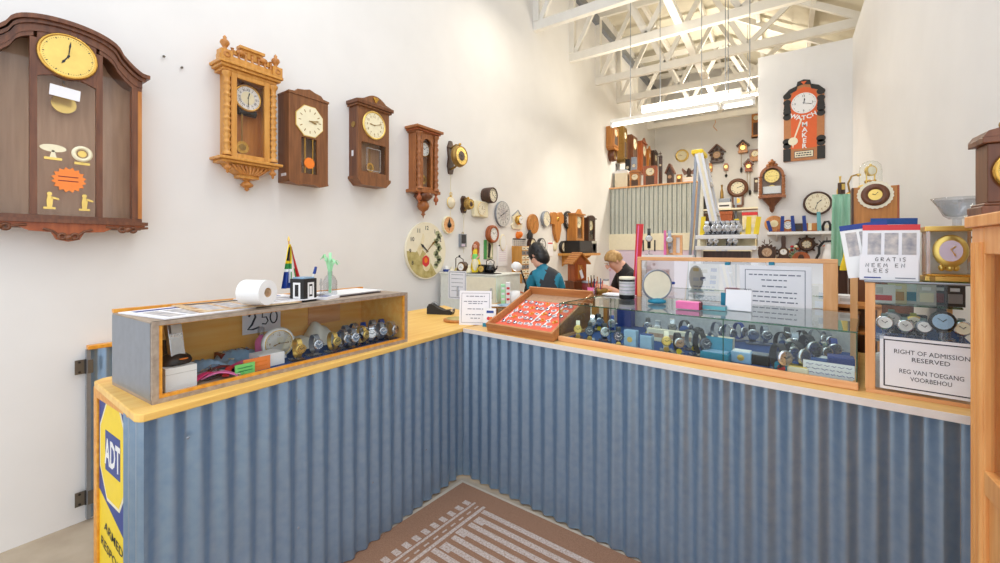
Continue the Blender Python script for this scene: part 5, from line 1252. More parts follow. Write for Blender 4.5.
E = [(0, 1), (1, 2), (2, 3), (3, 4), (4, 5), (5, 6), (3, 7), (7, 8), (8, 9), (9, 10), (10, 11), (3, 12), (12, 13), (13, 14), (14, 15), (15, 16), (0, 17), (17, 18), (18, 19), (19, 20), (20, 21), (21, 22), (0, 23), (23, 24), (24, 25), (25, 26), (26, 27), (27, 28)]
skin_body('body', t, V, E, ['skin', 'black_shirt', 'charcoal', 'black'], 0, 3)
head(t, (hx - .005, 0, hzz), (-.85, -.12, -.5), (-.3, 0, .9), 'blond_hair', 'short')
hand_mesh(t, (-.335, -.14, .965), (-1, .35, -.15), (0, 0, 1), 1); hand_mesh(t, (-.335, .10, .965), (-1, -.2, -.15), (0, 0, 1), -1)
st = thing('stool', 'round workshop stool under the person in black', 'stool', (o0.x + RT[0] * .05, o0.y + RT[1] * .05, 0), YAW)
b = MB(); b.lathe([(.17, .40), (.18, .41), (.18, .43), (.16, .44), (0, .44)], (0, 0, 0), 'black', 22); b.build('seat', st)
for k in range(4):
    a = k * PI / 2 + .78; b = MB(); b.cyl((.12 * math.cos(a), .12 * math.sin(a), .41), (.19 * math.cos(a), .19 * math.sin(a), 0), .014, 'steel_grey', n=8); b.build('leg', st)
d = 4.55; o0 = atd(548, 290, d); t = thing('person', 'black haired person in dark jacket with teal panels bent over, seen from behind', 'person', (o0.x, o0.y, 0), YAW)
k_ = d / 425; hx = (538.5 - 548) * k_; hzz = H + (HZ - 255) * k_
V = [((.03, -.02, .58), (.16, .13), 1), ((.03, .0, .74), (.145, .13), 1), ((.01, .03, .92), (.145, .13), 1), ((-.02, .06, 1.12), (.13, .115), 1), ((-.065, .09, 1.215), (.085, .08), 1), ((hx + .01, .13, hzz - .04), (.075, .08), 0), ((hx, .15, hzz + .03), (.085, .09), 0),
     ((-.145, .07, 1.12), (.07, .07), 1), ((-.19, .12, .95), (.065, .065), 1), ((-.2, .22, .86), (.052, .052), 1), ((-.15, .36, .93), (.04, .04), 1), ((-.12, .44, .95), (.027, .024), 0),
     ((.105, .04, 1.10), (.07, .07), 1), ((.15, .08, .93), (.065, .065), 1), ((.17, .2, .85), (.052, .052), 1), ((.06, .34, .92), (.04, .04), 1), ((.0, .42, .95), (.027, .024), 0),
     ((-.08, .02, .52), (.1, .1), 2), ((-.12, .22, .54), (.085, .085), 2), ((-.13, .4, .52), (.065, .065), 2), ((-.13, .4, .28), (.055, .055), 2), ((-.13, .36, .08), (.042, .042), 2), ((-.14, .5, .045), (.035, .03), 3),
     ((.12, .02, .52), (.1, .1), 2), ((.13, .22, .54), (.085, .085), 2), ((.13, .4, .52), (.065, .065), 2), ((.13, .4, .28), (.055, .055), 2), ((.13, .36, .08), (.042, .042), 2), ((.14, .5, .045), (.035, .03), 3)]
body = skin_body('body', t, V, E, ['skin', 'jacket', 'charcoal', 'black', 'teal'], 0, 3)
tp = [((-.17, .0, 1.04), .085), ((-.10, -.02, 1.14), .07), ((-.05, -.01, 1.24), .07), ((.155, -.02, 1.06), .09), ((-.23, .03, 1.04), .06)]
for f in body.data.polygons:
    if f.material_index == 1 and f.normal.y < .5:
        for c, r_ in tp:
            e = f.center - Vector(c); e.y *= .4
            if e.length < r_: f.material_index = 4
head(t, (hx - .003, .145, hzz), (-.55, .6, -.6), (-.25, .25, .9), 'black_hair', 'long')
hand_mesh(t, (-.12, .445, .95), (.1, 1, -.1), (0, 0, 1), -1); hand_mesh(t, (0, .425, .95), (-.35, 1, -.1), (0, 0, 1), 1)
st = thing('stool', 'round workshop stool under the person in teal', 'stool', (o0.x, o0.y, 0), YAW)
b = MB(); b.lathe([(.17, .40), (.18, .41), (.18, .43), (.16, .44), (0, .44)], (0.03, 0, 0), 'black', 22); b.build('seat', st)
for k in range(4):
    a = k * PI / 2 + .78; b = MB(); b.cyl((.03 + .12 * math.cos(a), .12 * math.sin(a), .41), (.03 + .19 * math.cos(a), .19 * math.sin(a), 0), .014, 'steel_grey', n=8); b.build('leg', st)
p = onz(457, 321, CZ)
t = thing('round_board', 'round wooden disc lying flat at the counter corner', 'board', p)
b = MB(); b.lathe([(.085, 0), (.09, .004), (.09, .014), (.08, .018), (.06, .016), (0, .016)], (0, 0, 0), 'honey', 30); b.build('rim', t)
b = MB(); b.lathe([(.07, .0165), (.068, .02), (0, .021)], (0, 0, 0), 'painted_olive', 26); b.build('inlay', t)
p = onz(441, 314, CZ)
t = thing('tape_dispenser', 'black desk tape dispenser on the counter near the wall', 'tape dispenser', p, rad(20))
b = MB(); b.prism([(-.1, 0), (.09, 0), (.1, .02), (.07, .035), (.03, .03), (-.02, .05), (-.06, .075), (-.085, .075), (-.1, .05)], -.03, .03, 'black'); b.build('body', t, bevel=.004)
b = MB(); b.ring((-.05, .0, .055), .025, .011, 'clear_plastic', 18, 8); b.build('tape_roll', t)
b = MB(); b.bx(.085, .1, -.026, .026, .02, .04, 'chrome'); b.build('cutter', t)
def textlines(b, w, h, y, rows, mat='ink_grey', t=.0045, seed=1):
    rnd = random.Random(seed)
    for z, ww in rows:
        x = -ww / 2
        while x < ww / 2 - .004:
            L = min(rnd.uniform(.012, .032), ww / 2 - x); b.bx(x, x + L, y - .0006, y, z, z + t, mat); x += L + .006
p = onz(475, 325, CZ)
t = thing('counter_notice', 'white printed notice with thin border standing on the counter corner', 'notice', p, YAW + rad(-6), rx=rad(-8))
b = MB(); w_, h_ = .205, .215; b.bx(-w_ / 2, w_ / 2, 0, .003, 0, h_, 'paper'); b.build('sheet', t)
b = MB(); frame(b, -w_ * .44, w_ * .44, .014, h_ - .014, .002, -.0008, 0, 'ink_grey'); b.build('border', t)
b = MB(); textlines(b, w_, h_, -.0002, ((.178, .12), (.145, .15), (.132, .09), (.098, .1), (.062, .12), (.04, .06)), 'ink_grey', .005); b.build('printing', t)
b = MB(); b.prism([(0, 0), (.07, 0), (.004, .12)], -.03, .03, 'paper'); o = b.build('strut', t, loc=(0, .004, 0), rz=PI / 2)
p = onz(489, 327, CZ)
t = thing('card_stand', 'small white card payment stand with orange and teal marks beside the wooden tray', 'card stand', p, YAW + rad(-12), rx=rad(-12))
b = MB(); b.bx(-.04, .04, 0, .004, 0, .115, 'white'); b.build('card', t)
b = MB(); b.bx(-.041, -.0, -.001, .0, 0, .024, 'teal'); b.build('teal_mark', t)
b = MB(); b.disc((-.006, 0, .052), .011, -.0, -.001, 'red', 16); b.disc((.010, 0, .052), .011, -.0, -.0012, 'orange', 16); b.build('emblem', t)
b = MB(); b.bx(-.02, .025, -.001, 0, .085, .1, 'royal'); b.build('blue_mark', t)
p = onz(503, 308, CZ)
p = rc(.17, .5)
t = thing('card_reader', 'dark card machine lying behind the card stand', 'card machine', p, CA + rad(30))
b = MB(); b.prism([(-.09, 0), (.09, 0), (.09, .03), (.03, .045), (-.06, .05), (-.09, .035)], -.045, .045, 'charcoal'); b.build('body', t, bevel=.006)
b = MB(); b.bx(-.05, .03, -.03, .03, .0485, .0515, 'sky_plastic'); b.build('screen', t)
for i, (px, m, hh, nm, lb) in enumerate(((497, 'pale_green', .17, 'file', 'pale green file standing on the low desk'), (502, 'white', .19, 'file', 'white file with red spots standing beside the green one'), (509, 'red_wood', .07, 'rope_coil', 'brown handled white jug on the low desk'))):
    q = atd(px + 6, 280, 3.95)
    b = MB()
    if nm == 'file': b.bx(-.02, .02, -.06, .06, 0, hh, m); [b.bx(-.014, .014, -.061, -.06, .03 + k * .05, .05 + k * .05, 'red' if m == 'white' else 'white') for k in range(3)]
    else: nm = 'jug'; b.lathe([(.05, 0), (.06, .05), (.045, .11), (.04, .11), (.05, .05), (0, .01)], (0, 0, 0), 'white', 16); b.tube([(.055, 0, .03), (.09, 0, .05), (.08, 0, .09), (.045, 0, .1)], .009, m)
    one(b, nm, lb, nm, (q.x, q.y, .90), YAW)
q = atd(505, 290, 3.75); b = MB(); b.bx(-.12, .1, -.06, .06, 0, .006, 'paper'); b.box((.02, .01, .009), (.16, .1, .005), 'sky_plastic', Matrix.Rotation(.3, 3, 'Z')); one(b, 'paper_sheets', 'blue and white papers lying on the low desk under the bench lamp', 'papers', (q.x, q.y, .9), YAW)
TA = rad(22)
t = thing('display_tray', 'shallow wooden tray lined in coral velvet, tilted up on the right counter', 'display tray', rc(.175, .03, CZ + .001), CA, rx=TA)
TW, TD, TH = .464, .47, .05
b = MB(); b.bx(0, TW, 0, TD, 0, .008, 'tray_wood'); b.build('base', t)
b = MB(); b.bx(0, TW, 0, .014, .008, TH, 'tray_wood'); b.build('front_rail', t, bevel=.002)
b = MB(); b.bx(0, TW, TD - .014, TD, .008, TH + .012, 'tray_wood'); b.build('back_rail', t, bevel=.002)
for x0, x1 in ((0, .014), (TW - .014, TW)):
    b = MB(); b.bx(x0, x1, .014, TD - .014, .008, TH, 'tray_wood'); b.build('side_rail', t, bevel=.002)
b = MB(); b.bx(.02, TW - .02, TD - .1, TD - .014, .008, .014, 'panel_inside'); b.build('felt_strip', t)
b = MB(); b.bx(.018, TW - .018, .016, TD - .09, .008, .013, 'velvet'); b.bx(.018, TW - .018, .016, .07, .013, .018, 'velvet'); b.build('velvet_lining', t)
b = MB(); b.prism([(.0, .0), (TD * math.cos(TA) - .01, 0), (TD * math.cos(TA) - .01, TD * math.sin(TA) - .006), (0, -.0)], 0, .012, 'tray_wood')
for x in (.02, TW - .03):
    bb = MB(); bb.prism([(.03, .0), (TD * math.cos(TA) - .02, 0), (TD * math.cos(TA) - .02, TD * math.sin(TA) - .02)], -.01, .0, 'tray_wood'); o = bb.build('support', t); o.matrix_parent_inverse = Matrix.Identity(4)
    o.rotation_euler = Matrix.Rotation(-TA, 3, 'X').to_euler(); M3 = Matrix.Rotation(-TA, 3, 'X') @ Matrix.Rotation(PI / 2, 3, 'Z'); o.rotation_euler = M3.to_euler(); o.location = (x, 0, 0)
Tm = Matrix.Translation(rc(.175, .03, CZ + .001)) @ Matrix.Rotation(CA, 4, 'Z') @ Matrix.Rotation(TA, 4, 'X')
def ontray(x, y, z=.0132): return (Tm @ Vector((x, y, z)))
TE = (Matrix.Rotation(CA, 4, 'Z') @ Matrix.Rotation(TA, 4, 'X')).to_euler()
def trinket(kind):
    b = MB()
    if kind == 0: b.lathe([(.010, 0), (.012, .003), (.008, .006), (0, .008)], (0, 0, 0), 'chrome', 12); b.sphere((0, 0, .009), .004, 'royal', n=8, k=6)
    elif kind == 1: b.bx(-.008, .008, -.012, .012, 0, .004, 'gold'); b.sphere((0, 0, .005), .006, 'orange', n=8, k=6)
    elif kind == 2: b.tube([(.011 * math.cos(a * .7), .011 * math.sin(a * .7), .004) for a in range(10)], .003, 'chrome'); b.sphere((.011, 0, .006), .006, 'white', n=8, k=6)
    else: b.bx(-.012, .012, -.007, .007, 0, .005, 'white'); b.bx(-.007, .007, -.004, .004, .005, .006, 'ink_grey')
    return b
TK = [('brooch', 'silver brooch with a blue stone'), ('pendant', 'gold pendant with an orange stone'), ('ring', 'silver ring with a white bead'), ('badge', 'white enamel badge with grey centre')]
TP = {}
random.seed(9)
for r_ in range(5):
    cnt = [0, 0, 0, 0]
    for c_ in range(9):
        k = (r_ * 3 + c_ * 2 + (c_ // 3)) % 4; cnt[k] += 1
        if r_ == 0: k = 3 if c_ > 3 else k
        x = .05 + .041 * c_ + random.uniform(-.006, .006); y = .105 + .058 * r_ + random.uniform(-.006, .006)
        lb = '%s, %s from left in row %s of the coral tray' % (TK[k][1], OR[c_], r_ + 1)
        if k not in TP: o = trinket(k).build(TK[k][0]); TP[k] = o; o['category'] = 'trinket'
        else: o = TP[k].copy(); COL.objects.link(o)
        o['label'] = lb; o['group'] = 'trinkets in the coral tray'
        o.location = ontray(x, y); o.rotation_euler = (Matrix.Rotation(CA, 4, 'Z') @ Matrix.Rotation(TA, 4, 'X') @ Matrix.Rotation(random.uniform(-.8, .8), 4, 'Z')).to_euler(); o.scale = (1.25,) * 3
for i, x in enumerate((.04, .24, .33)):
    b = MB(); b.bx(-.005, .005, -.13, .13, 0, .002, 'white'); o = one(b, 'ring_strip', 'white strip across the coral velvet, %s from the left' % OR[i], 'strip', ontray(x + .0, .22)); o.rotation_euler = TE
U0, U1, V0, V1, ZTOP = .641, 1.834, .082, .70, 1.115
t = thing('glass_case', 'long low glass case full of watches on the right counter', 'display case', rc(0, 0, CZ + .0005), CA)
b = MB(); b.bx(U0, U1, V0 - .004, V1, 0, .008, 'beech'); b.build('base', t)
b = MB(); b.bx(U0 - .004, U1 + .004, V0 - .012, V0 + .006, 0, .026, 'beech'); b.build('front_rail', t, bevel=.003)
for u in (U0, U1 - .01):
    b = MB(); b.bx(u, u + .01, V0 + .006, V1, .008, .026, 'beech'); b.build('side_rail', t)
b = MB(); b.bx(U0 + .01, U1 - .01, V1 - .012, V1, .008, .19, 'grey_face'); b.build('back_panel', t, label='pale grey back panel')
ht = ZTOP - CZ
def pane(nm, pts, mat='case_glass'):
    b = MB(); b.add(pts, [(0, 1, 2, 3)], mat); b.build(nm, t)
def edge(p, q, r=.0024):
    b = MB(); b.tube([p, q], r, 'glass_edge', 6); b.build('glass_edge', t)
um = [U0, .93, 1.42, U1]
for i in range(3): pane('front_pane', [(um[i], V0, .02), (um[i + 1], V0, .02), (um[i + 1], V0, ht), (um[i], V0, ht)])
for u in um: edge((u, V0, .02), (u, V0, ht))
pane('side_pane', [(U0, V0, .02), (U0, V1, .02), (U0, V1, ht), (U0, V0, ht)]); pane('side_pane', [(U1, V0, .02), (U1, V1, .02), (U1, V1, ht), (U1, V0, ht)])
pane('top_pane', [(U0, V0, ht), (U1, V0, ht), (U1, V1, ht), (U0, V1, ht)])
edge((U0, V0, ht), (U1, V0, ht), .003); edge((U0, V0, ht), (U0, V1, ht), .003); edge((U1, V0, ht), (U1, V1, ht), .003)
b = MB(); b.bx(U0 + .01, U1 - .01, V0 + .012, V1 - .02, .008, .0115, 'navy_cloth'); b.build('cloth_liner', t)
ZG = CZ + .0125
def ing(px, py):
    u, v = rcuv(onz(px, py, ZG)); return min(max(u, U0 + .04), U1 - .05), min(max(v, V0 + .035), V1 - .05)
GW = [(578, 338, 'white_white'), (590, 340, 'black_black'), (604, 341, 'black_grey'), (618, 346, 'black_black'), (666, 351, 'white_white'), (677, 353, 'black_white'), (690, 350, 'plain_steel'), (699, 356, 'black_black'), (712, 352, 'plain_steel')]
random.seed(4)
for i, (px, py, k) in enumerate(GW):
    u, v = ing(px, py); watch_at(k, rc(u, v, ZG), YAW + rad(random.uniform(-20, 20)), '%s, %s from left, front row of long glass case' % (DESC[k].split(' and ')[0], OR[i]), 'wristwatches in the long glass case', 1.12 if i != 7 else 1.3)
GB = [(584, 330, 'steel_white'), (598, 330, 'black_white'), (612, 332, 'blue_grey'), (648, 335, 'black_white'), (658, 338, 'steel_blue'), (672, 336, 'steel_white'), (684, 338, 'black_grey'), (716, 340, 'steel_blue'), (727, 343, 'steel_white'), (738, 341, 'blue_grey'), (752, 344, 'black_grey'), (764, 345, 'steel_blue')]
for i, (px, py, k) in enumerate(GB):
    u, v = ing(px, py); v = max(v, V0 + .16); watch_at(k, rc(u, v, ZG), YAW + rad(random.uniform(-35, 35)), '%s, %s from left, second row of long glass case' % (DESC[k].split(' and ')[0], OR[i]), 'wristwatches in the long glass case', 1.15)
GR = [(777, 372, 'black_grey', 1.5, 0), (785, 366, 'steel_white', 1.5, .03), (793, 371, 'black_grey', 1.6, 0), (781, 356, 'black_white', 1.5, .0), (795, 356, 'steel_blue', 1.5, .0), (806, 362, 'black_grey', 1.6, .02), (801, 352, 'black_black', 1.4, 0), (822, 362, 'steel_white', 1.2, 0), (833, 360, 'blue_grey', 1.3, 0), (826, 351, 'steel_blue', 1.3, 0), (787, 348, 'black_grey', 1.4, 0), (815, 350, 'steel_white', 1.4, 0)]
for i, (px, py, k, s_, dz) in enumerate(GR):
    u, v = ing(px, py); watch_at(k, rc(u, v, ZG), YAW + rad(random.uniform(-40, 30)), '%s, %s of the large watches at the glass case right end' % (DESC[k].split(' with')[0].replace(' and ', ' '), OR[i]), 'large watches at the right end of the glass case', s_ * .86)
def cuff_box(nm, lb, px, py, sx, sy, sz, m, top=None, tag=None, rz=0., cat='watch box', lid=False):
    u, v = ing(px, py); t = thing(nm, lb, cat, rc(u, v, ZG), CA + rz)
    b = MB(); b.bx(-sx / 2, sx / 2, -sy / 2, sy / 2, 0, sz, m); b.build('body', t, bevel=.003)
    if top: b = MB(); b.bx(-sx * .42, sx * .42, -sy * .42, sy * .42, sz, sz + .004, top); b.build('cushion', t)
    if lid: b = MB(); b.box((0, sy * .5 + .004, sz + sx * .25), (sx, .008, sx * .5), m, Matrix.Rotation(rad(-12), 3, 'X')); b.build('lid', t)
    if tag: b = MB(); b.disc((0, 0, sz * .5), min(.013, sz * .4), -sy / 2, -sy / 2 - .001, tag, 16); b.build('price_tag', t)
    return t
cuff_box('watch_box', 'upright clear faced watch box with gold tag left of the first glass joint', 631, 348, .06, .035, .085, 'sky_plastic', None, 'gold')
cuff_box('watch_box', 'pale blue upright watch box just right of the gold tagged one', 647, 350, .055, .035, .07, 'sky_plastic', 'navy_cloth')
cuff_box('watch_box', 'wide blue open watch box near the middle of the glass case', 716, 360, .11, .06, .035, 'teal', 'sky_plastic', None, 0, lid=True)
cuff_box('watch_box', 'white and blue watch box with round gold tag right of the wide blue one', 742, 362, .075, .05, .045, 'sky_plastic', 'white', 'gold')
cuff_box('watch_box', 'black watch box with grey cushion left of the second glass joint', 760, 364, .07, .05, .04, 'black', 'steel_grey')
cuff_box('watch_box', 'royal blue box standing behind the first watches', 626, 326, .09, .06, .11, 'royal', None, None)
cuff_box('watch_box', 'deep blue box at the far right end of the glass case', 842, 372, .08, .06, .06, 'royal', None, None, .1)
cuff_box('watch_box', 'small blue box with red and white label before the big watches', 779, 376, .045, .03, .035, 'teal', None, 'red')
cuff_box('watch_box', 'cream card box with gold watch lying before the big watches', 797, 377, .065, .04, .03, 'ivory', 'gold')
cuff_box('watch_box', 'navy box behind the handwritten card', 818, 372, .06, .05, .05, 'navy_cloth', None, None)
u, v = ing(596, 326); b = MB(); b.bx(-.012, .012, -.012, .012, 0, .15, 'honey'); b.bx(-.014, .014, -.014, .014, .15, .16, 'pine'); one(b, 'wood_block', 'square wooden peg standing at the back of the glass case', 'block', rc(u, max(v, .3), ZG), CA)
b = MB(); b.bx(-.2, .2, -.015, .015, 0, .06, 'ivory'); b.bx(-.19, .19, -.0155, -.015, .02, .04, 'panel_inside'); one(b, 'display_riser', 'long pale riser strip behind the middle watches', 'riser', rc(1.2, .36, ZG), CA)
u, v = ing(700, 336); b = MB()
b.sphere((0, 0, .03), .05, 'charcoal', 1.2, .8, .62, 12, 8); b.sphere((.04, 0, .05), .03, 'black', 1, 1, .9); b.sphere((-.03, .01, .05), .025, 'navy_cloth'); one(b, 'pouch', 'dark cloth pouch lying behind the middle watches', 'pouch', rc(u, .45, ZG), CA)
p = rc(*ing(823, 366), ZG); t2 = thing('figurine', 'small black and white animal figurine behind the handwritten card', 'ornament', p, CA)
b = MB(); b.sphere((0, 0, .022), .02, 'white', 1.3, .8, 1); b.sphere((-.018, -.004, .046), .013, 'black'); b.build('body', t2)
for sx in (-.012, .012):
    b = MB(); b.cyl((sx, 0, 0), (sx, 0, .018), .005, 'black', n=8); b.build('leg', t2)
p = online = None
u0, _ = rcuv(onz(814, 385, CZ + .02)); 
t2 = thing('handwritten_card', 'pale blue handwritten card leaning inside the glass at the right end', 'card', rc(1.755, V0 + .022, ZG), CA)
b = MB(); b.bx(-.073, .073, 0, .002, .0, .062, 'paper'); b.build('card', t2)
b = MB()
for k in range(4): 
    z = .05 - k * .0145; x = -.064; rnd = random.Random(k)
    while x < .06: L = rnd.uniform(.01, .024); b.tube([(x + L * j / 4, -.0006, z + .0025 * math.sin(j * 2.1 + k)) for j in range(5)], .0011, 'royal', 4); x += L + .005
b.build('handwriting', t2)
ZGT = ZTOP + .004
def ontopg(px, py): return onz(px, py, ZGT)
p = ontopg(657, 303); t = thing('table_mirror', 'round white table mirror with teal foot on the glass case', 'mirror', p, YAW + rad(4)); t.scale = (.9,) * 3
b = MB(); b.lathe([(.035, 0), (.05, .004), (.05, .016), (.03, .024), (.014, .028)], (0, 0, 0), 'teal', 20); b.build('foot', t)
b = MB(); b.disc((0, 0, .105), .084, .008, -.002, 'steel_grey', 40); b.ring((0, .0, .105), .084, .006, 'steel_grey', 40, 8); b.build('frame', t)
b = MB(); b.disc((0, 0, .105), .08, -.002, -.004, 'ivory', 40); b.build('plate', t)
b = MB(); b.cyl((.088, 0, .115), (.104, 0, .115), .008, 'royal', n=10); b.build('knob', t)
p = ontopg(689, 309); t = thing('small_box', 'bright pink box on the glass case beside the round mirror', 'box', p, CA)
b = MB(); b.bx(-.055, .05, -.02, .02, 0, .036, 'pink'); b.build('body', t, bevel=.003)
b = MB(); b.bx(.05, .054, -.02, .02, 0, .036, 'dark_red'); b.build('end_flap', t)
p = ontopg(712, 309); b = MB(); b.bx(-.06, .06, -.02, .02, 0, .016, 'teal_pale'); b.bx(-.058, .058, -.018, .018, .016, .02, 'steel_grey'); one(b, 'card_stack', 'flat stack of teal and grey cards right of the pink box', 'cards', p, CA)
p = ontopg(738, 310.5); t = thing('notepad', 'white spiral notepad standing open on the glass case', 'notepad', p, CA + rad(3), rx=rad(-10))
b = MB(); b.bx(-.052, .052, 0, .005, 0, .095, 'paper'); b.bx(-.052, .052, .03, .035, 0, .09, 'paper'); b.build('pages', t)
b = MB()
for k in range(11): b.ring((-.045 + k * .009, .002, .096), .005, .0012, 'dark_iron', 8, 5)
o = b.build('spiral', t)
p = ontopg(722, 308); b = MB(); b.bx(-.014, .014, -.003, .003, 0, .07, 'teal'); one(b, 'price_card', 'small teal card standing behind the notepad', 'card', p + CV * .04, CA)
p = onz(627, 299, ZGT - .002); u, v = rcuv(p); p = rc(max(u, U0 + .04), min(v, V1 - .06), ZGT)
t = thing('canister', 'black canister with pale grey label at the back of the glass case', 'canister', p, YAW); t.scale = (.92, .92, .86)
b = MB(); b.lathe([(.044, 0), (.046, .004), (.046, .128), (.044, .132)], (0, 0, 0), 'black', 24); b.build('body', t)
b = MB(); b.lathe([(.0466, .028), (.0468, .03), (.0468, .112), (.0466, .114)], (0, 0, 0), 'grey_face', 24)
for k in range(6): b.lathe([(.0471, .045 + k * .011), (.0471, .048 + k * .011)], (0, 0, 0), 'ink_grey' if k % 2 else 'lilac', 24)
b.build('label', t)
b = MB(); b.lathe([(.047, .128), (.048, .132), (.048, .142), (.044, .145), (0, .145)], (0, 0, 0), 'ivory', 24); b.build('lid', t)
p = rc(.72, .62, ZGT); b = MB(); sheet_stack(b, .16, .1, 3, ['paper', 'white'], .003, 8, .01); one(b, 'paper_stack', 'white papers at the left back corner of the glass case top', 'papers', p, CA)
VF = .735
def onf(px, py):
    r = ray(px, py); o = rc(0, VF, 0); n = CV; q = EYE + r * ((o - EYE).dot(n) / r.dot(n)); return (q - o).dot(CU), q.z
ua, za = onf(638, 255); ub, zb_ = onf(838, 262)
zt_ = 1.352; zl = 1.085
t = thing('framed_board', 'wide beech framed clear board of notices behind the glass case', 'notice board', rc(0, VF, CZ + .0005), CA)
h1 = zt_ - CZ; h0 = zl - CZ
b = MB(); b.bx(ua, ub, -.012, .012, h1 - .022, h1, 'beech'); b.build('top_rail', t, bevel=.002)
b = MB(); b.bx(ua + .022, ub - .055, -.01, .01, h0, h0 + .022, 'beech'); b.build('bottom_rail', t, bevel=.002)
b = MB(); b.bx(ua, ua + .022, -.012, .012, 0, h1 - .022, 'beech_up'); b.build('post', t, bevel=.002)
b = MB(); b.bx(ub - .055, ub, -.012, .012, 0, h1 - .022, 'beech_up'); b.build('post', t, bevel=.002)
glass('acrylic', (228, 231, 238), 1.0, .36)
b = MB(); b.add([(ua + .02, -.004, h0 + .02), (ub - .05, -.004, h0 + .02), (ub - .05, -.004, h1 - .02), (ua + .02, -.004, h1 - .02)], [(0, 1, 2, 3)], 'acrylic'); b.build('acrylic_sheet', t)
def onboard(nm, lb, cat, x0, x1, y0, y1, y, fn):
    xa, zt2 = onf(x0, y0); xb, _ = onf(x1, y0); xm, zc = onf((x0 + x1) / 2, (y0 + y1) / 2); _, z1 = onf((x0 + x1) / 2, y0); _, z0 = onf((x0 + x1) / 2, y1)
    tt = thing(nm, lb, cat, rc((xa + xb) / 2, VF + y, (z0 + z1) / 2), CA); fn(tt, xb - xa, z1 - z0); return tt
def f1(tt, w, h):
    b = MB(); b.bx(-w / 2, w / 2, 0, .002, -h / 2, h / 2, 'paper'); b.build('sheet', tt)
    b = MB(); frame(b, -w * .42, w * .42, -h * .42, h * .42, .003, -.0008, 0, 'ink_grey'); b.build('border', tt)
    b = MB(); textlines(b, w, h, -.0002, ((h * .3, w * .72), (h * .19, w * .36), (h * .06, w * .34), (-h * .06, w * .62), (-h * .16, w * .6), (-h * .26, w * .64), (-h * .36, w * .3)), 'ink_grey', .006, 4); b.build('printing', tt)
onboard('notice', 'large white bordered notice taped inside the beech framed board', 'notice', 740, 812, 266, 314, -.008, f1)
def f2(tt, w, h):
    b = MB(); b.bx(-w / 2, w / 2, 0, .004, -h / 2, h / 2, 'ivory'); b.build('sheet', tt)
    for i, (x, z, m) in enumerate(((-.3, .3, 'gold'), (.0, .25, 'painted_olive'), (.32, .3, 'royal'), (.3, .05, 'ink_grey'), (-.05, -.02, 'ink_grey'), (-.3, -.04, 'grey_face'), (.28, -.12, 'blue'))):
        b = MB(); b.bx(w * x - w * .1, w * x + w * .1, -.001, 0, h * z - h * .06, h * z + h * .06, m); b.build('picture', tt)
    b = MB(); textlines(b, w, h, -.0002, ((-h * .3, w * .8), (-h * .42, w * .7)), 'ink_grey', .005, 6); b.build('printing', tt)
onboard('price_list', 'cream picture sheet of small photographs behind the clear board', 'price list', 690, 719, 264, 293, .006, f2)
def f3(tt, w, h): b = MB(); b.bx(-w / 2, w / 2, 0, .002, -h / 2, h / 2, 'grey_face'); textlines(b, w, h, -.0002, ((h * .2, w * .7), (-h * .1, w * .6), (-h * .35, w * .7)), 'ink_grey', .005, 7); b.build('sheet', tt)
onboard('notice', 'grey printed strip below the picture sheet on the clear board', 'notice', 694, 720, 295, 301, .006, f3)
for i, px in enumerate((728, 772)):
    xx, zz = onf(px, 263.5); b = MB(); b.bx(-.012, .012, 0, .002, -.008, .008, 'teal'); one(b, 'sticky_tape', 'small teal tape square under the top rail, %s one' % ('left' if i == 0 else 'right'), 'tape', rc(xx, VF - .015, zz), CA)
xx, zz = onf(829.5, 269); b = MB(); b.bx(-.004, .004, 0, .002, -.02, .02, 'royal'); one(b, 'sticky_tape', 'narrow blue tape strip beside the right beech post', 'tape', rc(xx - .01, VF - .008, zz), CA)
def f4(tt, w, h):
    b = MB(); b.bx(-w / 2, w / 2, 0, .002, -h / 2, h / 2, 'painted_buff'); b.bx(-w * .1, w * .5, -.001, 0, -h * .1, h * .15, 'ink_grey'); b.bx(-w * .5, -w * .1, -.001, 0, h * .05, h * .4, 'painted_olive'); b.bx(-w * .3, w * .4, -.001, 0, -h * .45, -h * .2, 'white'); b.build('print', tt)
onboard('photograph', 'small landscape photograph at the right end of the clear board', 'photograph', 811, 830, 284, 309, .006, f4)
p = atd(634, 288, 2.72)
t = thing('red_strip', 'tall bright red plastic strip leaning beside the beech framed board', 'strip', (p.x, p.y, CZ), YAW)
q = atd(639.5, 224, 2.72)
b = MB(); dx = (639 - 633) * 2.72 / 425
b.prism([(-.016, .0), (.016, .0), (dx + .022, q.z - CZ), (dx - .022, q.z - CZ)], -.005, .005, 'red'); b.build('strip', t)
b = MB(); b.prism([(-.010 , .02), (-.004, .02), (dx - .008, q.z - CZ - .01), (dx - .015, q.z - CZ - .01)], -.0065, -.005, 'pink'); b.build('ridge', t)
A0, A1, B0, B1 = 1.857, 2.11, .085, .60
t = thing('glass_case', 'taller glass case of souvenirs at the right end of the counter', 'display case', rc(0, 0, CZ + .0005), CA)
hT = 1.288 - CZ
b = MB(); b.bx(A0, A1, B0 - .004, B1, 0, .012, 'beech'); b.build('base', t)
b = MB(); b.bx(A0 - .002, A0 + .024, B0 - .006, B0 + .018, .012, hT, 'beech_up'); b.build('front_post', t, bevel=.002)
b = MB(); b.bx(A0 - .002, A0 + .02, B1 - .02, B1, .012, hT, 'beech_up'); b.build('back_post', t, bevel=.002)
b = MB(); b.bx(A1 - .02, A1, B1 - .02, B1, .012, hT, 'beech_up'); b.build('back_post', t, bevel=.002)
b = MB(); b.add([(A0 + .024, B0, .012), (A1, B0, .012), (A1, B0, hT), (A0 + .024, B0, hT)], [(0, 1, 2, 3)], 'glass'); b.build('front_pane', t)
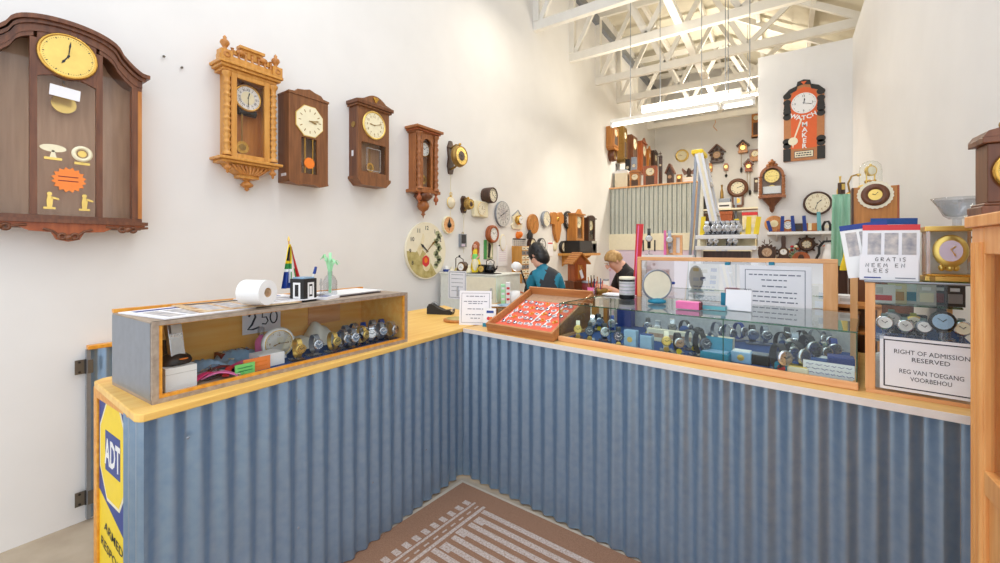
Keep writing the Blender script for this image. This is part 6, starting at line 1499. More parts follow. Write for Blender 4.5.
b = MB(); b.add([(A0, B0, .012), (A0, B1, .012), (A0, B1, hT), (A0, B0, hT)], [(0, 1, 2, 3)], 'glass'); b.build('side_pane', t)
b = MB(); b.bx(A0 - .004, A1, B0 - .006, B1, hT, hT + .007, 'glass_edge'); b.build('top_pane', t)
b = MB(); b.tube([(A0 - .004, B0 - .006, hT + .0035), (A1, B0 - .006, hT + .0035)], .0042, 'steel_grey', 6); b.build('top_edge', t)
sh = 1.09 - CZ
b = MB(); b.bx(A0 + .02, A1, B0 + .02, B1 - .02, sh, sh + .006, 'glass_edge'); b.build('shelf', t)
b = MB(); b.bx(A0 + .02, A1, B0 + .022, B1 - .022, sh + .0062, sh + .009, 'navy_cloth'); b.build('cloth_liner', t)
sh2 = 1.19 - CZ
b = MB(); b.bx(A0 + .02, A1, B0 + .25, B1 - .02, sh2, sh2 + .005, 'glass_edge'); b.build('shelf', t)
ZS = CZ + .0005 + sh + .0092; ZS2 = CZ + .0005 + sh2 + .0055; ZS0 = CZ + .013
def tc(u, v, z=ZS): return rc(u, v, z)
t = thing('admission_sign', 'white black-bordered admission sign in two languages on the tall glass case', 'sign', rc(1.892, B0 - .004, .942), CA)
W_, H_ = .243, .172
b = MB(); b.bx(0, W_, -.002, 0, 0, H_, 'paper'); b.build('sheet', t)
b = MB(); frame(b, .009, W_ - .010, .009, H_ - .009, .0035, -.0026, -.002, 'ink'); b.build('border', t)
b = MB()
for s_, z, w_ in (('RIGHT OF ADMISSION', .127, .182), ('RESERVED', .105, .092), ('REG VAN TOEGANG', .065, .155), ('VOORBEHOU', .043, .1)):
    b.text(s_, .02, (W_ / 2 - .003, -.0027, z), 'ink', 0., w=w_ * .92)
b.build('lettering', t)
for x in (.004, .23):
    b = MB(); b.bx(x - .012, x + .006, -.0032, -.0026, H_ - .01, H_ + .008, 'clear_plastic'); b.build('tape', t)
def souv(nm, lb, cat, u, v, fn, z=ZS, rz=0.): tt = thing(nm, lb, cat, tc(u, v, z), YAW + rad(-35) + rz); fn(tt); return tt
def stick_watch(m, f, tag, s=1.):
    def fn(tt):
        b = MB(); b.lathe([(.016 * s, 0), (.018 * s, .004), (.006 * s, .01), (.005 * s, .03 * s)], (0, 0, 0), 'clear_plastic', 12); b.build('stand', tt)
        b = MB(); b.lathe([(.019 * s, 0), (.022 * s, .003), (.02 * s, .008), (.017 * s, .009)], (0, 0, .048 * s), m, 18, True, 'y'); b.build('watch_case', tt)
        b = MB(); b.disc((0, 0, .048 * s), .0165 * s, -.0092, -.0098, f, 16); hand(b, (0, 0, .048 * s), -.0112, .8, .008 * s, .0008, 'ink'); hand(b, (0, 0, .048 * s), -.0122, -.9, .012 * s, .0007, 'ink'); b.build('dial', tt)
        b = MB(); b.ribbon([(0, .0, .07 * s), (0, .012, .074 * s), (0, .02, .05 * s), (0, .012, .022 * s), (0, .0, .026 * s)], .014 * s, .002, m if m != 'chrome' else 'steel_grey'); b.build('strap', tt)
        if tag: b = MB(); b.lathe([(.014, 0), (.015, .002), (.013, .004), (0, .005)], (0, -.032, 0), tag, 14, sy=.75); b.build('tag', tt)
    return fn
SW = [(1.905, .13, 'chrome', 'white', 'lime', 1.1, 'steel stick watch on green tag nearest the left post of the tall case'), (1.955, .125, 'chrome', 'grey_face', 'lime', 1.0, 'steel watch with green tag, second along the tall case shelf'), (2.0, .14, 'steel_grey', 'white', 'orange', 1.0, 'grey watch with orange tag in the middle of the tall case shelf'), (2.04, .125, 'black', 'sky_plastic', 'orange', 1.5, 'big black watch with pale blue dial and orange tag in the tall case'), (2.085, .14, 'chrome', 'ivory', 'orange', 1.1, 'steel watch with ivory dial and orange tag at the shelf right end'), (1.98, .20, 'gold', 'ivory', None, 1.1, 'gold watch behind the orange tags on the tall case shelf'), (2.06, .21, 'gold', 'cream', None, 1.1, 'gold rimmed watch behind the big black watch'), (1.925, .2, 'steel_grey', 'grey_face', None, 1.2, 'grey watch standing behind the green tags')]
for u, v, m, f, tg, s_, lb in SW: souv('stick_watch', lb, 'watch', u, v, stick_watch(m, f, tg, s_))
def purse(tt):
    b = MB(); b.prism([(-.05, 0), (.05, 0), (.052, .07), (-.052, .07)], -.01, .01, 'charcoal'); b.build('body', tt, bevel=.004)
    b = MB(); b.lathe([(.024, 0), (.026, .004), (.02, .01), (.015, .01)], (0, -.01, .036), 'chrome', 18, True, 'y'); b.disc((0, 0, .036), .014, -.015, -.0165, 'ivory', 14); b.bx(-.01, .01, -.018, -.0165, .032, .04, 'ink'); b.build('buckle', tt)
souv('belt_box', 'dark box with a silver horseshoe buckle on the tall case shelf', 'box', 1.965, .27, purse)
def cards(tt):
    b = MB(); b.bx(-.035, .035, -.004, .004, 0, .07, 'white'); b.bx(-.025, .025, -.0048, -.004, .01, .03, 'red'); b.bx(-.02, .0, -.0048, -.004, .035, .06, 'grey_face'); b.build('card', tt)
souv('blister_card', 'white carded item with red print hanging near the left post', 'card', 1.905, .36, cards, ZS2)
def blister(m1, m2):
    def fn(tt):
        b = MB(); b.bx(-.026, .026, -.003, .003, 0, .075, m1); b.bx(-.018, .018, -.009, -.003, .012, .045, m2); b.build('card', tt, bevel=.001)
        b = MB(); b.bx(-.012, .012, -.0036, -.003, .054, .066, 'paper'); b.build('printing', tt)
    return fn
for i, (u, a_, c_, lb) in enumerate(((1.945, 'painted_buff', 'old_brass', 'buff carded gold chains on the upper glass shelf'), (1.985, 'white', 'teal', 'white card with teal top on the upper glass shelf'), (2.022, 'grey_face', 'ivory', 'grey card holding a cream piece on the upper glass shelf'), (2.058, 'charcoal', 'dark_red', 'dark card with red piece on the upper glass shelf'), (2.093, 'charcoal', 'steel_grey', 'dark card with steel piece at the upper shelf right end'))):
    souv('carded_item', lb, 'carded item', u, .37 + .015 * (i % 2), blister(a_, c_), ZS2)
for i, (u, v, m, lb) in enumerate(((1.9, .42, 'yellow', 'yellow gift star stuck near the left post top'), (1.94, .44, 'yellow', 'yellow gift star beside the white carded item'))):
    b = MB(); b.prism(star(0, .045, .011, .018, 7), -.002, .002, m); b.bx(-.002, .002, -.001, .001, 0, .035, 'white'); one(b, 'gift_star', lb, 'star', tc(u, v, ZS2), YAW)
for i, (u, v, a_, lb) in enumerate(((1.9, .24, 'royal', 'blue box low inside the tall case by the left post'), (2.0, .3, 'navy_cloth', 'navy box low inside the tall case behind the sign'))):
    b = MB(); b.bx(-.03, .03, -.03, .03, 0, .06, a_); b.bx(-.031, .031, -.031, .031, .045, .06, 'grey_face'); one(b, 'gift_box', lb, 'box', tc(u, v, ZS0), CA, bevel=.002)
b = MB(); b.bx(-.018, .018, -.018, .018, 0, .09, 'grey_face'); b.sphere((0, 0, .1), .018, 'white'); one(b, 'perfume_bottle', 'grey bottle just behind the left end of the admission sign', 'bottle', tc(1.895, .13, ZS0), CA)
ZK = 1.288 + .008
t = thing('leaflet_holder', 'white paper wallet with three lines of handwriting standing before the magazines', 'leaflet holder', rc(1.84, B0 + .02, ZK), CA + rad(-2), rx=rad(-8))
pw, ph = .145, .086
b = MB(); b.bx(0, pw, 0, .003, 0, ph, 'paper'); b.bx(0, pw, .02, .023, 0, ph * .9, 'paper'); b.bx(0, .002, .003, .02, 0, ph * .9, 'paper'); b.bx(pw - .002, pw, .003, .02, 0, ph * .9, 'paper'); b.build('wallet', t)
b = MB()
GL = {'G': [[(.9, .85), (.5, 1), (.1, .6), (.2, .1), (.7, 0), (.95, .4), (.55, .42)]], 'R': [[(.1, 0), (.15, 1), (.8, .9), (.8, .55), (.15, .5), (.9, 0)]], 'A': [[(0, 0), (.5, 1), (.95, 0)], [(.2, .38), (.8, .38)]], 'T': [[(0, 1), (1, .95)], [(.5, .98), (.5, 0)]], 'I': [[(.5, .9), (.5, 0)]], 'S': [[(.9, .9), (.4, 1), (.1, .75), (.8, .35), (.6, 0), (.1, .08)]], 'N': [[(.05, 0), (.1, 1), (.85, 0), (.9, 1)]], 'E': [[(.9, 1), (.1, .95), (.1, 0), (.9, .02)], [(.1, .5), (.75, .52)]], 'M': [[(.0, 0), (.15, 1), (.5, .35), (.85, 1), (1, 0)]], 'L': [[(.1, 1), (.1, 0), (.85, .03)]]}
def hand_write(mb, s_, x, z, w_, h_, mat, r=.0011, sp=1.4, y=-.0008):
    for ch in s_:
        for st_ in GL.get(ch, []): mb.tube([(x + px_ * w_, y, z + pz_ * h_) for px_, pz_ in st_], r, mat, 5)
        x += w_ * sp * (.7 if ch == 'I' else .8 if ch == ' ' else 1)
hand_write(b, 'GRATIS', .040, .064, .009, .0125, 'ink', r=.0008, sp=1.6); hand_write(b, 'NEEM EN', .016, .044, .009, .012, 'ink', r=.0008, sp=1.7); hand_write(b, 'LEES', .022, .026, .009, .012, 'ink', r=.0008, sp=1.6)
b.build('handwriting', t)
b = MB(); b.bx(.012, .055, -.0006, 0, .006, .010, 'royal'); b.bx(.09, .138, -.0006, 0, .007, .010, 'ink_grey'); b.build('footer', t)
def mag(lb, u, v, w_, h_, mat, band, rz, tilt, dz=0):
    tt = thing('magazine', lb, 'magazine', rc(u, v, ZK + dz), CA + rz, 'magazines on the tall glass case', rx=rad(-8), ry=rad(tilt))
    b = MB(); b.bx(0, w_, 0, .004, 0, h_, mat); b.build('cover', tt)
    b = MB(); b.bx(.0, w_, -.0008, 0, h_ * .9, h_, band); b.build('heading', tt)
    b = MB()
    for k in range(3): b.bx(w_ * .1 + k * w_ * .3, w_ * .1 + k * w_ * .3 + w_ * .24, -.0006, 0, h_ * .4, h_ * .85, 'newsprint')
    b.build('columns', tt)
mag('newspaper with red heading standing behind the handwritten wallet', 1.845, B0 + .05, .145, .19, 'paper', 'red', 0, 1)
mag('white magazine with blue corner leaning left of the red headed one', 1.81, B0 + .06, .13, .19, 'white', 'royal', .05, -8)
mag('pale magazine with navy band standing at the back of the paper stack', 1.862, B0 + .085, .12, .215, 'paper', 'navy_cloth', .0, 2)
t = thing('carriage_clock', 'brass and glass clock with oval dial on the tall glass case', 'clock', rc(2.058, B0 + .085, ZK), CA + rad(4)); t.scale = (1.08, 1.08, 1.36)
b = MB(); b.bx(-.056, .056, -.04, .04, 0, .012, 'gold'); b.bx(-.052, .052, -.036, .036, .012, .018, 'brass'); b.build('base', t, bevel=.002)
b = MB(); b.bx(-.056, .056, -.04, .04, .118, .130, 'gold'); b.build('top', t, bevel=.002)
for sx in (-1, 1):
    for sy in (-1, 1): b = MB(); b.bx(sx * .048 - .004, sx * .048 + .004, sy * .033 - .004, sy * .033 + .004, .018, .118, 'chrome'); b.build('pillar', t)
b = MB(); b.bx(-.044, .044, -.036, -.035, .018, .118, 'glass'); b.build('front_glass', t)
b = MB(); b.bx(-.044, .044, .030, .032, .018, .118, 'grey_face'); b.build('back_plate', t)
b = MB(); b.lathe([(.024, -.008), (.036, -.006), (.038, 0), (.035, .004), (.024, .005)], (0, -.025, .072), 'gold', 30, True, 'y'); b.disc((0, 0, .072), .0245, -.026, -.031, 'lilac', 24); b.build('dial', t)
b = MB(); hand(b, (0, 0, .075), -.033, .9, .014, .0012, 'gold'); hand(b, (0, 0, .075), -.0345, 2.6, .02, .001, 'gold'); b.build('hands', t)
for k in range(4):
    b = MB(); a = k * PI / 2; b.sphere((.015 * math.cos(a), .015 * math.sin(a) - .005, .032), .008, 'gold', n=10, k=6); b.cyl((0, -.005, .032), (.015 * math.cos(a), .015 * math.sin(a) - .005, .032), .002, 'brass', n=6); b.build('pendulum_ball', t)
for sx in (-1, 1): b = MB(); b.bx(sx * .04 - .006, sx * .04 + .006, -.042, -.04, .0, .012, 'old_brass'); b.build('foot_plate', t)
p = atd(957, 219, 1.52); zz = p.z - ZK; t = thing('glass_bowl', 'clear flared glass bowl on a stem behind the brass clock', 'bowl', (p.x, p.y, ZK))
b = MB(); b.lathe([(.02, zz), (.035, zz + .012), (.05, zz + .045), (.068, zz + .075), (.066, zz + .075), (.048, zz + .046), (.03, zz + .014), (0, zz + .006)], (0, 0, 0), 'clear_plastic', 26); b.build('bowl', t)
b = MB(); b.lathe([(.045, .001), (.045, .008), (.012, .02), (.012, zz)], (0, 0, 0), 'clear_plastic', 18); b.build('stem', t)
t = thing('iron_arch', 'black wrought iron arch behind the brass clock', 'ornament', rc(2.11, .34, ZK), CA)
b = MB(); b.tube([(-.075, 0, 0)] + [(.0 + .075 * math.cos(rad(a)), 0, .1 + .045 * math.sin(rad(a))) for a in range(180, -1, -15)] + [(.075, 0, 0)], .0035, 'dark_iron', 8); b.build('arch', t)
b = MB(); b.cyl((0, 0, .145), (0, 0, .165), .004, 'dark_iron', n=8); b.sphere((0, 0, .168), .006, 'dark_iron'); b.build('finial', t)
b = MB(); b.bx(-.08, .08, -.02, .02, 0, .004, 'dark_iron'); b.build('foot', t)
p = rc(2.128, .16, ZK); t = thing('china_figure', 'small white and orange china figure right of the brass clock', 'ornament', p, CA)
b = MB(); b.lathe([(.014, 0), (.016, .02), (.010, .045), (.012, .055), (0, .07)], (0, 0, 0), 'white', 12); b.build('body', t)
b = MB(); b.lathe([(.0165, .002), (.0175, .018), (.014, .024)], (0, 0, 0), 'orange', 12); b.build('skirt', t)
p = atd(875, 219, 2.3)
t = thing('cupboard', 'dark cupboard against the right wall under the wooden box clock', 'cupboard', (p.x + .02, p.y, 0), face(875) + rad(3))
zc = 1.40
b = MB(); b.bx(-.13, .13, -.02, .3, 0, zc, 'dark_wood'); b.build('body', t, bevel=.004)
for sx in (-1, 1):
    b = MB(); b.bx(min(sx * .005, sx * .125), max(sx * .005, sx * .125), -.035, -.02, .05, zc - .04, 'walnut'); d = b.build('door', t); b = MB(); b.sphere((sx * .02, -.045, .8), .012, 'brass'); b.build('knob', d)
t = thing('box_clock', 'upright orange brown wooden box clock with scalloped round dial', 'clock', (p.x, p.y, zc + .0005), face(875) + rad(5))
hw_ = 17.5 * 2.3 / 425; zt2 = 1.4 + (249 - 186.5) / 425 * 2.3 - zc
b = MB(); b.bx(-hw_, hw_, -.0, .1, 0, zt2, 'pine_dark'); b.bx(-hw_ - .003, -hw_ + .006, -.003, .1, 0, zt2, 'dark_wood'); b.bx(hw_ - .006, hw_ + .003, -.003, .1, 0, zt2, 'red_wood'); b.build('case', t, bevel=.003)
zdc = 1.4 + (249 - 195) / 425 * 2.3 - zc
b = MB(); b.prism([((.073 + .004 * (i % 2)) * math.cos(2 * PI * i / 48), zdc + (.073 + .004 * (i % 2)) * math.sin(2 * PI * i / 48)) for i in range(48)], -.008, 0, 'ivory'); b.build('scalloped_rim', t)
b = MB(); b.lathe([(.06, .0), (.058, .005), (.03, .006), (.028, .0)], (0, -.008, zdc), 'walnut', 32, True, 'y'); b.build('dark_band', t)
b = MB(); b.disc((0, 0, zdc), .03, -.008, -.012, 'gold', 26); hand(b, (0, 0, zdc), -.0145, -1.2, .014, .0014, 'ink'); hand(b, (0, 0, zdc), -.016, .7, .02, .001, 'ink'); b.build('dial', t)
zt3 = zc + zt2 + .001
t = thing('dome_clock', 'gold anniversary clock under a glass dome on the wooden box clock', 'clock', (p.x - .012, p.y + .05, zt3), YAW); t.scale = (1.12,) * 3
b = MB(); b.lathe([(.048, 0), (.05, .006), (.046, .012), (.04, .014)], (0, 0, 0), 'gold', 26); b.build('base', t)
b = MB(); b.lathe([(.044, .014), (.044, .085), (.04, .108), (.028, .124), (.012, .131), (0, .133)], (0, 0, 0), 'glass', 26); b.build('dome', t)
for sx in (-1, 1): b = MB(); b.cyl((sx * .02, 0, .014), (sx * .02, 0, .075), .0032, 'gold', n=8); b.build('pillar', t)
b = MB(); b.disc((0, 0, .083), .026, .006, -.008, 'gold', 22); b.disc((0, 0, .083), .02, -.008, -.0095, 'ivory', 20); b.sphere((0, 0, .112), .006, 'gold'); b.build('dial', t)
for k in range(4):
    b = MB(); a = k * PI / 2 + .5; b.sphere((.016 * math.cos(a), .016 * math.sin(a), .03), .009, 'brass', n=10, k=6); b.build('pendulum_ball', t)
p = atd(846.5, 195, 3.0)
t = thing('side_stand', 'narrow stand under the green cloth beside the white wall', 'stand', (p.x, p.y, 0), face(847))
zz = p.z
b = MB(); b.bx(-.05, .05, -.06, .06, 0, zz - .012, 'dark_wood'); b.bx(-.055, .055, -.065, .065, zz - .012, zz - .006, 'walnut'); b.build('body', t)
b = MB(); n = 24; vs = []; fs = []
for j in range(9):
    q = j / 8; z = zz + .002 - q * .5
    for i in range(n + 1):
        x = -.078 + .156 * i / n; x *= 1 + .10 * q; y = -.078 - .012 * math.sin(i * .95 + .6 * q) - .02 * q
        vs.append((x, y if j else -.066, z))
for j in range(8):
    for i in range(n): a = j * (n + 1) + i; fs.append((a, a + 1, a + n + 2, a + n + 1))
b.add(vs, fs, 'drape', True); b.bx(-.078, .078, -.067, .068, zz - .005, zz + .001, 'drape')
one(b, 'green_cloth', 'streaky green cloth draped over the narrow stand', 'cloth', (p.x, p.y, 0), face(847))
q = Vector((p.x - .035, p.y, zz + .0025)); t = thing('brass_scale', 'brass bottle-shaped ornament on the green cloth', 'ornament', q)
b = MB(); b.lathe([(.02, 0), (.022, .03), (.012, .06), (.006, .08), (.006, .125), (.009, .13), (0, .135)], (0, 0, 0), 'gold', 14); b.build('body', t)
q = Vector((p.x + .02, p.y + .02, zz + .0025)); t = thing('brass_lamp', 'brass swan-necked ornament right of the bottle-shaped one', 'ornament', q)
b = MB(); b.lathe([(.026, 0), (.022, .012), (.008, .02)], (0, 0, 0), 'brass', 14); b.build('base', t)
b = MB(); b.tube([(0, 0, .015), (-.01, 0, .08), (.01, 0, .13), (.045, 0, .14)], .006, 'old_brass', 8); b.sphere((.05, 0, .135), .012, 'gold'); b.build('neck', t)
b = MB(); b.bx(-.03, .0, -.015, .015, 0, .08, 'dark_wood'); b.bx(-.026, -.004, -.0165, -.015, .03, .07, 'gold'); one(b, 'desk_clock', 'small dark clock at the left edge of the green cloth', 'clock', (p.x - .075 + .055, p.y - .045, zz + .0025), YAW)
p = atd(849, 270, 2.84); zb2 = p.z
t = thing('yellow_bag', 'bright yellow crumpled bag hanging below the green cloth', 'bag', (p.x - .004, p.y - .06, zb2), YAW)
b = MB(); n = 14; vs = []; fs = []
for j in range(8):
    q = j / 7
    for i in range(n):
        a = 2 * PI * i / n; r_ = (.03 + .022 * math.sin(PI * (1 - q) * .55)) * (1 + .12 * math.sin(3 * a + 4 * q)) * (1 if j not in (7,) else .55)
        vs.append((r_ * math.cos(a) * 1.05, r_ * math.sin(a) * .5, .135 * q))
for j in range(7):
    for i in range(n): a = j * n + i; c_ = j * n + (i + 1) % n; fs.append((a, c_, c_ + n, a + n))
b.add(vs, fs, 'yellow', True); b.add(vs[:n], [tuple(range(n - 1, -1, -1))], 'yellow'); b.add(vs[-n:], [tuple(range(n))], 'yellow'); b.build('bag', t)
b = MB(); b.sphere((0, 0, .15), .018, 'white', 1.2, 1, 1); b.build('knot', t)
t = thing('shelf_unit', 'low wooden shelf unit of boxes in the gap between the two glass cases', 'shelf unit', rc(1.84, .90, 0), CA)
b = MB(); 
for z in (.30, .78, 1.0, 1.12): b.bx(-.18, .07, -.1, .1, z, z + .015, 'honey')
b.bx(-.18, .07, .09, .1, 0, 1.135, 'panel_inside'); b.build('boards', t)
for x in (-.18, .055): b = MB(); b.bx(x, x + .015, -.1, .1, 0, 1.2 if x < 0 else 1.135, 'beech_up'); b.build('upright', t)
for i, (x, z, sx, sz, m, lb) in enumerate(((-.13, 1.1355, .05, .07, 'dark_red', 'dark red box on top of the low shelf unit'), (-.06, 1.1355, .06, .04, 'white', 'white box beside the dark red one'), (-.12, 1.0155, .07, .05, 'white', 'white carton on the second shelf of the low unit'), (-.05, 1.0155, .05, .06, 'navy_cloth', 'navy carton on the second shelf of the low unit'), (-.11, .7955, .08, .12, 'honey', 'brown wooden box on the third shelf of the low unit'), (-.02, .7955, .07, .1, 'dark_wood', 'dark box on the third shelf of the low unit'))):
    b = MB(); b.bx(-sx / 2, sx / 2, -.05, .05, 0, sz, m); b.bx(-sx * .35, sx * .35, -.051, -.05, sz * .3, sz * .7, 'grey_face'); one(b, 'carton', lb, 'box', rc(1.84, .90, 0) + CU * x + CV * -.03 + Vector((0, 0, z)), CA, bevel=.002)
t = MB(); p = atd(854, 330, 1.75); t.bx(-.012, .012, -.012, .012, 0, 1.33 - CZ, 'beech_up'); one(t, 'wooden_post', 'thin square wooden post standing between the glass cases', 'post', (p.x, p.y, CZ), CA)
CX0, CX1, CY0, CY1, CH2 = .418, .65, .98, 1.66, 1.487
t = thing('glazed_cabinet', 'tall pine glazed cabinet with fluted frame at the right edge', 'cabinet', (0, 0, 0))
def cb(nm, x0, x1, y0, y1, z0, z1, mat='cabinet_pine', bev=.003, par=None): b = MB(); b.bx(x0, x1, y0, y1, z0, z1, mat); return b.build(nm, par or t, bevel=bev)
cb('top', CX0 - .012, CX1, CY0, CY1 + .01, CH2 - .03, CH2); cb('side', CX0 + .02, CX1, CY1 - .02, CY1, .0, CH2 - .03); cb('side', CX0 + .02, CX1, CY0, CY0 + .02, 0, CH2 - .03); cb('back', CX1 - .015, CX1, CY0 + .02, CY1 - .02, .05, CH2 - .03); cb('shelf', CX0 + .03, CX1 - .015, CY0 + .02, CY1 - .02, .80, .82); cb('plinth', CX0 + .0, CX1, CY0, CY1, 0, .07)
for y0, y1 in ((CY1 - .085, CY1), (CY0, CY0 + .085)):
    d = cb('stile', CX0, CX0 + .02, y0, y1, .07, CH2 - .03)
    for k in range(4):
        b = MB(); y = y0 + .012 + .017 * k; b.cyl((CX0, y, .12), (CX0, y, CH2 - .07), .0078, 'cabinet_pine', n=10); b.build('flute', d)
cb('rail', CX0, CX0 + .02, CY0 + .085, CY1 - .085, CH2 - .1, CH2 - .03); cb('rail', CX0, CX0 + .02, CY0 + .085, CY1 - .085, .78, .84); cb('lower_panel', CX0 + .008, CX0 + .014, CY0 + .085, CY1 - .085, .07, .78)
b = MB(); b.add([(CX0 + .012, CY0 + .085, .84), (CX0 + .012, CY1 - .085, .84), (CX0 + .012, CY1 - .085, CH2 - .1), (CX0 + .012, CY0 + .085, CH2 - .1)], [(0, 1, 2, 3)], 'glass'); b.build('glass', t)
p = atd(1006, 215, 1.12)
t = thing('mantel_clock', 'dark wooden mantel clock with domed gold dial on the pine cabinet', 'clock', (p.x + .02, p.y, CH2), YAW + rad(-30))
b = MB(); b.bx(-.078, .078, -.04, .05, 0, .026, 'mahogany'); b.bx(-.072, .072, -.036, .046, .026, .034, 'walnut'); b.build('base', t, bevel=.003)
b = MB(); b.bx(-.064, .064, -.03, .042, .034, .19, 'walnut'); b.build('case', t, bevel=.003)
b = MB(); b.bx(-.076, .076, -.04, .05, .19, .206, 'mahogany'); b.prism([(-.076, .206), (.076, .206), (.066, .222), (.03, .232), (-.03, .232), (-.066, .222)], -.04, .05, 'mahogany'); b.build('cornice', t, bevel=.002)
b = MB()
for k in range(5): b.sphere((-.028 + .014 * k, -.02, .238 + .012 * math.sin(PI * k / 4)), .013, 'old_brass')
b.build('carved_crest', t)
b = MB(); b.lathe([(.056, 0), (.058, .006), (.054, .012), (.05, .013)], (0, -.03, .115), 'brass', 32, True, 'y'); b.build('bezel', t)
dial(t, (0, -.03, .115), .05, 'gold', None, 'ink', 'roman', (10, 10), th=.006)
b = MB(); b.lathe([(.05, .013), (.045, .022), (.03, .03), (0, .034)], (0, -.03, .115), 'glass', 28, True, 'y'); b.build('domed_glass', t)
def pb_(x0, x1, yt, yb, off=.0): return bw(x0, x1, yt, yb, PY - off)
c, w, h = pb_(783, 825.5, 80, 160, .03)
t = thing('watchmaker_sign', 'tall orange and black clock-shaped sign board lettered for a watch maker', 'sign', (c.x, PY, c.z))
M('sign_orange', (226, 104, 52), .6, var=.03); M('sign_tan', (190, 128, 82), .6, var=.06); M('sign_dark', (46, 44, 42), .6, var=.05)
hw_, hh = w / 2, h / 2; y = -.02
b = MB(); b.prism([(-hw_ * .96, -hh), (hw_ * .96, -hh), (hw_ * .96, hh * .62), (hw_ * .7, hh * .82), (hw_ * .3, hh * .88), (0, hh * .95), (-hw_ * .3, hh * .88), (-hw_ * .7, hh * .82), (-hw_ * .96, hh * .62)], y, 0, 'sign_tan'); b.build('board', t)
b = MB(); b.prism([(-hw_ * .6, -hh * .70), (hw_ * .6, -hh * .70), (hw_ * .62, hh * .6), (hw_ * .5, hh * .76), (0, hh * .84), (-hw_ * .5, hh * .76), (-hw_ * .62, hh * .6)], y - .002, y, 'sign_orange'); b.build('orange_field', t)
b = MB()
for sx in (-1, 1):
    for z, r_ in ((.66, .2), (.5, .19), (.25, .2), (.13, .2), (-.5, .22), (-.6, .2)): b.disc((sx * hw_ * .8, 0, hh * z), hw_ * r_, y, y - .004, 'sign_dark', 18, .9)
    b.bx(min(sx * hw_ * .62, sx * hw_ * .99), max(sx * hw_ * .62, sx * hw_ * .99), y - .003, y, -hh, -hh * .68, 'sign_dark')
    b.prism([(sx * hw_ * .8 - .04, hh * .3), (sx * hw_ * .8 + .04, hh * .3), (sx * hw_ * .8 + .03, hh * .44), (sx * hw_ * .8 - .03, hh * .44)], y - .003, y, 'sign_dark')
b.build('painted_columns', t)
b = MB(); top_ = [(-hw_ * .95, hh * .68), (-hw_ * .7, hh * .80), (-hw_ * .35, hh * .86), (-hw_ * .3, hh * .96), (0, hh * 1.0), (hw_ * .3, hh * .96), (hw_ * .35, hh * .86), (hw_ * .7, hh * .80), (hw_ * .95, hh * .68)]
for (xa, za_), (xb, zb3) in zip(top_[:-1], top_[1:]): b.prism([(xa, za_ - .045), (xb, zb3 - .045), (xb, zb3 + .012), (xa, za_ + .012)], y - .006, y, 'sign_dark')
b.build('painted_crest', t)
b = MB(); b.prism([(-.03, hh * .97), (0, hh * .89), (.03, hh * .97)][::-1], y - .008, y - .006, 'sign_orange'); b.build('crest_mark', t)
dial(t, (0, y - .002, hh * .43), hw_ * .60, 'white', None, 'ink', 'four', (12, 18), th=.004)
b = MB()
for i, ch in enumerate('WATCH'): q = i - 2; b.text(ch, .074, (hw_ * .235 * q, y - .004, hh * (.07 + .016 * q * q)), 'white', .03, rot=q * .16)
b.build('lettering', t)
b = MB()
for i, ch in enumerate('MAKER'): b.text(ch, .078, (hw_ * .04, y - .0045, -hh * (.10 + .135 * i)), 'white', .03)
b.build('lettering', t)
b = MB(); b.prism([(-.012 - .02, hh * .05), (.008 - .02, hh * .05), (-.10, -hh * .5), (-.115, -hh * .5)], y - .003, y - .002, 'ivory'); b.disc((-.11, 0, -hh * .5), .05, y - .003, y - .005, 'ivory', 24); b.prism([(-.125, -hh * .56), (-.095, -hh * .56), (-.11, -hh * .68)], y - .003, y - .002, 'ivory'); b.build('painted_pendulum', t)
b = MB(); b.bx(-hw_ * .46, hw_ * .46, y - .003, y, -hh * .93, -hh * .76, 'ivory'); frame(b, -hw_ * .46, hw_ * .46, -hh * .93, -hh * .76, .006, y - .004, y - .003, 'ink'); textlines(b, .3, .1, y - .0032, ((-hh * .83, hw_ * .7), (-hh * .885, hw_ * .76)), 'ink', .013, 3); b.build('name_plate', t)
c, w, h = pb_(759.5, 784.5, 168, 196, .12)
t = thing('wall_clock', 'arched brown wall clock with pointed base on the white partition', 'clock', (c.x, PY, c.z - h / 2))
b = MB(); prof = [(-w / 2, 0), (w / 2, 0), (w / 2, h * .72), *arc(0, h * .72, w / 2, h * .38, 0, 180, 14)[1:-1], (-w / 2, h * .72)]
b.prism(prof, -.02, 0, 'panel_inside'); b.build('back_board', t)
b = MB(); n = len(prof); inn_ = [(x * .78, h * .06 + z * .86) for x, z in prof]
vs = [(x, -.12, z) for x, z in prof] + [(x, -.12, z) for x, z in inn_] + [(x, 0, z) for x, z in prof]; b.add(vs, [(i, (i + 1) % n, n + (i + 1) % n, n + i) for i in range(n)] + [(i, 2 * n + i, 2 * n + (i + 1) % n, (i + 1) % n) for i in range(n)], 'amber_walnut'); b.build('case', t)
b = MB(); b.bx(-w * .39, w * .39, -.113, -.111, h * .06, h * .9, 'glass'); b.build('glass', t)
dial(t, (0, -.09, h * .72), w * .3, 'gold', 'old_brass', 'old_brass', 'roman', (9, 15))
pendulum(t, 0, -.06, h * .3, h * .6, .04, 'gold')
b = MB(); b.bx(-w * .36, w * .36, -.095, -.093, h * .1, h * .36, 'white'); b.build('price_card', t)
for s_ in (-1, 1): b = MB(); turned(b, (s_ * w * .47, -.118, 0), h * .72, .018, 'amber_walnut', seg=3); b.build('pillar', t)
b = MB(); finial(b, (0, -.1, h * 1.08), .09, .045, 'amber_walnut'); b.sphere((-.04, -.1, h * 1.1), .025, 'amber_walnut'); b.sphere((.04, -.1, h * 1.1), .025, 'amber_walnut'); b.build('crest', t)
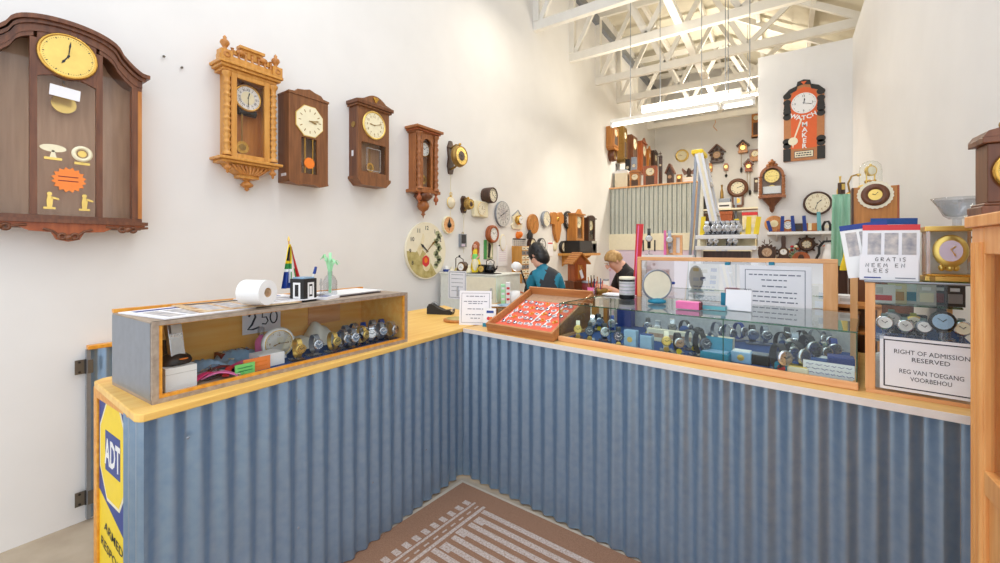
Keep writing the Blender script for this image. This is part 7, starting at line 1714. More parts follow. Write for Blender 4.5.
b = MB(); b.bx(-w / 2 - .015, w / 2 + .015, -.135, 0, -.02, 0, 'amber_walnut'); b.lathe([(0, -.21), (.02, -.19), (.03, -.15), (.03, -.13), (.06, -.09), (w * .44, -.02)], (0, -.05, 0), 'mahogany', 20, sy=.6); b.build('base_drop', t)
c, w, h = pb_(803.5, 832, 191, 215, .05)
t = thing('wall_clock', 'round brown rimmed wall clock with cream face on the white partition', 'clock', (c.x, PY, c.z))
r_ = h / 2; b = MB(); b.lathe([(r_ * .98, 0), (r_, .02), (r_ * .97, .045), (r_ * .86, .05), (r_ * .82, .035)], (0, 0, 0), 'dark_wood', 40, True, 'y'); b.build('case', t)
dial(t, (0, -.035, 0), r_ * .83, 'ivory', None, 'old_brass', 'arabic', (1, 33), handmat='ink')
a0, a1 = ony(767, 232, PY - .08).x, ony(834, 232, PY - .08).x; zsh = ony(800, 231.5, PY - .16).z
a0, a1 = ony(767, 232, PY - .16).x, ony(834, 232, PY - .16).x; a1 = min(a1, RX - .03)
t = thing('wall_shelf', 'white shelf of clocks on the white partition', 'shelf', (0, PY, zsh))
b = MB(); b.bx(a0, a1, -.17, 0, -.035, 0, 'white'); b.build('board', t, bevel=.003)
for x in (a0 + .1, a1 - .1): b = MB(); b.prism([(0, -.035), (.14, -.035), (0, -.12)][::-1], x - .01, x + .01, 'white'); o = b.build('bracket', t, rz=-PI / 2); 
def onsh(px): return Vector((ony(px, 231, PY - .1).x, PY - .1, zsh + .0005))
t = thing('plate_clock', 'round brown plate clock with pale strip at the left end of the shelf', 'clock', onsh(774), 0, rx=rad(-8))
b = MB(); b.lathe([(.1, 0), (.105, .01), (.09, .02), (.07, .014), (.05, .02), (0, .022)], (0, 0, .105), 'honey', 28, True, 'y'); b.build('plate', t)
b = MB(); b.disc((0, 0, .105), .045, -.021, -.024, 'painted_buff'); b.build('dial', t)
for i, (px, tl, m, hh_, lb) in enumerate(((771, 14, 'royal', .14, 'short blue ribbon card leaning across the plate clock'), (782, -2, 'royal', .19, 'blue ribbon card left of the small mantel clock'), (793.5, 4, 'royal', .19, 'blue ribbon card right of the small mantel clock'), (805, 4, 'royal', .185, 'blue ribbon card in the middle of the shelf'), (819, 2, 'teal_pale', .225, 'pale teal ribbon card near the right end of the shelf'))):
    b = MB(); b.prism([(-.02, 0), (.02, 0), (.018, hh_), (-.018, hh_)], -.004, .004, m); o = one(b, 'ribbon_card', lb, 'card', onsh(px) + Vector((0, -.055, .006)), 0, 'ribbon cards on the shelf'); o.rotation_euler = (0, rad(-tl), 0)
t = thing('mantel_clock', 'small brown mantel clock with white dial between two blue ribbon cards', 'clock', onsh(788))
b = MB(); b.prism([(-.12, 0), (.12, 0), (.115, .03), (.075, .04), *arc(0, .075, .068, .075, 10, 170, 10), (-.075, .04), (-.115, .03)], -.035, .035, 'red_wood'); b.build('case', t, bevel=.004)
dial(t, (0, -.035, .082), .048, 'white', 'brass', 'ink', 'roman', (10, 10))
b = MB(); b.bx(-.05, .05, -.04, .04, 0, .1, 'dark_wood'); b.bx(-.03, .03, -.041, -.04, .03, .08, 'charcoal'); one(b, 'desk_clock', 'small dark square clock right of the brown mantel clock', 'clock', onsh(798), 0, None, .004)
b = MB(); b.bx(-.06, .05, -.04, .04, 0, .1, 'honey'); b.bx(-.045, -.01, -.041, -.04, .0, .1, 'cream'); b.bx(-.07, .06, -.045, .045, 0, .012, 'red_wood'); one(b, 'desk_clock', 'brown and cream striped clock before the pale teal ribbon card', 'clock', onsh(812.5), 0, None, .003)
t = thing('horse_ornament', 'black arched horse-like ornament at the right end of the shelf', 'ornament', onsh(828) + Vector((-.01, 0, 0)))
b = MB(); b.tube([(-.035, 0, 0), (-.04, 0, .06), (-.02, 0, .11), (.015, 0, .115), (.03, 0, .08), (.03, 0, 0)], .014, 'black', 8); b.build('arch', t)
b = MB(); b.disc((0, 0, .055), .022, .005, -.006, 'ivory', 16); b.build('dial', t)
YL = PY - .12; zl = ony(790, 260, YL).z
t = thing('low_shelf', 'second shelf below the white one, its clocks showing above the framed board', 'shelf', (0, PY, zl))
b = MB(); b.bx(ony(757, 260, YL).x + .02, RX - .02, -.2, 0, -.03, 0, 'pine'); b.build('board', t)
for x in (-.2, .5): b = MB(); b.prism([(0, -.03), (.14, -.03), (0, -.12)][::-1], x - .01, x + .01, 'pine'); b.build('bracket', t, rz=-PI / 2)
def onlow(px): return Vector((ony(px, 259, YL).x, YL, zl + .0005))
p = onlow(767) ; t = thing('antler_clock', 'dark carved clock crowned with antlers behind the framed board', 'clock', p)
b = MB(); b.prism([(-.10, 0), (.10, 0), (.085, .02), *arc(0, .095, .10, .085, -20, 200, 16), (-.085, .02)], -.04, .03, 'dark_wood'); b.build('case', t, bevel=.004)
for i in range(9):
    b = MB(); a = rad(-10 + 25 * i); b.sphere((.105 * math.cos(a), -.01, .095 + .09 * math.sin(a)), .018, 'dark_wood', n=8, k=6); b.build('carved_leaf', t)
for s_ in (-1, 1): b = MB(); b.tube([(s_ * .01, 0, .18), (s_ * .03, 0, .21), (s_ * .025, 0, .255)], .005, 'dark_wood'); b.tube([(s_ * .03, 0, .21), (s_ * .055, 0, .235)], .004, 'dark_wood'); b.build('antler', t)
dial(t, (0, -.04, .095), .055, 'panel_inside', None, 'ivory', 'roman', (6, 5), handmat='ivory')
p = onlow(783.5); t = thing('barometer', 'slim dark wooden banjo barometer with round white dial', 'barometer', p)
b = MB(); b.prism([(-.09, 0), (.09, 0), (.07, .03), (.05, .05), *arc(0, .10, .06, .055, -30, 60, 6), (.022, .17), (.026, .27), (.018, .30), (-.018, .30), (-.026, .27), (-.022, .17), *arc(0, .10, .06, .055, 120, 210, 6), (-.05, .05), (-.07, .03)], -.025, .015, 'dark_wood'); b.build('body', t, bevel=.004)
dial(t, (0, -.025, .10), .036, 'white', 'old_brass', 'ink', None, (11, 0), fast=True)
p = onlow(793); t = thing('flower_pot', 'small pot of red and cream flowers on the low shelf', 'flowers', p + Vector((0, .02, 0)))
b = MB(); b.lathe([(.03, 0), (.04, .06), (.044, .065), (.036, .066), (0, .05)], (0, 0, 0), 'painted_green', 14); b.build('pot', t)
random.seed(6)
for k in range(7):
    a = k * .9; x, z = .045 * math.cos(a), .14 + .035 * math.sin(a * 1.3)
    b = MB(); b.sphere((x, -.01 + .02 * math.sin(a), z), .02, ['red_wood', 'cream', 'red', 'ivory', 'honey', 'dark_red', 'cream'][k], 1, 1, .8, 8, 6); b.cyl((0, 0, .06), (x, 0, z), .003, 'green', n=5); b.build('flower', t)
p = onlow(801); t = thing('mantel_clock', 'low reddish brown arched mantel clock beside the flowers', 'clock', p)
b = MB(); b.prism([(-.1, 0), (.1, 0), (.1, .02), *arc(0, .02, .09, .085, 0, 180, 12), (-.1, .02)], -.03, .03, 'red_wood'); b.build('case', t, bevel=.004)
b = MB(); b.prism([(-.03, .012), (.03, .012), *arc(0, .03, .03, .04, 0, 180, 8)], -.034, -.03, 'dark_wood'); b.build('dial', t)
c, w, h = pb_(799, 814.5, 236.5, 252, .03)
t = thing('ship_wheel_clock', 'ship wheel shaped clock with spokes hanging under the white shelf', 'clock', (c.x, PY, c.z))
b = MB(); b.ring((0, -.03, 0), h * .36, .02, 'dark_wood', 28, 8, 1., .8); b.build('rim', t)
for k in range(8):
    a = k * PI / 4; s_, c_ = math.sin(a), math.cos(a); b = MB(); b.tube([(s_ * h * .2, -.03, c_ * h * .2), (s_ * h * .45, -.03, c_ * h * .45), (s_ * h * .5, -.03, c_ * h * .5), (s_ * h * .6, -.03, c_ * h * .6)], .01, 'dark_wood', 8, [.008, .009, .014, .007]); b.build('spoke', t)
dial(t, (0, -.03, 0), h * .24, 'ivory', 'brass', 'ink', 'four', (8, 10))
b = MB(); b.disc((0, 0, 0), h * .22, 0, -.03, 'dark_wood'); b.build('hub', t)
p = onlow(828); t = thing('bird_ornament', 'white bird figure under a black spiky arch', 'ornament', p)
b = MB(); b.tube([(-.12, 0, 0), (-.085, 0, .08), (-.085, 0, .16), (-.04, 0, .225), (.03, 0, .23), (.075, 0, .18), (.08, 0, .12)], .014, 'black', 8); b.build('arch', t)
for x, z, dx, dz in ((-.085, .16, -.04, .02), (-.06, .205, -.03, .04), (-.01, .23, 0, .05), (.045, .22, .03, .04), (.08, .16, .04, .01)): b = MB(); b.tube([(x, 0, z), (x + dx, 0, z + dz)], .006, 'black', 6, [.007, .003]); b.build('spike', t)
b = MB(); b.lathe([(.06, 0), (.065, .03), (.05, .09), (.032, .14), (.034, .17), (.02, .195), (0, .2)], (.0, 0, 0), 'white', 16); b.build('bird', t)
b = MB(); b.cyl((-.03, 0, .175), (-.055, 0, .17), .009, 'orange', .001, 8); b.build('beak', t)
lx1 = ony(697, 200, LOFT).x
zT = ony(650, 184.5, LOFT).z; zB = ony(650, 233.5, LOFT).z; zL = ony(650, 250, LOFT).z
b = MB(); b.bx(WX, lx1, LOFT + .02, LOFT + .12, 0, zL, 'lilac'); b.bx(WX, lx1, LOFT + .0, LOFT + .14, zL, zB, 'ivory'); b.bx(WX, lx1, LOFT + .14, LOFT + 1.3, zB - .12, zB - .06, 'ivory'); structure(b, 'wall_loft')
t = thing('loft_parapet', 'white corrugated sheet parapet of the loft, edged with wood on top', 'parapet', (WX, LOFT, zB))
b = MB(); corrugated(b, lx1 - WX - .02, .0, zT - zB - .03, 'white_sheet', pitch=.085, amp=.02); b.build('sheet', t, loc=(.01, .04, 0))
b = MB(); b.bx(0, lx1 - WX, .0, .12, zT - zB - .03, zT - zB, 'beech'); b.build('top_rail', t, bevel=.004)
b = MB(); b.bx(0, lx1 - WX, .10, .75, zT - zB - .06, zT - zB - .03, 'pine'); b.build('ledge', t)
b = MB(); M('seam_grey', (132, 140, 134), .6)
for k in range(int((lx1 - WX) / .085)): b.bx(.018 + .085 * k, .04 + .085 * k, .014, .024, 0, zT - zB - .03, 'seam_grey')
b.build('seams', t)
p0 = ony(700, 250, LOFT - .12)
b = MB(); b.bx(-.05, .05, -.05, .05, 0, ony(700, 183, LOFT - .12).z, 'white_sheet'); one(b, 'loft_post', 'pale grey square post at the end of the loft parapet', 'post', (p0.x, LOFT - .12, 0))
ptop, pbot = ony(698, 183, LOFT - .3), ony(690, 258, LOFT - .3)
d_ = (ptop - pbot); foot = pbot - d_ * (pbot.z / d_.z)
b = MB(); b.tube([foot, ptop], .022, 'panel_inside', 8); one(b, 'wooden_pole', 'thin brown pole leaning against the loft post', 'pole', (0, 0, 0))
def boxclock(nm, lb, xl, xr, yt, yb, mat, crest=None, rot=LR, Y=None, D=.16, dialm='ivory', glassy=True, stand=False, zbase=None):
    """a small distant case clock on the left wall (Y None) or standing / hanging at Y"""
    if Y is None:
        c, w, h = lwr(xl + .45 * (xr - xl), xr, yt, yb, D); loc = Vector((WX, c.y, c.z - h / 2)); r = LR
        w = max(.13, w)
    else: c, w, h = bw(xl, xr, yt, yb, Y); loc = Vector((c.x, Y, c.z - h / 2)); r = 0
    if zbase is not None: h += loc.z - zbase; loc.z = zbase
    t = thing(nm, lb, 'clock', loc, r + (rot if Y is not None and rot != LR else 0))
    hc = h * (.84 if crest else 1)
    b = MB(); b.bx(-w / 2, w / 2, -D + .015, 0, 0, hc, mat); b.build('case', t, bevel=.003)
    b = MB(); frame(b, -w * .42, w * .42, hc * .04, hc * .96, w * .1, -D, -D + .015, mat); b.build('door', t)
    b = MB(); b.bx(-w * .32, w * .32, -D + .008, -D + .014, hc * .08, hc * .55, 'backing_dark'); b.build('window', t)
    dial(t, (0, -D + .013, hc * .74), min(w * .3, hc * .2), dialm, 'brass', 'ink', None, (random.randint(1, 12), random.randint(0, 55)), fast=True)
    if crest:
        b = MB(); b.bx(-w * .55, w * .55, -D - .015, 0, hc, hc + h * .03, mat)
        if crest == 'point': b.prism([(-w * .4, hc + h * .03), (w * .4, hc + h * .03), (.015, h), (-.015, h)], -D, -D + .03, mat)
        elif crest == 'arch': b.prism([(-w * .5, hc + h * .03), (w * .5, hc + h * .03), *arc(0, hc + h * .03, w * .5, h * .12, 15, 165, 8)], -D, 0, mat)
        elif crest == 'scroll':
            for s_ in (-1, 1): b.ring((s_ * w * .22, -D, hc + h * .08), w * .14, w * .06, mat, 14, 6)
            finial(b, (0, -D + .02, hc + h * .03), h * .13, w * .12, mat)
        b.build('crest', t)
    b = MB(); b.prism([(-w * .5, 0), (w * .5, 0), (w * .3, -.05), (-w * .3, -.05)][::-1], -D, 0, mat) if Y is None else b.bx(-w * .54, w * .54, -D - .01, 0, 0, h * .05, mat); b.build('base', t)
    return t
random.seed(31)
for a in (('honey plain case clock highest at the near end of the loft wall', 609.5, 619, 127, 147.5, 'honey', None), ('old gold tall clock second along the loft wall', 621, 627.5, 127, 160, 'old_brass', None), ('dark brown tall clock third along the loft wall', 628, 638, 136, 165, 'walnut', None), ('reddish tall clock with pointed top in the middle of the loft wall', 638.5, 647, 138, 172, 'red_wood', 'point'), ('slim honey clock right of the reddish pointed one', 647.5, 651, 146, 171, 'honey', 'point'), ('dark clock with rounded top near the loft corner', 651.5, 658, 150, 170, 'dark_wood', 'arch')):
    boxclock('wall_clock', *a, crest=None) if False else boxclock('wall_clock', a[0], a[1], a[2], a[3], a[4], a[5], a[6])
for nm, lb, xl, xr, yt, yb, mat in (('wall_clock', 'round dark clock below the honey case at the near end of the loft', 611, 620, 149, 161, 'mahogany'),):
    c, w, h = lwr(xl, xr, yt, yb, .12); t = thing(nm, lb, 'clock', (WX, c.y, c.z), LR)
    b = MB(); b.lathe([(h * .5, 0), (h * .52, .05), (h * .5, .11), (h * .4, .12), (h * .36, .09)], (0, 0, 0), mat, 22, True, 'y'); b.build('case', t); dial(t, (0, -.09, 0), h * .38, 'old_brass', None, 'ink', None, (4, 0), fast=True)
zt_l = zT - .03
def onloft(x0, x1, yt, nm, lb, mat, crest, D=.14, Y=LOFT + .45, dm='ivory', rot=.15): return boxclock(nm, lb, x0, x1, yt, 186, mat, crest, rot, Y, D, dm, True, True, zt_l + .0005)
onloft(631, 641, 171, 'mantel_clock', 'honey rounded back mantel clock standing on the loft parapet', 'honey', 'arch', .2)
onloft(644.5, 657.5, 167.5, 'mantel_clock', 'reddish brown square case standing on the loft ledge', 'red_wood', None, .2)
onloft(626, 630.5, 160, 'shelf_clock', 'black narrow clock behind the white box on the loft', 'black', None, .12, LOFT + .68)
onloft(659, 662.5, 152, 'shelf_clock', 'slim dark ornate clock near the back corner of the loft', 'dark_wood', 'scroll', .12, LOFT + .6)
onloft(632, 637, 158, 'shelf_clock', 'slim chrome faced clock left of the tall reddish pointed clock', 'steel_grey', None, .12, LOFT + .6)
t = thing('carton', 'white carton on the loft ledge beside the left wall', 'box', (WX + .2, LOFT + .36, zt_l + .0005), .1)
hh_ = ony(617, 171.5, LOFT + .3).z - zt_l
b = MB(); b.bx(-.17, .09, -.14, .14, 0, hh_, 'ivory'); b.bx(-.175, .095, -.145, .145, hh_ - .06, hh_, 'white'); b.build('body', t, bevel=.006)
b = MB(); b.bx(-.12, .06, -.1, .1, hh_, hh_ + .02, 'sky_plastic'); b.build('lid_label', t)
p = Vector((ony(616, 165, LOFT + .4).x, LOFT + .4, zt_l + hh_ + .021)); t = thing('wire_stand', 'thin black tripod stand on the white loft carton', 'stand', p)
for s_ in (-1, 0, 1): b = MB(); b.tube([(0, 0, .17), (s_ * .05, .03 if s_ == 0 else -.02, 0)], .006, 'dark_iron'); b.build('leg', t)
def cuckoo(lb, x0, x1, yt, yb, Y, mat='dark_wood', roof='walnut', weights=0, zbase=None, leafy=False, dm='panel_inside'):
    c, w, h = bw(x0, x1, yt, yb, Y); loc = Vector((c.x, Y, c.z - h / 2))
    if zbase is not None: h += loc.z - zbase; loc.z = zbase
    t = thing('cuckoo_clock', lb, 'clock', loc)
    ww = w * .34; e = h * .55
    b = MB(); b.prism([(-ww, h * .1), (ww, h * .1), (ww, e), (0, h * .86), (-ww, e)], -.13, 0, mat); b.build('house', t, bevel=.003)
    for s_ in (-1, 1):
        b = MB(); p_, q_ = Vector((0, 0, h * .97)), Vector((s_ * w * .5, 0, h * .55)); dd = q_ - p_; R = Matrix.Rotation(-math.atan2(dd.z, dd.x), 3, 'Y'); b.box((p_ + q_) / 2 + Vector((0, -.075, 0)), (dd.length, .19, .03), roof, R); b.build('roof_slope', t)
    dial(t, (0, -.13, h * .40), w * .2, dm, 'old_brass', 'ivory', None, (10, 8), fast=True)
    b = MB(); b.bx(-w * .07, w * .07, -.136, -.13, h * .62, h * .72, 'dark_iron'); b.build('bird_door', t)
    b = MB()
    b.prism([(-w * .44, h * .0), (w * .44, h * .0), (w * .36, h * .12), (-w * .36, h * .12)][::-1] if False else [(-w * .36, 0), (w * .36, 0), (w * .42, h * .12), (-w * .42, h * .12)], -.15, 0, mat); b.build('base', t)
    if leafy:
        for k in range(8): b = MB(); a = k * PI / 4; b.sphere((w * .34 * math.cos(a), -.14, h * .42 + h * .3 * math.sin(a)), w * .09, mat, 1, .6, 1, 8, 6); b.build('carved_leaf', t)
    for k in range(weights):
        s_ = (-.12, .12, 0)[k]; L = (.35, .45, .3)[k] * 1.0
        b = MB(); b.cyl((s_ * w * 1.2, -.06, 0), (s_ * w * 1.2, -.06, -L), .005, 'old_brass', n=5); b.lathe([(.0, -L - .14), (.025, -L - .11), (.03, -L - .05), (.012, -L), (0, -L)], (s_ * w * 1.2, -.06, 0), 'dark_iron', 10); b.build('weight', t)
    return t
cuckoo('little dark cuckoo clock standing on the loft parapet', 667, 675.5, 164.5, 183, LOFT + .3, 'dark_wood', 'mahogany', 0, zt_l + .0005)
t = boxclock('shelf_clock', 'small orange wooden clock right of the little cuckoo clock', 677, 682.5, 175, 183, 'honey', None, 0.05, LOFT + .3, .1, 'gold', True, True, zt_l + .0005)
for i, (x0, x1, m, z_, lb) in enumerate(((684, 697.5, 'royal', 0, 'blue book lowest of the stack on the loft parapet'), (684.5, 697, 'white', .045, 'white book in the middle of the stack on the loft parapet'), (683.5, 696, 'ivory', .09, 'cream book on top of the stack on the loft parapet'))):
    xa, xb = ony(x0, 180, LOFT + .25).x, ony(x1, 180, LOFT + .25).x
    b = MB(); w_ = xb - xa; b.bx(-w_ / 2, w_ / 2, -.1, .1, 0, .008, m); b.bx(-w_ / 2, w_ / 2, -.1, .1, .036, .044, m); b.bx(-w_ / 2 + .006, w_ / 2 - .006, -.095, .095, .008, .036, 'paper'); b.bx(-w_ / 2, w_ / 2, .092, .1, .008, .036, m); one(b, 'book', lb, 'book', ((xa + xb) / 2, LOFT + .25, zt_l + .0005 + z_), .06 * i, 'books on the loft parapet')
c, w, h = bw(684, 695, 160, 174, LOFT + .3); t = thing('bird_ornament', 'dark carved eagle-like ornament on top of the loft books', 'ornament', (c.x, LOFT + .26, zt_l + .1352))
b = MB(); b.lathe([(.05, 0), (.055, .02), (.03, .05), (.05, .11), (.04, .15), (.025, .18), (0, .2)], (0, 0, 0), 'dark_wood', 12); b.build('body', t)
for s_ in (-1, 1): b = MB(); b.prism([(0, .08), (s_ * .12, .20), (s_ * .13, .16), (s_ * .09, .06)] if s_ > 0 else [(0, .08), (s_ * .09, .06), (s_ * .13, .16), (s_ * .12, .20)], -.01, .02, 'mahogany'); b.build('wing', t)
def back(x0, x1, yt, yb): return bw(x0, x1, yt, yb, BY)
c, w, h = back(676, 688.5, 149.5, 162); t = thing('wall_clock', 'round yellow plate wall clock on the far back wall', 'clock', (c.x, BY, c.z)); r_ = h / 2
b = MB(); b.lathe([(r_, 0), (r_ * .98, .05), (r_ * .75, .06), (r_ * .72, .04)], (0, 0, 0), 'gold', 30, True, 'y'); b.build('case', t); dial(t, (0, -.04, 0), r_ * .73, 'cream', None, 'old_brass', None, (9, 45), fast=True)
cuckoo('large dark chalet cuckoo clock hanging from a string on the back wall', 709, 726, 145, 163, BY, 'dark_wood', 'mahogany', 0, None, True)
b = MB(); p = ony(714.5, 134, BY - .03); b.tube([(0, 0, 0), (.02, 0, -.2), (-.03, 0, -.3), (.06, 0, -.42)], .008, 'beech'); one(b, 'string', 'pale cord above the large chalet cuckoo clock', 'cord', (p.x, BY - .008, p.z + .5))
cuckoo('honey birdhouse cuckoo clock with pitched roof near the partition edge', 737, 749.5, 141, 153.5, BY, 'honey', 'dark_wood', 1, None, False, 'gold')
cuckoo('carved cuckoo clock with leaves below the birdhouse cuckoo clock', 744, 753.5, 159.5, 172, BY, 'red_wood', 'walnut', 2, None, True, 'gold')
for lb, x0, x1, yt, yb, m in (('small honey novelty clock left on the back wall under the chalet clock', 708.5, 713, 163.5, 172, 'honey'), ('small brown novelty clock with pendulum right under the chalet clock', 723.5, 729, 163.5, 171, 'amber_walnut')):
    c, w, h = back(x0, x1, yt, yb); t = thing('wall_clock', lb, 'clock', (c.x, BY, c.z))
    b = MB(); b.prism([(-w * .4, -h * .5), (w * .4, -h * .5), (w * .5, h * .2), (w * .25, h * .5), (-w * .25, h * .5), (-w * .5, h * .2)], -.07, 0, m); b.build('case', t, bevel=.004); dial(t, (0, -.07, 0), w * .3, 'gold', None, 'ink', None, (2, 20), fast=True)
    b = MB(); b.cyl((0, -.03, -h * .5), (0, -.03, -h * .9), .006, 'old_brass', n=5); b.lathe([(0, -h * .9 - .1), (.03, -h * .9 - .06), (.03, -h * .9 - .02), (0, -h * .9)], (0, -.03, 0), 'dark_iron', 10); b.build('pendulum', t)
c, w, h = back(729, 747, 179.5, 197); t = thing('wall_clock', 'octagonal schoolroom wall clock with cream face and glazed drop', 'clock', (c.x, BY, c.z))
r_ = h / 2
b = MB(); oc = [(r_ * 1.08 * math.cos(rad(22.5 + 45 * i)), r_ * 1.08 * math.sin(rad(22.5 + 45 * i))) for i in range(8)]; b.prism(oc, -.1, 0, 'mahogany'); b.ring((0, -.1, 0), r_ * .86, .045, 'walnut', 28, 8); b.build('case', t)
dial(t, (0, -.1, 0), r_ * .8, 'ivory', 'brass', 'ink', 'arabic', (2, 12))
zd_ = ony(738, 209, BY).z - c.z
b = MB(); b.prism([(-r_ * .6, -r_ * .9), (-r_ * .6, zd_ + .1), (-r_ * .3, zd_), (r_ * .3, zd_), (r_ * .6, zd_ + .1), (r_ * .6, -r_ * .9)], -.09, 0, 'mahogany'); b.build('drop_case', t)
b = MB(); b.bx(-r_ * .38, r_ * .38, -.096, -.09, zd_ + .1, -r_ * 1.05, 'grey_face'); b.disc((0, 0, zd_ + .2), .06, -.096, -.1, 'brass', 16); b.build('drop_window', t)
boxclock('wall_clock', 'orange case clock high on the back wall beside the partition', 752, 761, 113, 138, 'honey', None, 0.0, BY, .18)
c, w, h = back(749.5, 761, 150, 161.5); t = thing('wall_clock', 'wide dark and orange wooden clock half hidden by the white partition', 'clock', (c.x, BY, c.z))
b = MB(); b.bx(-w / 2, w / 2, -.12, 0, -h * .1, h / 2, 'walnut'); b.bx(-w * .46, w * .46, -.11, 0, -h / 2, -h * .1, 'honey'); b.build('case', t, bevel=.004); dial(t, (0, -.12, h * .1), h * .25, 'ivory', 'brass', 'ink', None, (7, 5), fast=True)
boxclock('wall_clock', 'narrow grey brown clock half hidden beside the partition, below the leafy cuckoo', 754, 759, 178, 192, 'dark_wood', None, 0., BY, .1)
YB = BY - .55
sx0, sx1 = ony(701, 220, YB).x, ony(770, 220, YB).x
t = thing('storage_shelf', 'tall shelving of boxes standing before the back wall', 'shelving', (0, YB, 0))
zs_ = [ony(730, y_, YB).z for y_ in (208, 228, 250)]
for z in zs_: b = MB(); b.bx(sx0, sx1, 0, .45, z - .04, z, 'ivory'); b.build('shelf', t)
for x in (sx0, sx0 + (sx1 - sx0) * .5, sx1): b = MB(); b.bx(x - .02, x + .02, .41, .45, 0, zs_[0] + .3, 'steel_grey'); b.build('upright', t)
for i, (x0, x1, yt, s_, m, nm, lb) in enumerate(((703, 709, 196, 0, 'dark_iron', 'carton', 'dark box at the left end of the top storage shelf'), (717, 731, 198, 0, 'white', 'printer', 'white printer-like machine on the top storage shelf'), (719, 723, 184, 0, 'old_brass', 'vase', 'old gold vase standing behind the white machine'), (703, 715, 213, 1, 'dark_wood', 'carton', 'dark wooden box behind the stepladder on the middle shelf'), (718, 732, 211, 1, 'red_wood', 'wooden_chest', 'reddish wooden chest on the middle storage shelf'), (742, 757, 212, 1, 'painted_buff', 'carton', 'buff carton with red lid beside the partition'), (704, 712, 231, 2, 'teal', 'carton', 'teal carton on the low storage shelf'), (722, 735, 230, 2, 'amber_walnut', 'wooden_chest', 'brown wooden chest on the low storage shelf'), (738, 756, 232, 2, 'painted_buff', 'carton', 'pale buff carton low beside the partition'))):
    xa, xb = ony(x0, 220, YB).x, ony(x1, 220, YB).x; w_ = xb - xa; z0 = zs_[s_] + .0005; hh_ = ony((x0 + x1) / 2, yt, YB).z - z0
    t = thing(nm, lb, nm.replace('_', ' '), ((xa + xb) / 2, YB + .05, z0))
    b = MB()
    if nm == 'vase': b.lathe([(w_ * .3, 0), (w_ * .5, hh_ * .3), (w_ * .4, hh_ * .7), (w_ * .2, hh_ * .85), (w_ * .3, hh_), (0, hh_ * .9)], (0, .12, 0), m, 16); b.build('body', t)
    elif nm == 'printer': b.bx(-w_ / 2, w_ / 2, 0, .3, 0, hh_ * .6, m); b.bx(-w_ * .42, w_ * .42, .02, .28, hh_ * .6, hh_, 'steel_grey'); b.build('body', t, bevel=.01); b = MB(); b.bx(-w_ * .36, w_ * .36, -.01, 0, hh_ * .2, hh_ * .34, 'charcoal'); b.build('slot', t)
    else:
        b.bx(-w_ / 2, w_ / 2, 0, .3, 0, hh_ * .8, m); b.build('body', t, bevel=.004); b = MB(); b.bx(-w_ * .52, w_ * .52, -.01, .31, hh_ * .8, hh_, 'red' if 'red lid' in lb else m); b.build('lid', t, bevel=.004)
YL2 = 5.6
a0, a1 = ony(699, 153, YL2), ony(720, 250, YL2)
d_ = a1 - a0; foot = a0 + d_ * (a0.z / -d_.z)
c0 = ony(694, 155, YL2 + .1); e1 = ony(686, 225, YL2 + .7)
t = thing('stepladder', 'aluminium stepladder with yellow cap in front of the back wall', 'stepladder', (0, 0, 0))
M('aluminium', (218, 220, 226), .4, .35, var=.05)
off = Vector((-.17, .0, 0)); wd = Vector((-.10, .0, 0))
rails = []
for k, s_ in enumerate((0, 1)):
    o2 = Vector((-.0, .34, 0)) * s_
    b = MB(); b.ribbon([a0 + o2, foot + o2], .085, .03, 'aluminium', (1, 0, .25)); b.ribbon([a0 + o2 + Vector((.0, -.017, 0)), foot + o2 + Vector((.0, -.017, 0))], .03, .004, 'ivory', (1, 0, .25)); b.build('front_rail', t)
for k in range(6):
    q = a0 + d_ * (a0.z / -d_.z) * ((k + 1) / 7); b = MB(); b.box(q + Vector((0, .17, 0)), (.09, .34, .03), 'aluminium'); b.build('step', t)
rf = Vector((a0.x - .16, a0.y + .1, 0))
for s_ in (0, 1):
    o2 = Vector((-.03, .34 * s_, 0)); b = MB(); b.ribbon([a0 + o2, rf + o2], .03, .03, 'steel_grey', (0, 1, 0)); b.build('rear_leg', t)
b = MB(); b.bx(a0.x - .085, a0.x + .045, a0.y - .02, a0.y + .36, a0.z - .01, a0.z + .045, 'yellow'); b.build('cap', t, bevel=.012)
YR = 4.2
zr1 = ony(725, 235, YR).z; zr2 = ony(725, 246, YR).z
rx0, rx1 = ony(697, 240, YR).x, ony(757.5, 240, YR).x
t = thing('watch_rack', 'white two-railed rack of bracelet watches behind the framed board', 'rack', (0, YR, 0))
for z in (zr1, zr2): b = MB(); b.bx(rx0, rx1, -.09, .09, z - .035, z, 'white'); b.build('rail', t, bevel=.003)
b = MB(); b.bx(rx0 + .02, rx1 - .02, .05, .07, zr2, zr1 - .035, 'painted_buff'); b.build('back_strip', t)
for x in (rx0 + .02, rx1 - .02): b = MB(); b.bx(x - .02, x + .02, -.02, .05, 0, zr2 - .035, 'white'); b.build('leg', t)
b = MB(); b.bx(rx0 + .05, rx1 - .05, .0, .02, zr2 - .16, zr2 - .045, 'dark_wood'); b.build('apron', t)
random.seed(14)
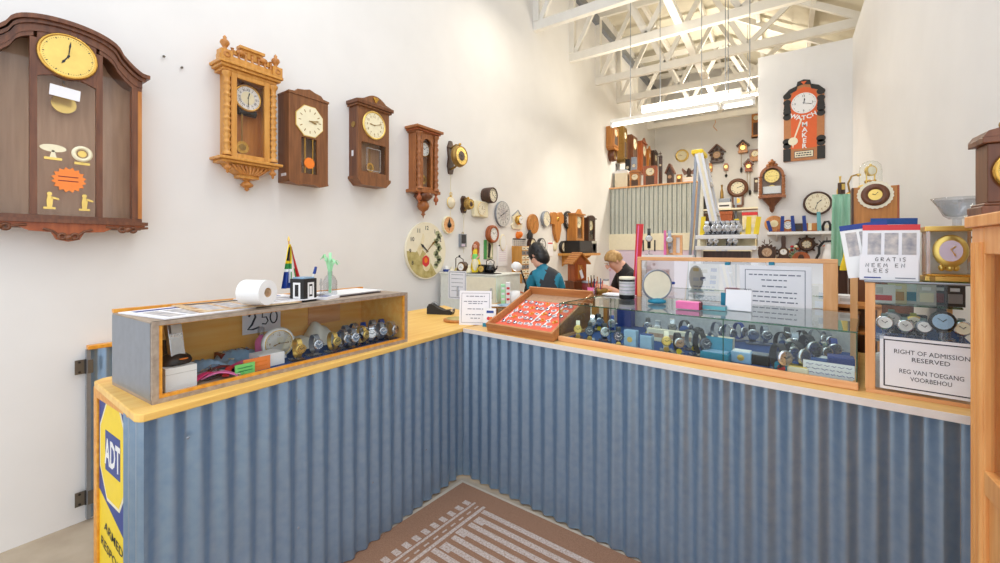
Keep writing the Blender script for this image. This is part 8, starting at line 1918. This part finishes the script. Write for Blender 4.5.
def bracelet(loc, lb, grp, s_=1.):
    global BR
    if 'BR' not in globals():
        BR = thing('bracelet_watch', lb, 'watch', loc, 0, grp)
        b = MB()
        for k in range(11):
            a = rad(35 + 29 * k); b.box((0, -.028 * math.sin(a) * .0 - .030 * math.cos(a), .05 + .05 * math.sin(a)), (.026, .010, .018), 'chrome', Matrix.Rotation(a + PI / 2, 3, 'X'))
        b.build('bracelet', BR)
        b = MB(); b.lathe([(.026, 0), (.028, .004), (.026, .010), (.022, .011)], (0, -.03, .05), 'chrome', 18, True, 'y'); b.build('watch_case', BR)
        b = MB(); b.disc((0, 0, .05), .0215, -.0412, -.042, 'grey_face', 16); hand(b, (0, 0, .05), -.0434, .8, .012, .0012, 'ink'); hand(b, (0, 0, .05), -.0444, -.9, .016, .001, 'ink'); b.build('dial', BR)
        b = MB(); b.lathe([(.024, 0), (.024, .006), (.01, .012), (.012, .05), (.014, .09)], (0, 0, 0), 'charcoal', 12); b.build('stand', BR)
        BR.scale = (s_,) * 3; o = BR
    else: o = copy_tree(BR, loc, 0, lb, s_)
    o['group'] = grp; o.rotation_euler.z = rad(random.uniform(10, 45)); return o
for i, px in enumerate((706.5, 712, 717, 722, 727, 732, 736.5)):
    q = ony(px, 240, YR - .02); bracelet((q.x, YR - .02, zr1 + .0005), 'steel bracelet watch on the upper rail of the white rack, %s from the left' % OR[i], 'bracelet watches on the white rack', 1.15)
for i, px in enumerate((709, 715, 728, 734)):
    q = ony(px, 246, YR - .06); bracelet((q.x, YR - .055, zr2 + .0005), 'steel bracelet watch on the lower rail of the white rack, %s from the left' % OR[i], 'bracelet watches on the white rack', .85)
for i, (px, yt, lb, tl) in enumerate(((702, 217, 'yellow card strip at the left end of the white rack', 4), (739, 219, 'yellow card strip in the middle of the white rack', -8), (748, 217, 'yellow card strip second from the right on the white rack', 3), (756, 217, 'yellow card strip at the right end of the white rack', 8))):
    q = ony(px, 232, YR + .03); hh_ = ony(px, yt, YR + .03).z - zr1
    b = MB(); b.prism([(-.02, 0), (.02, 0), (.018, hh_), (-.018, hh_)], -.004, .004, 'yellow'); o = one(b, 'card_strip', lb, 'card', (q.x, YR + .035, zr1 + .004), 0, 'yellow card strips on the white rack'); o.rotation_euler = (0, rad(tl), 0)
t = thing('pale_carton', 'cream open carton between yellow cards on the white rack', 'box', (ony(752, 232, YR + .05).x, YR + .06, zr1 + .0005)); hh_ = .09
b = MB(); b.bx(-.055, .045, -.02, .03, 0, hh_, 'ivory'); b.bx(-.055, .045, -.021, -.02, hh_ * .3, hh_ * .7, 'painted_buff'); b.build('body', t, bevel=.002)
zc_ = ony(658, 255, 3.6).z
t = thing('peg_rail', 'thin pale rail behind the framed board carrying two upright watches', 'rail', (0, 3.6, 0))
xa, xb = ony(642, 250, 3.6).x, ony(694, 250, 3.6).x
b = MB(); b.bx(xa, xb, -.03, .03, zc_ - .03, zc_, 'white'); b.build('rail', t)
for x in (xa + .02, xb - .02): b = MB(); b.bx(x - .015, x + .015, -.015, .015, 0, zc_ - .03, 'white'); b.build('leg', t)
for px, yt, lb in ((649, 228, 'tall black and silver watch on a peg left of the pink tagged one'), (669.5, 230, 'tall silver watch on a peg beside a pink strip')):
    q = ony(px, 250, 3.6); hh_ = ony(px, yt, 3.6).z - zc_
    t = thing('upright_watch', lb, 'watch', (q.x, 3.6, zc_ + .0005), face(px))
    b = MB(); b.lathe([(.03, 0), (.03, .006), (.008, .012), (.007, hh_ * .4)], (0, .012, 0), 'clear_plastic', 12); b.build('stand', t)
    b = MB(); b.ribbon([(0, .0, hh_ * .25), (0, -.012, hh_ * .35), (0, -.016, hh_ * .6), (0, -.01, hh_ * .85), (0, .01, hh_ * .97), (0, .03, hh_ * .8), (0, .03, hh_ * .4), (0, .01, hh_ * .25)], .026, .006, 'black' if px < 660 else 'steel_grey', (1, 0, 0)); b.build('strap', t)
    b = MB(); b.lathe([(.024, 0), (.028, .004), (.026, .012), (.02, .013)], (0, -.018, hh_ * .6), 'chrome', 18, True, 'y'); b.disc((0, 0, hh_ * .6), .02, -.0312, -.032, 'grey_face', 16); b.build('watch_case', t)
    if px < 660:
        for s_ in (-1, 1): b = MB(); b.bx(s_ * .045 - .006, s_ * .045 + .006, -.004, .004, .03, hh_ * .55, 'black'); b.build('side_bar', t)
q = ony(665, 250, 3.62); b = MB(); b.prism([(-.010, 0), (.010, 0), (.009, .2), (-.009, .2)], -.003, .003, 'pink'); one(b, 'card_strip', 'pink card strip behind the tall silver watch', 'card', (q.x, 3.62, zc_ + .0005))
q = ony(674.5, 250, 3.62); b = MB(); b.prism([(-.012, 0), (.012, 0), (.012, .15), (-.012, .15)], -.003, .003, 'beech'); one(b, 'card_strip', 'orange brown card right of the tall silver watch', 'card', (q.x, 3.62, zc_ + .0005))
b = MB(); q = ony(681, 256, 3.9); frame(b, -.06, .06, 0, .16, .018, -.01, .01, 'beech'); b.bx(-.045, .045, 0, .004, .018, .142, 'white'); one(b, 'picture_frame', 'beech edged white frame just above the framed board', 'frame', (q.x, 3.64, zc_ - .0299 + .03), 0)
p, q, p2, q2, LB = TUBES
w = bpy.data.worlds.new('daylight'); SC.world = w; w.use_nodes = True
bg = w.node_tree.nodes['Background']; bg.inputs[0].default_value = (.90, .945, 1.0, 1); bg.inputs[1].default_value = WORLD
def area(name, loc, rot, sx, sy, e, c=(1, 1, 1)):
    l = bpy.data.lights.new(name, 'AREA'); l.shape = 'RECTANGLE'; l.size = sx; l.size_y = sy; l.energy = e; l.color = c
    o = bpy.data.objects.new(name, l); COL.objects.link(o); o.location = loc; o.rotation_euler = rot
    return o
area('fill_light_front', (-1.4, 1.5, 4.3), (0, 0, 0), 1.6, .3, 14, (1, .98, .95))  # added fill lamp over the front of the shop, with no fixture
for pa, pb2, e in ((p, q, 22), (p2, q2, 14)):
    L = pb2.x - pa.x; yy = 6.2 if e > 20 else 6.45
    area('tube_light_down', (pa.x + L / 2, yy, pa.z - .052), (0, 0, 0), L * .94, .036, e, (1, .9, .73))
    area('tube_light_up', (pa.x + L / 2, yy, pa.z + .054), (PI, 0, 0), L * .94, .05, e * 1.0, (1, .9, .73))
area('fill_light_back', (LB.x + .8, LB.y, LB.z - .06), (0, 0, 0), 1.5, .04, 95, (1, .92, .78))  # added fill light below the extra back fixture
area('fill_light_back_up', (LB.x + .8, LB.y, LB.z + .054), (PI, 0, 0), 1.5, .05, 40, (1, .92, .78))  # added upward fill from the same extra fixture
area('fill_light_workshop', (-1.6, 4.2, 4.42), (0, 0, 0), 1.5, .1, 26, (1, .9, .73))  # added fill lamp above the workshop, out of view and without a fixture
vs = SC.view_settings
vs.view_transform = 'Standard'; vs.look = 'None'; vs.gamma = 1; vs.use_curve_mapping = False
SC.display_settings.display_device = 'sRGB'
vs.exposure = EXPO
SC.cycles.max_bounces = 8; SC.cycles.transparent_max_bounces = 16
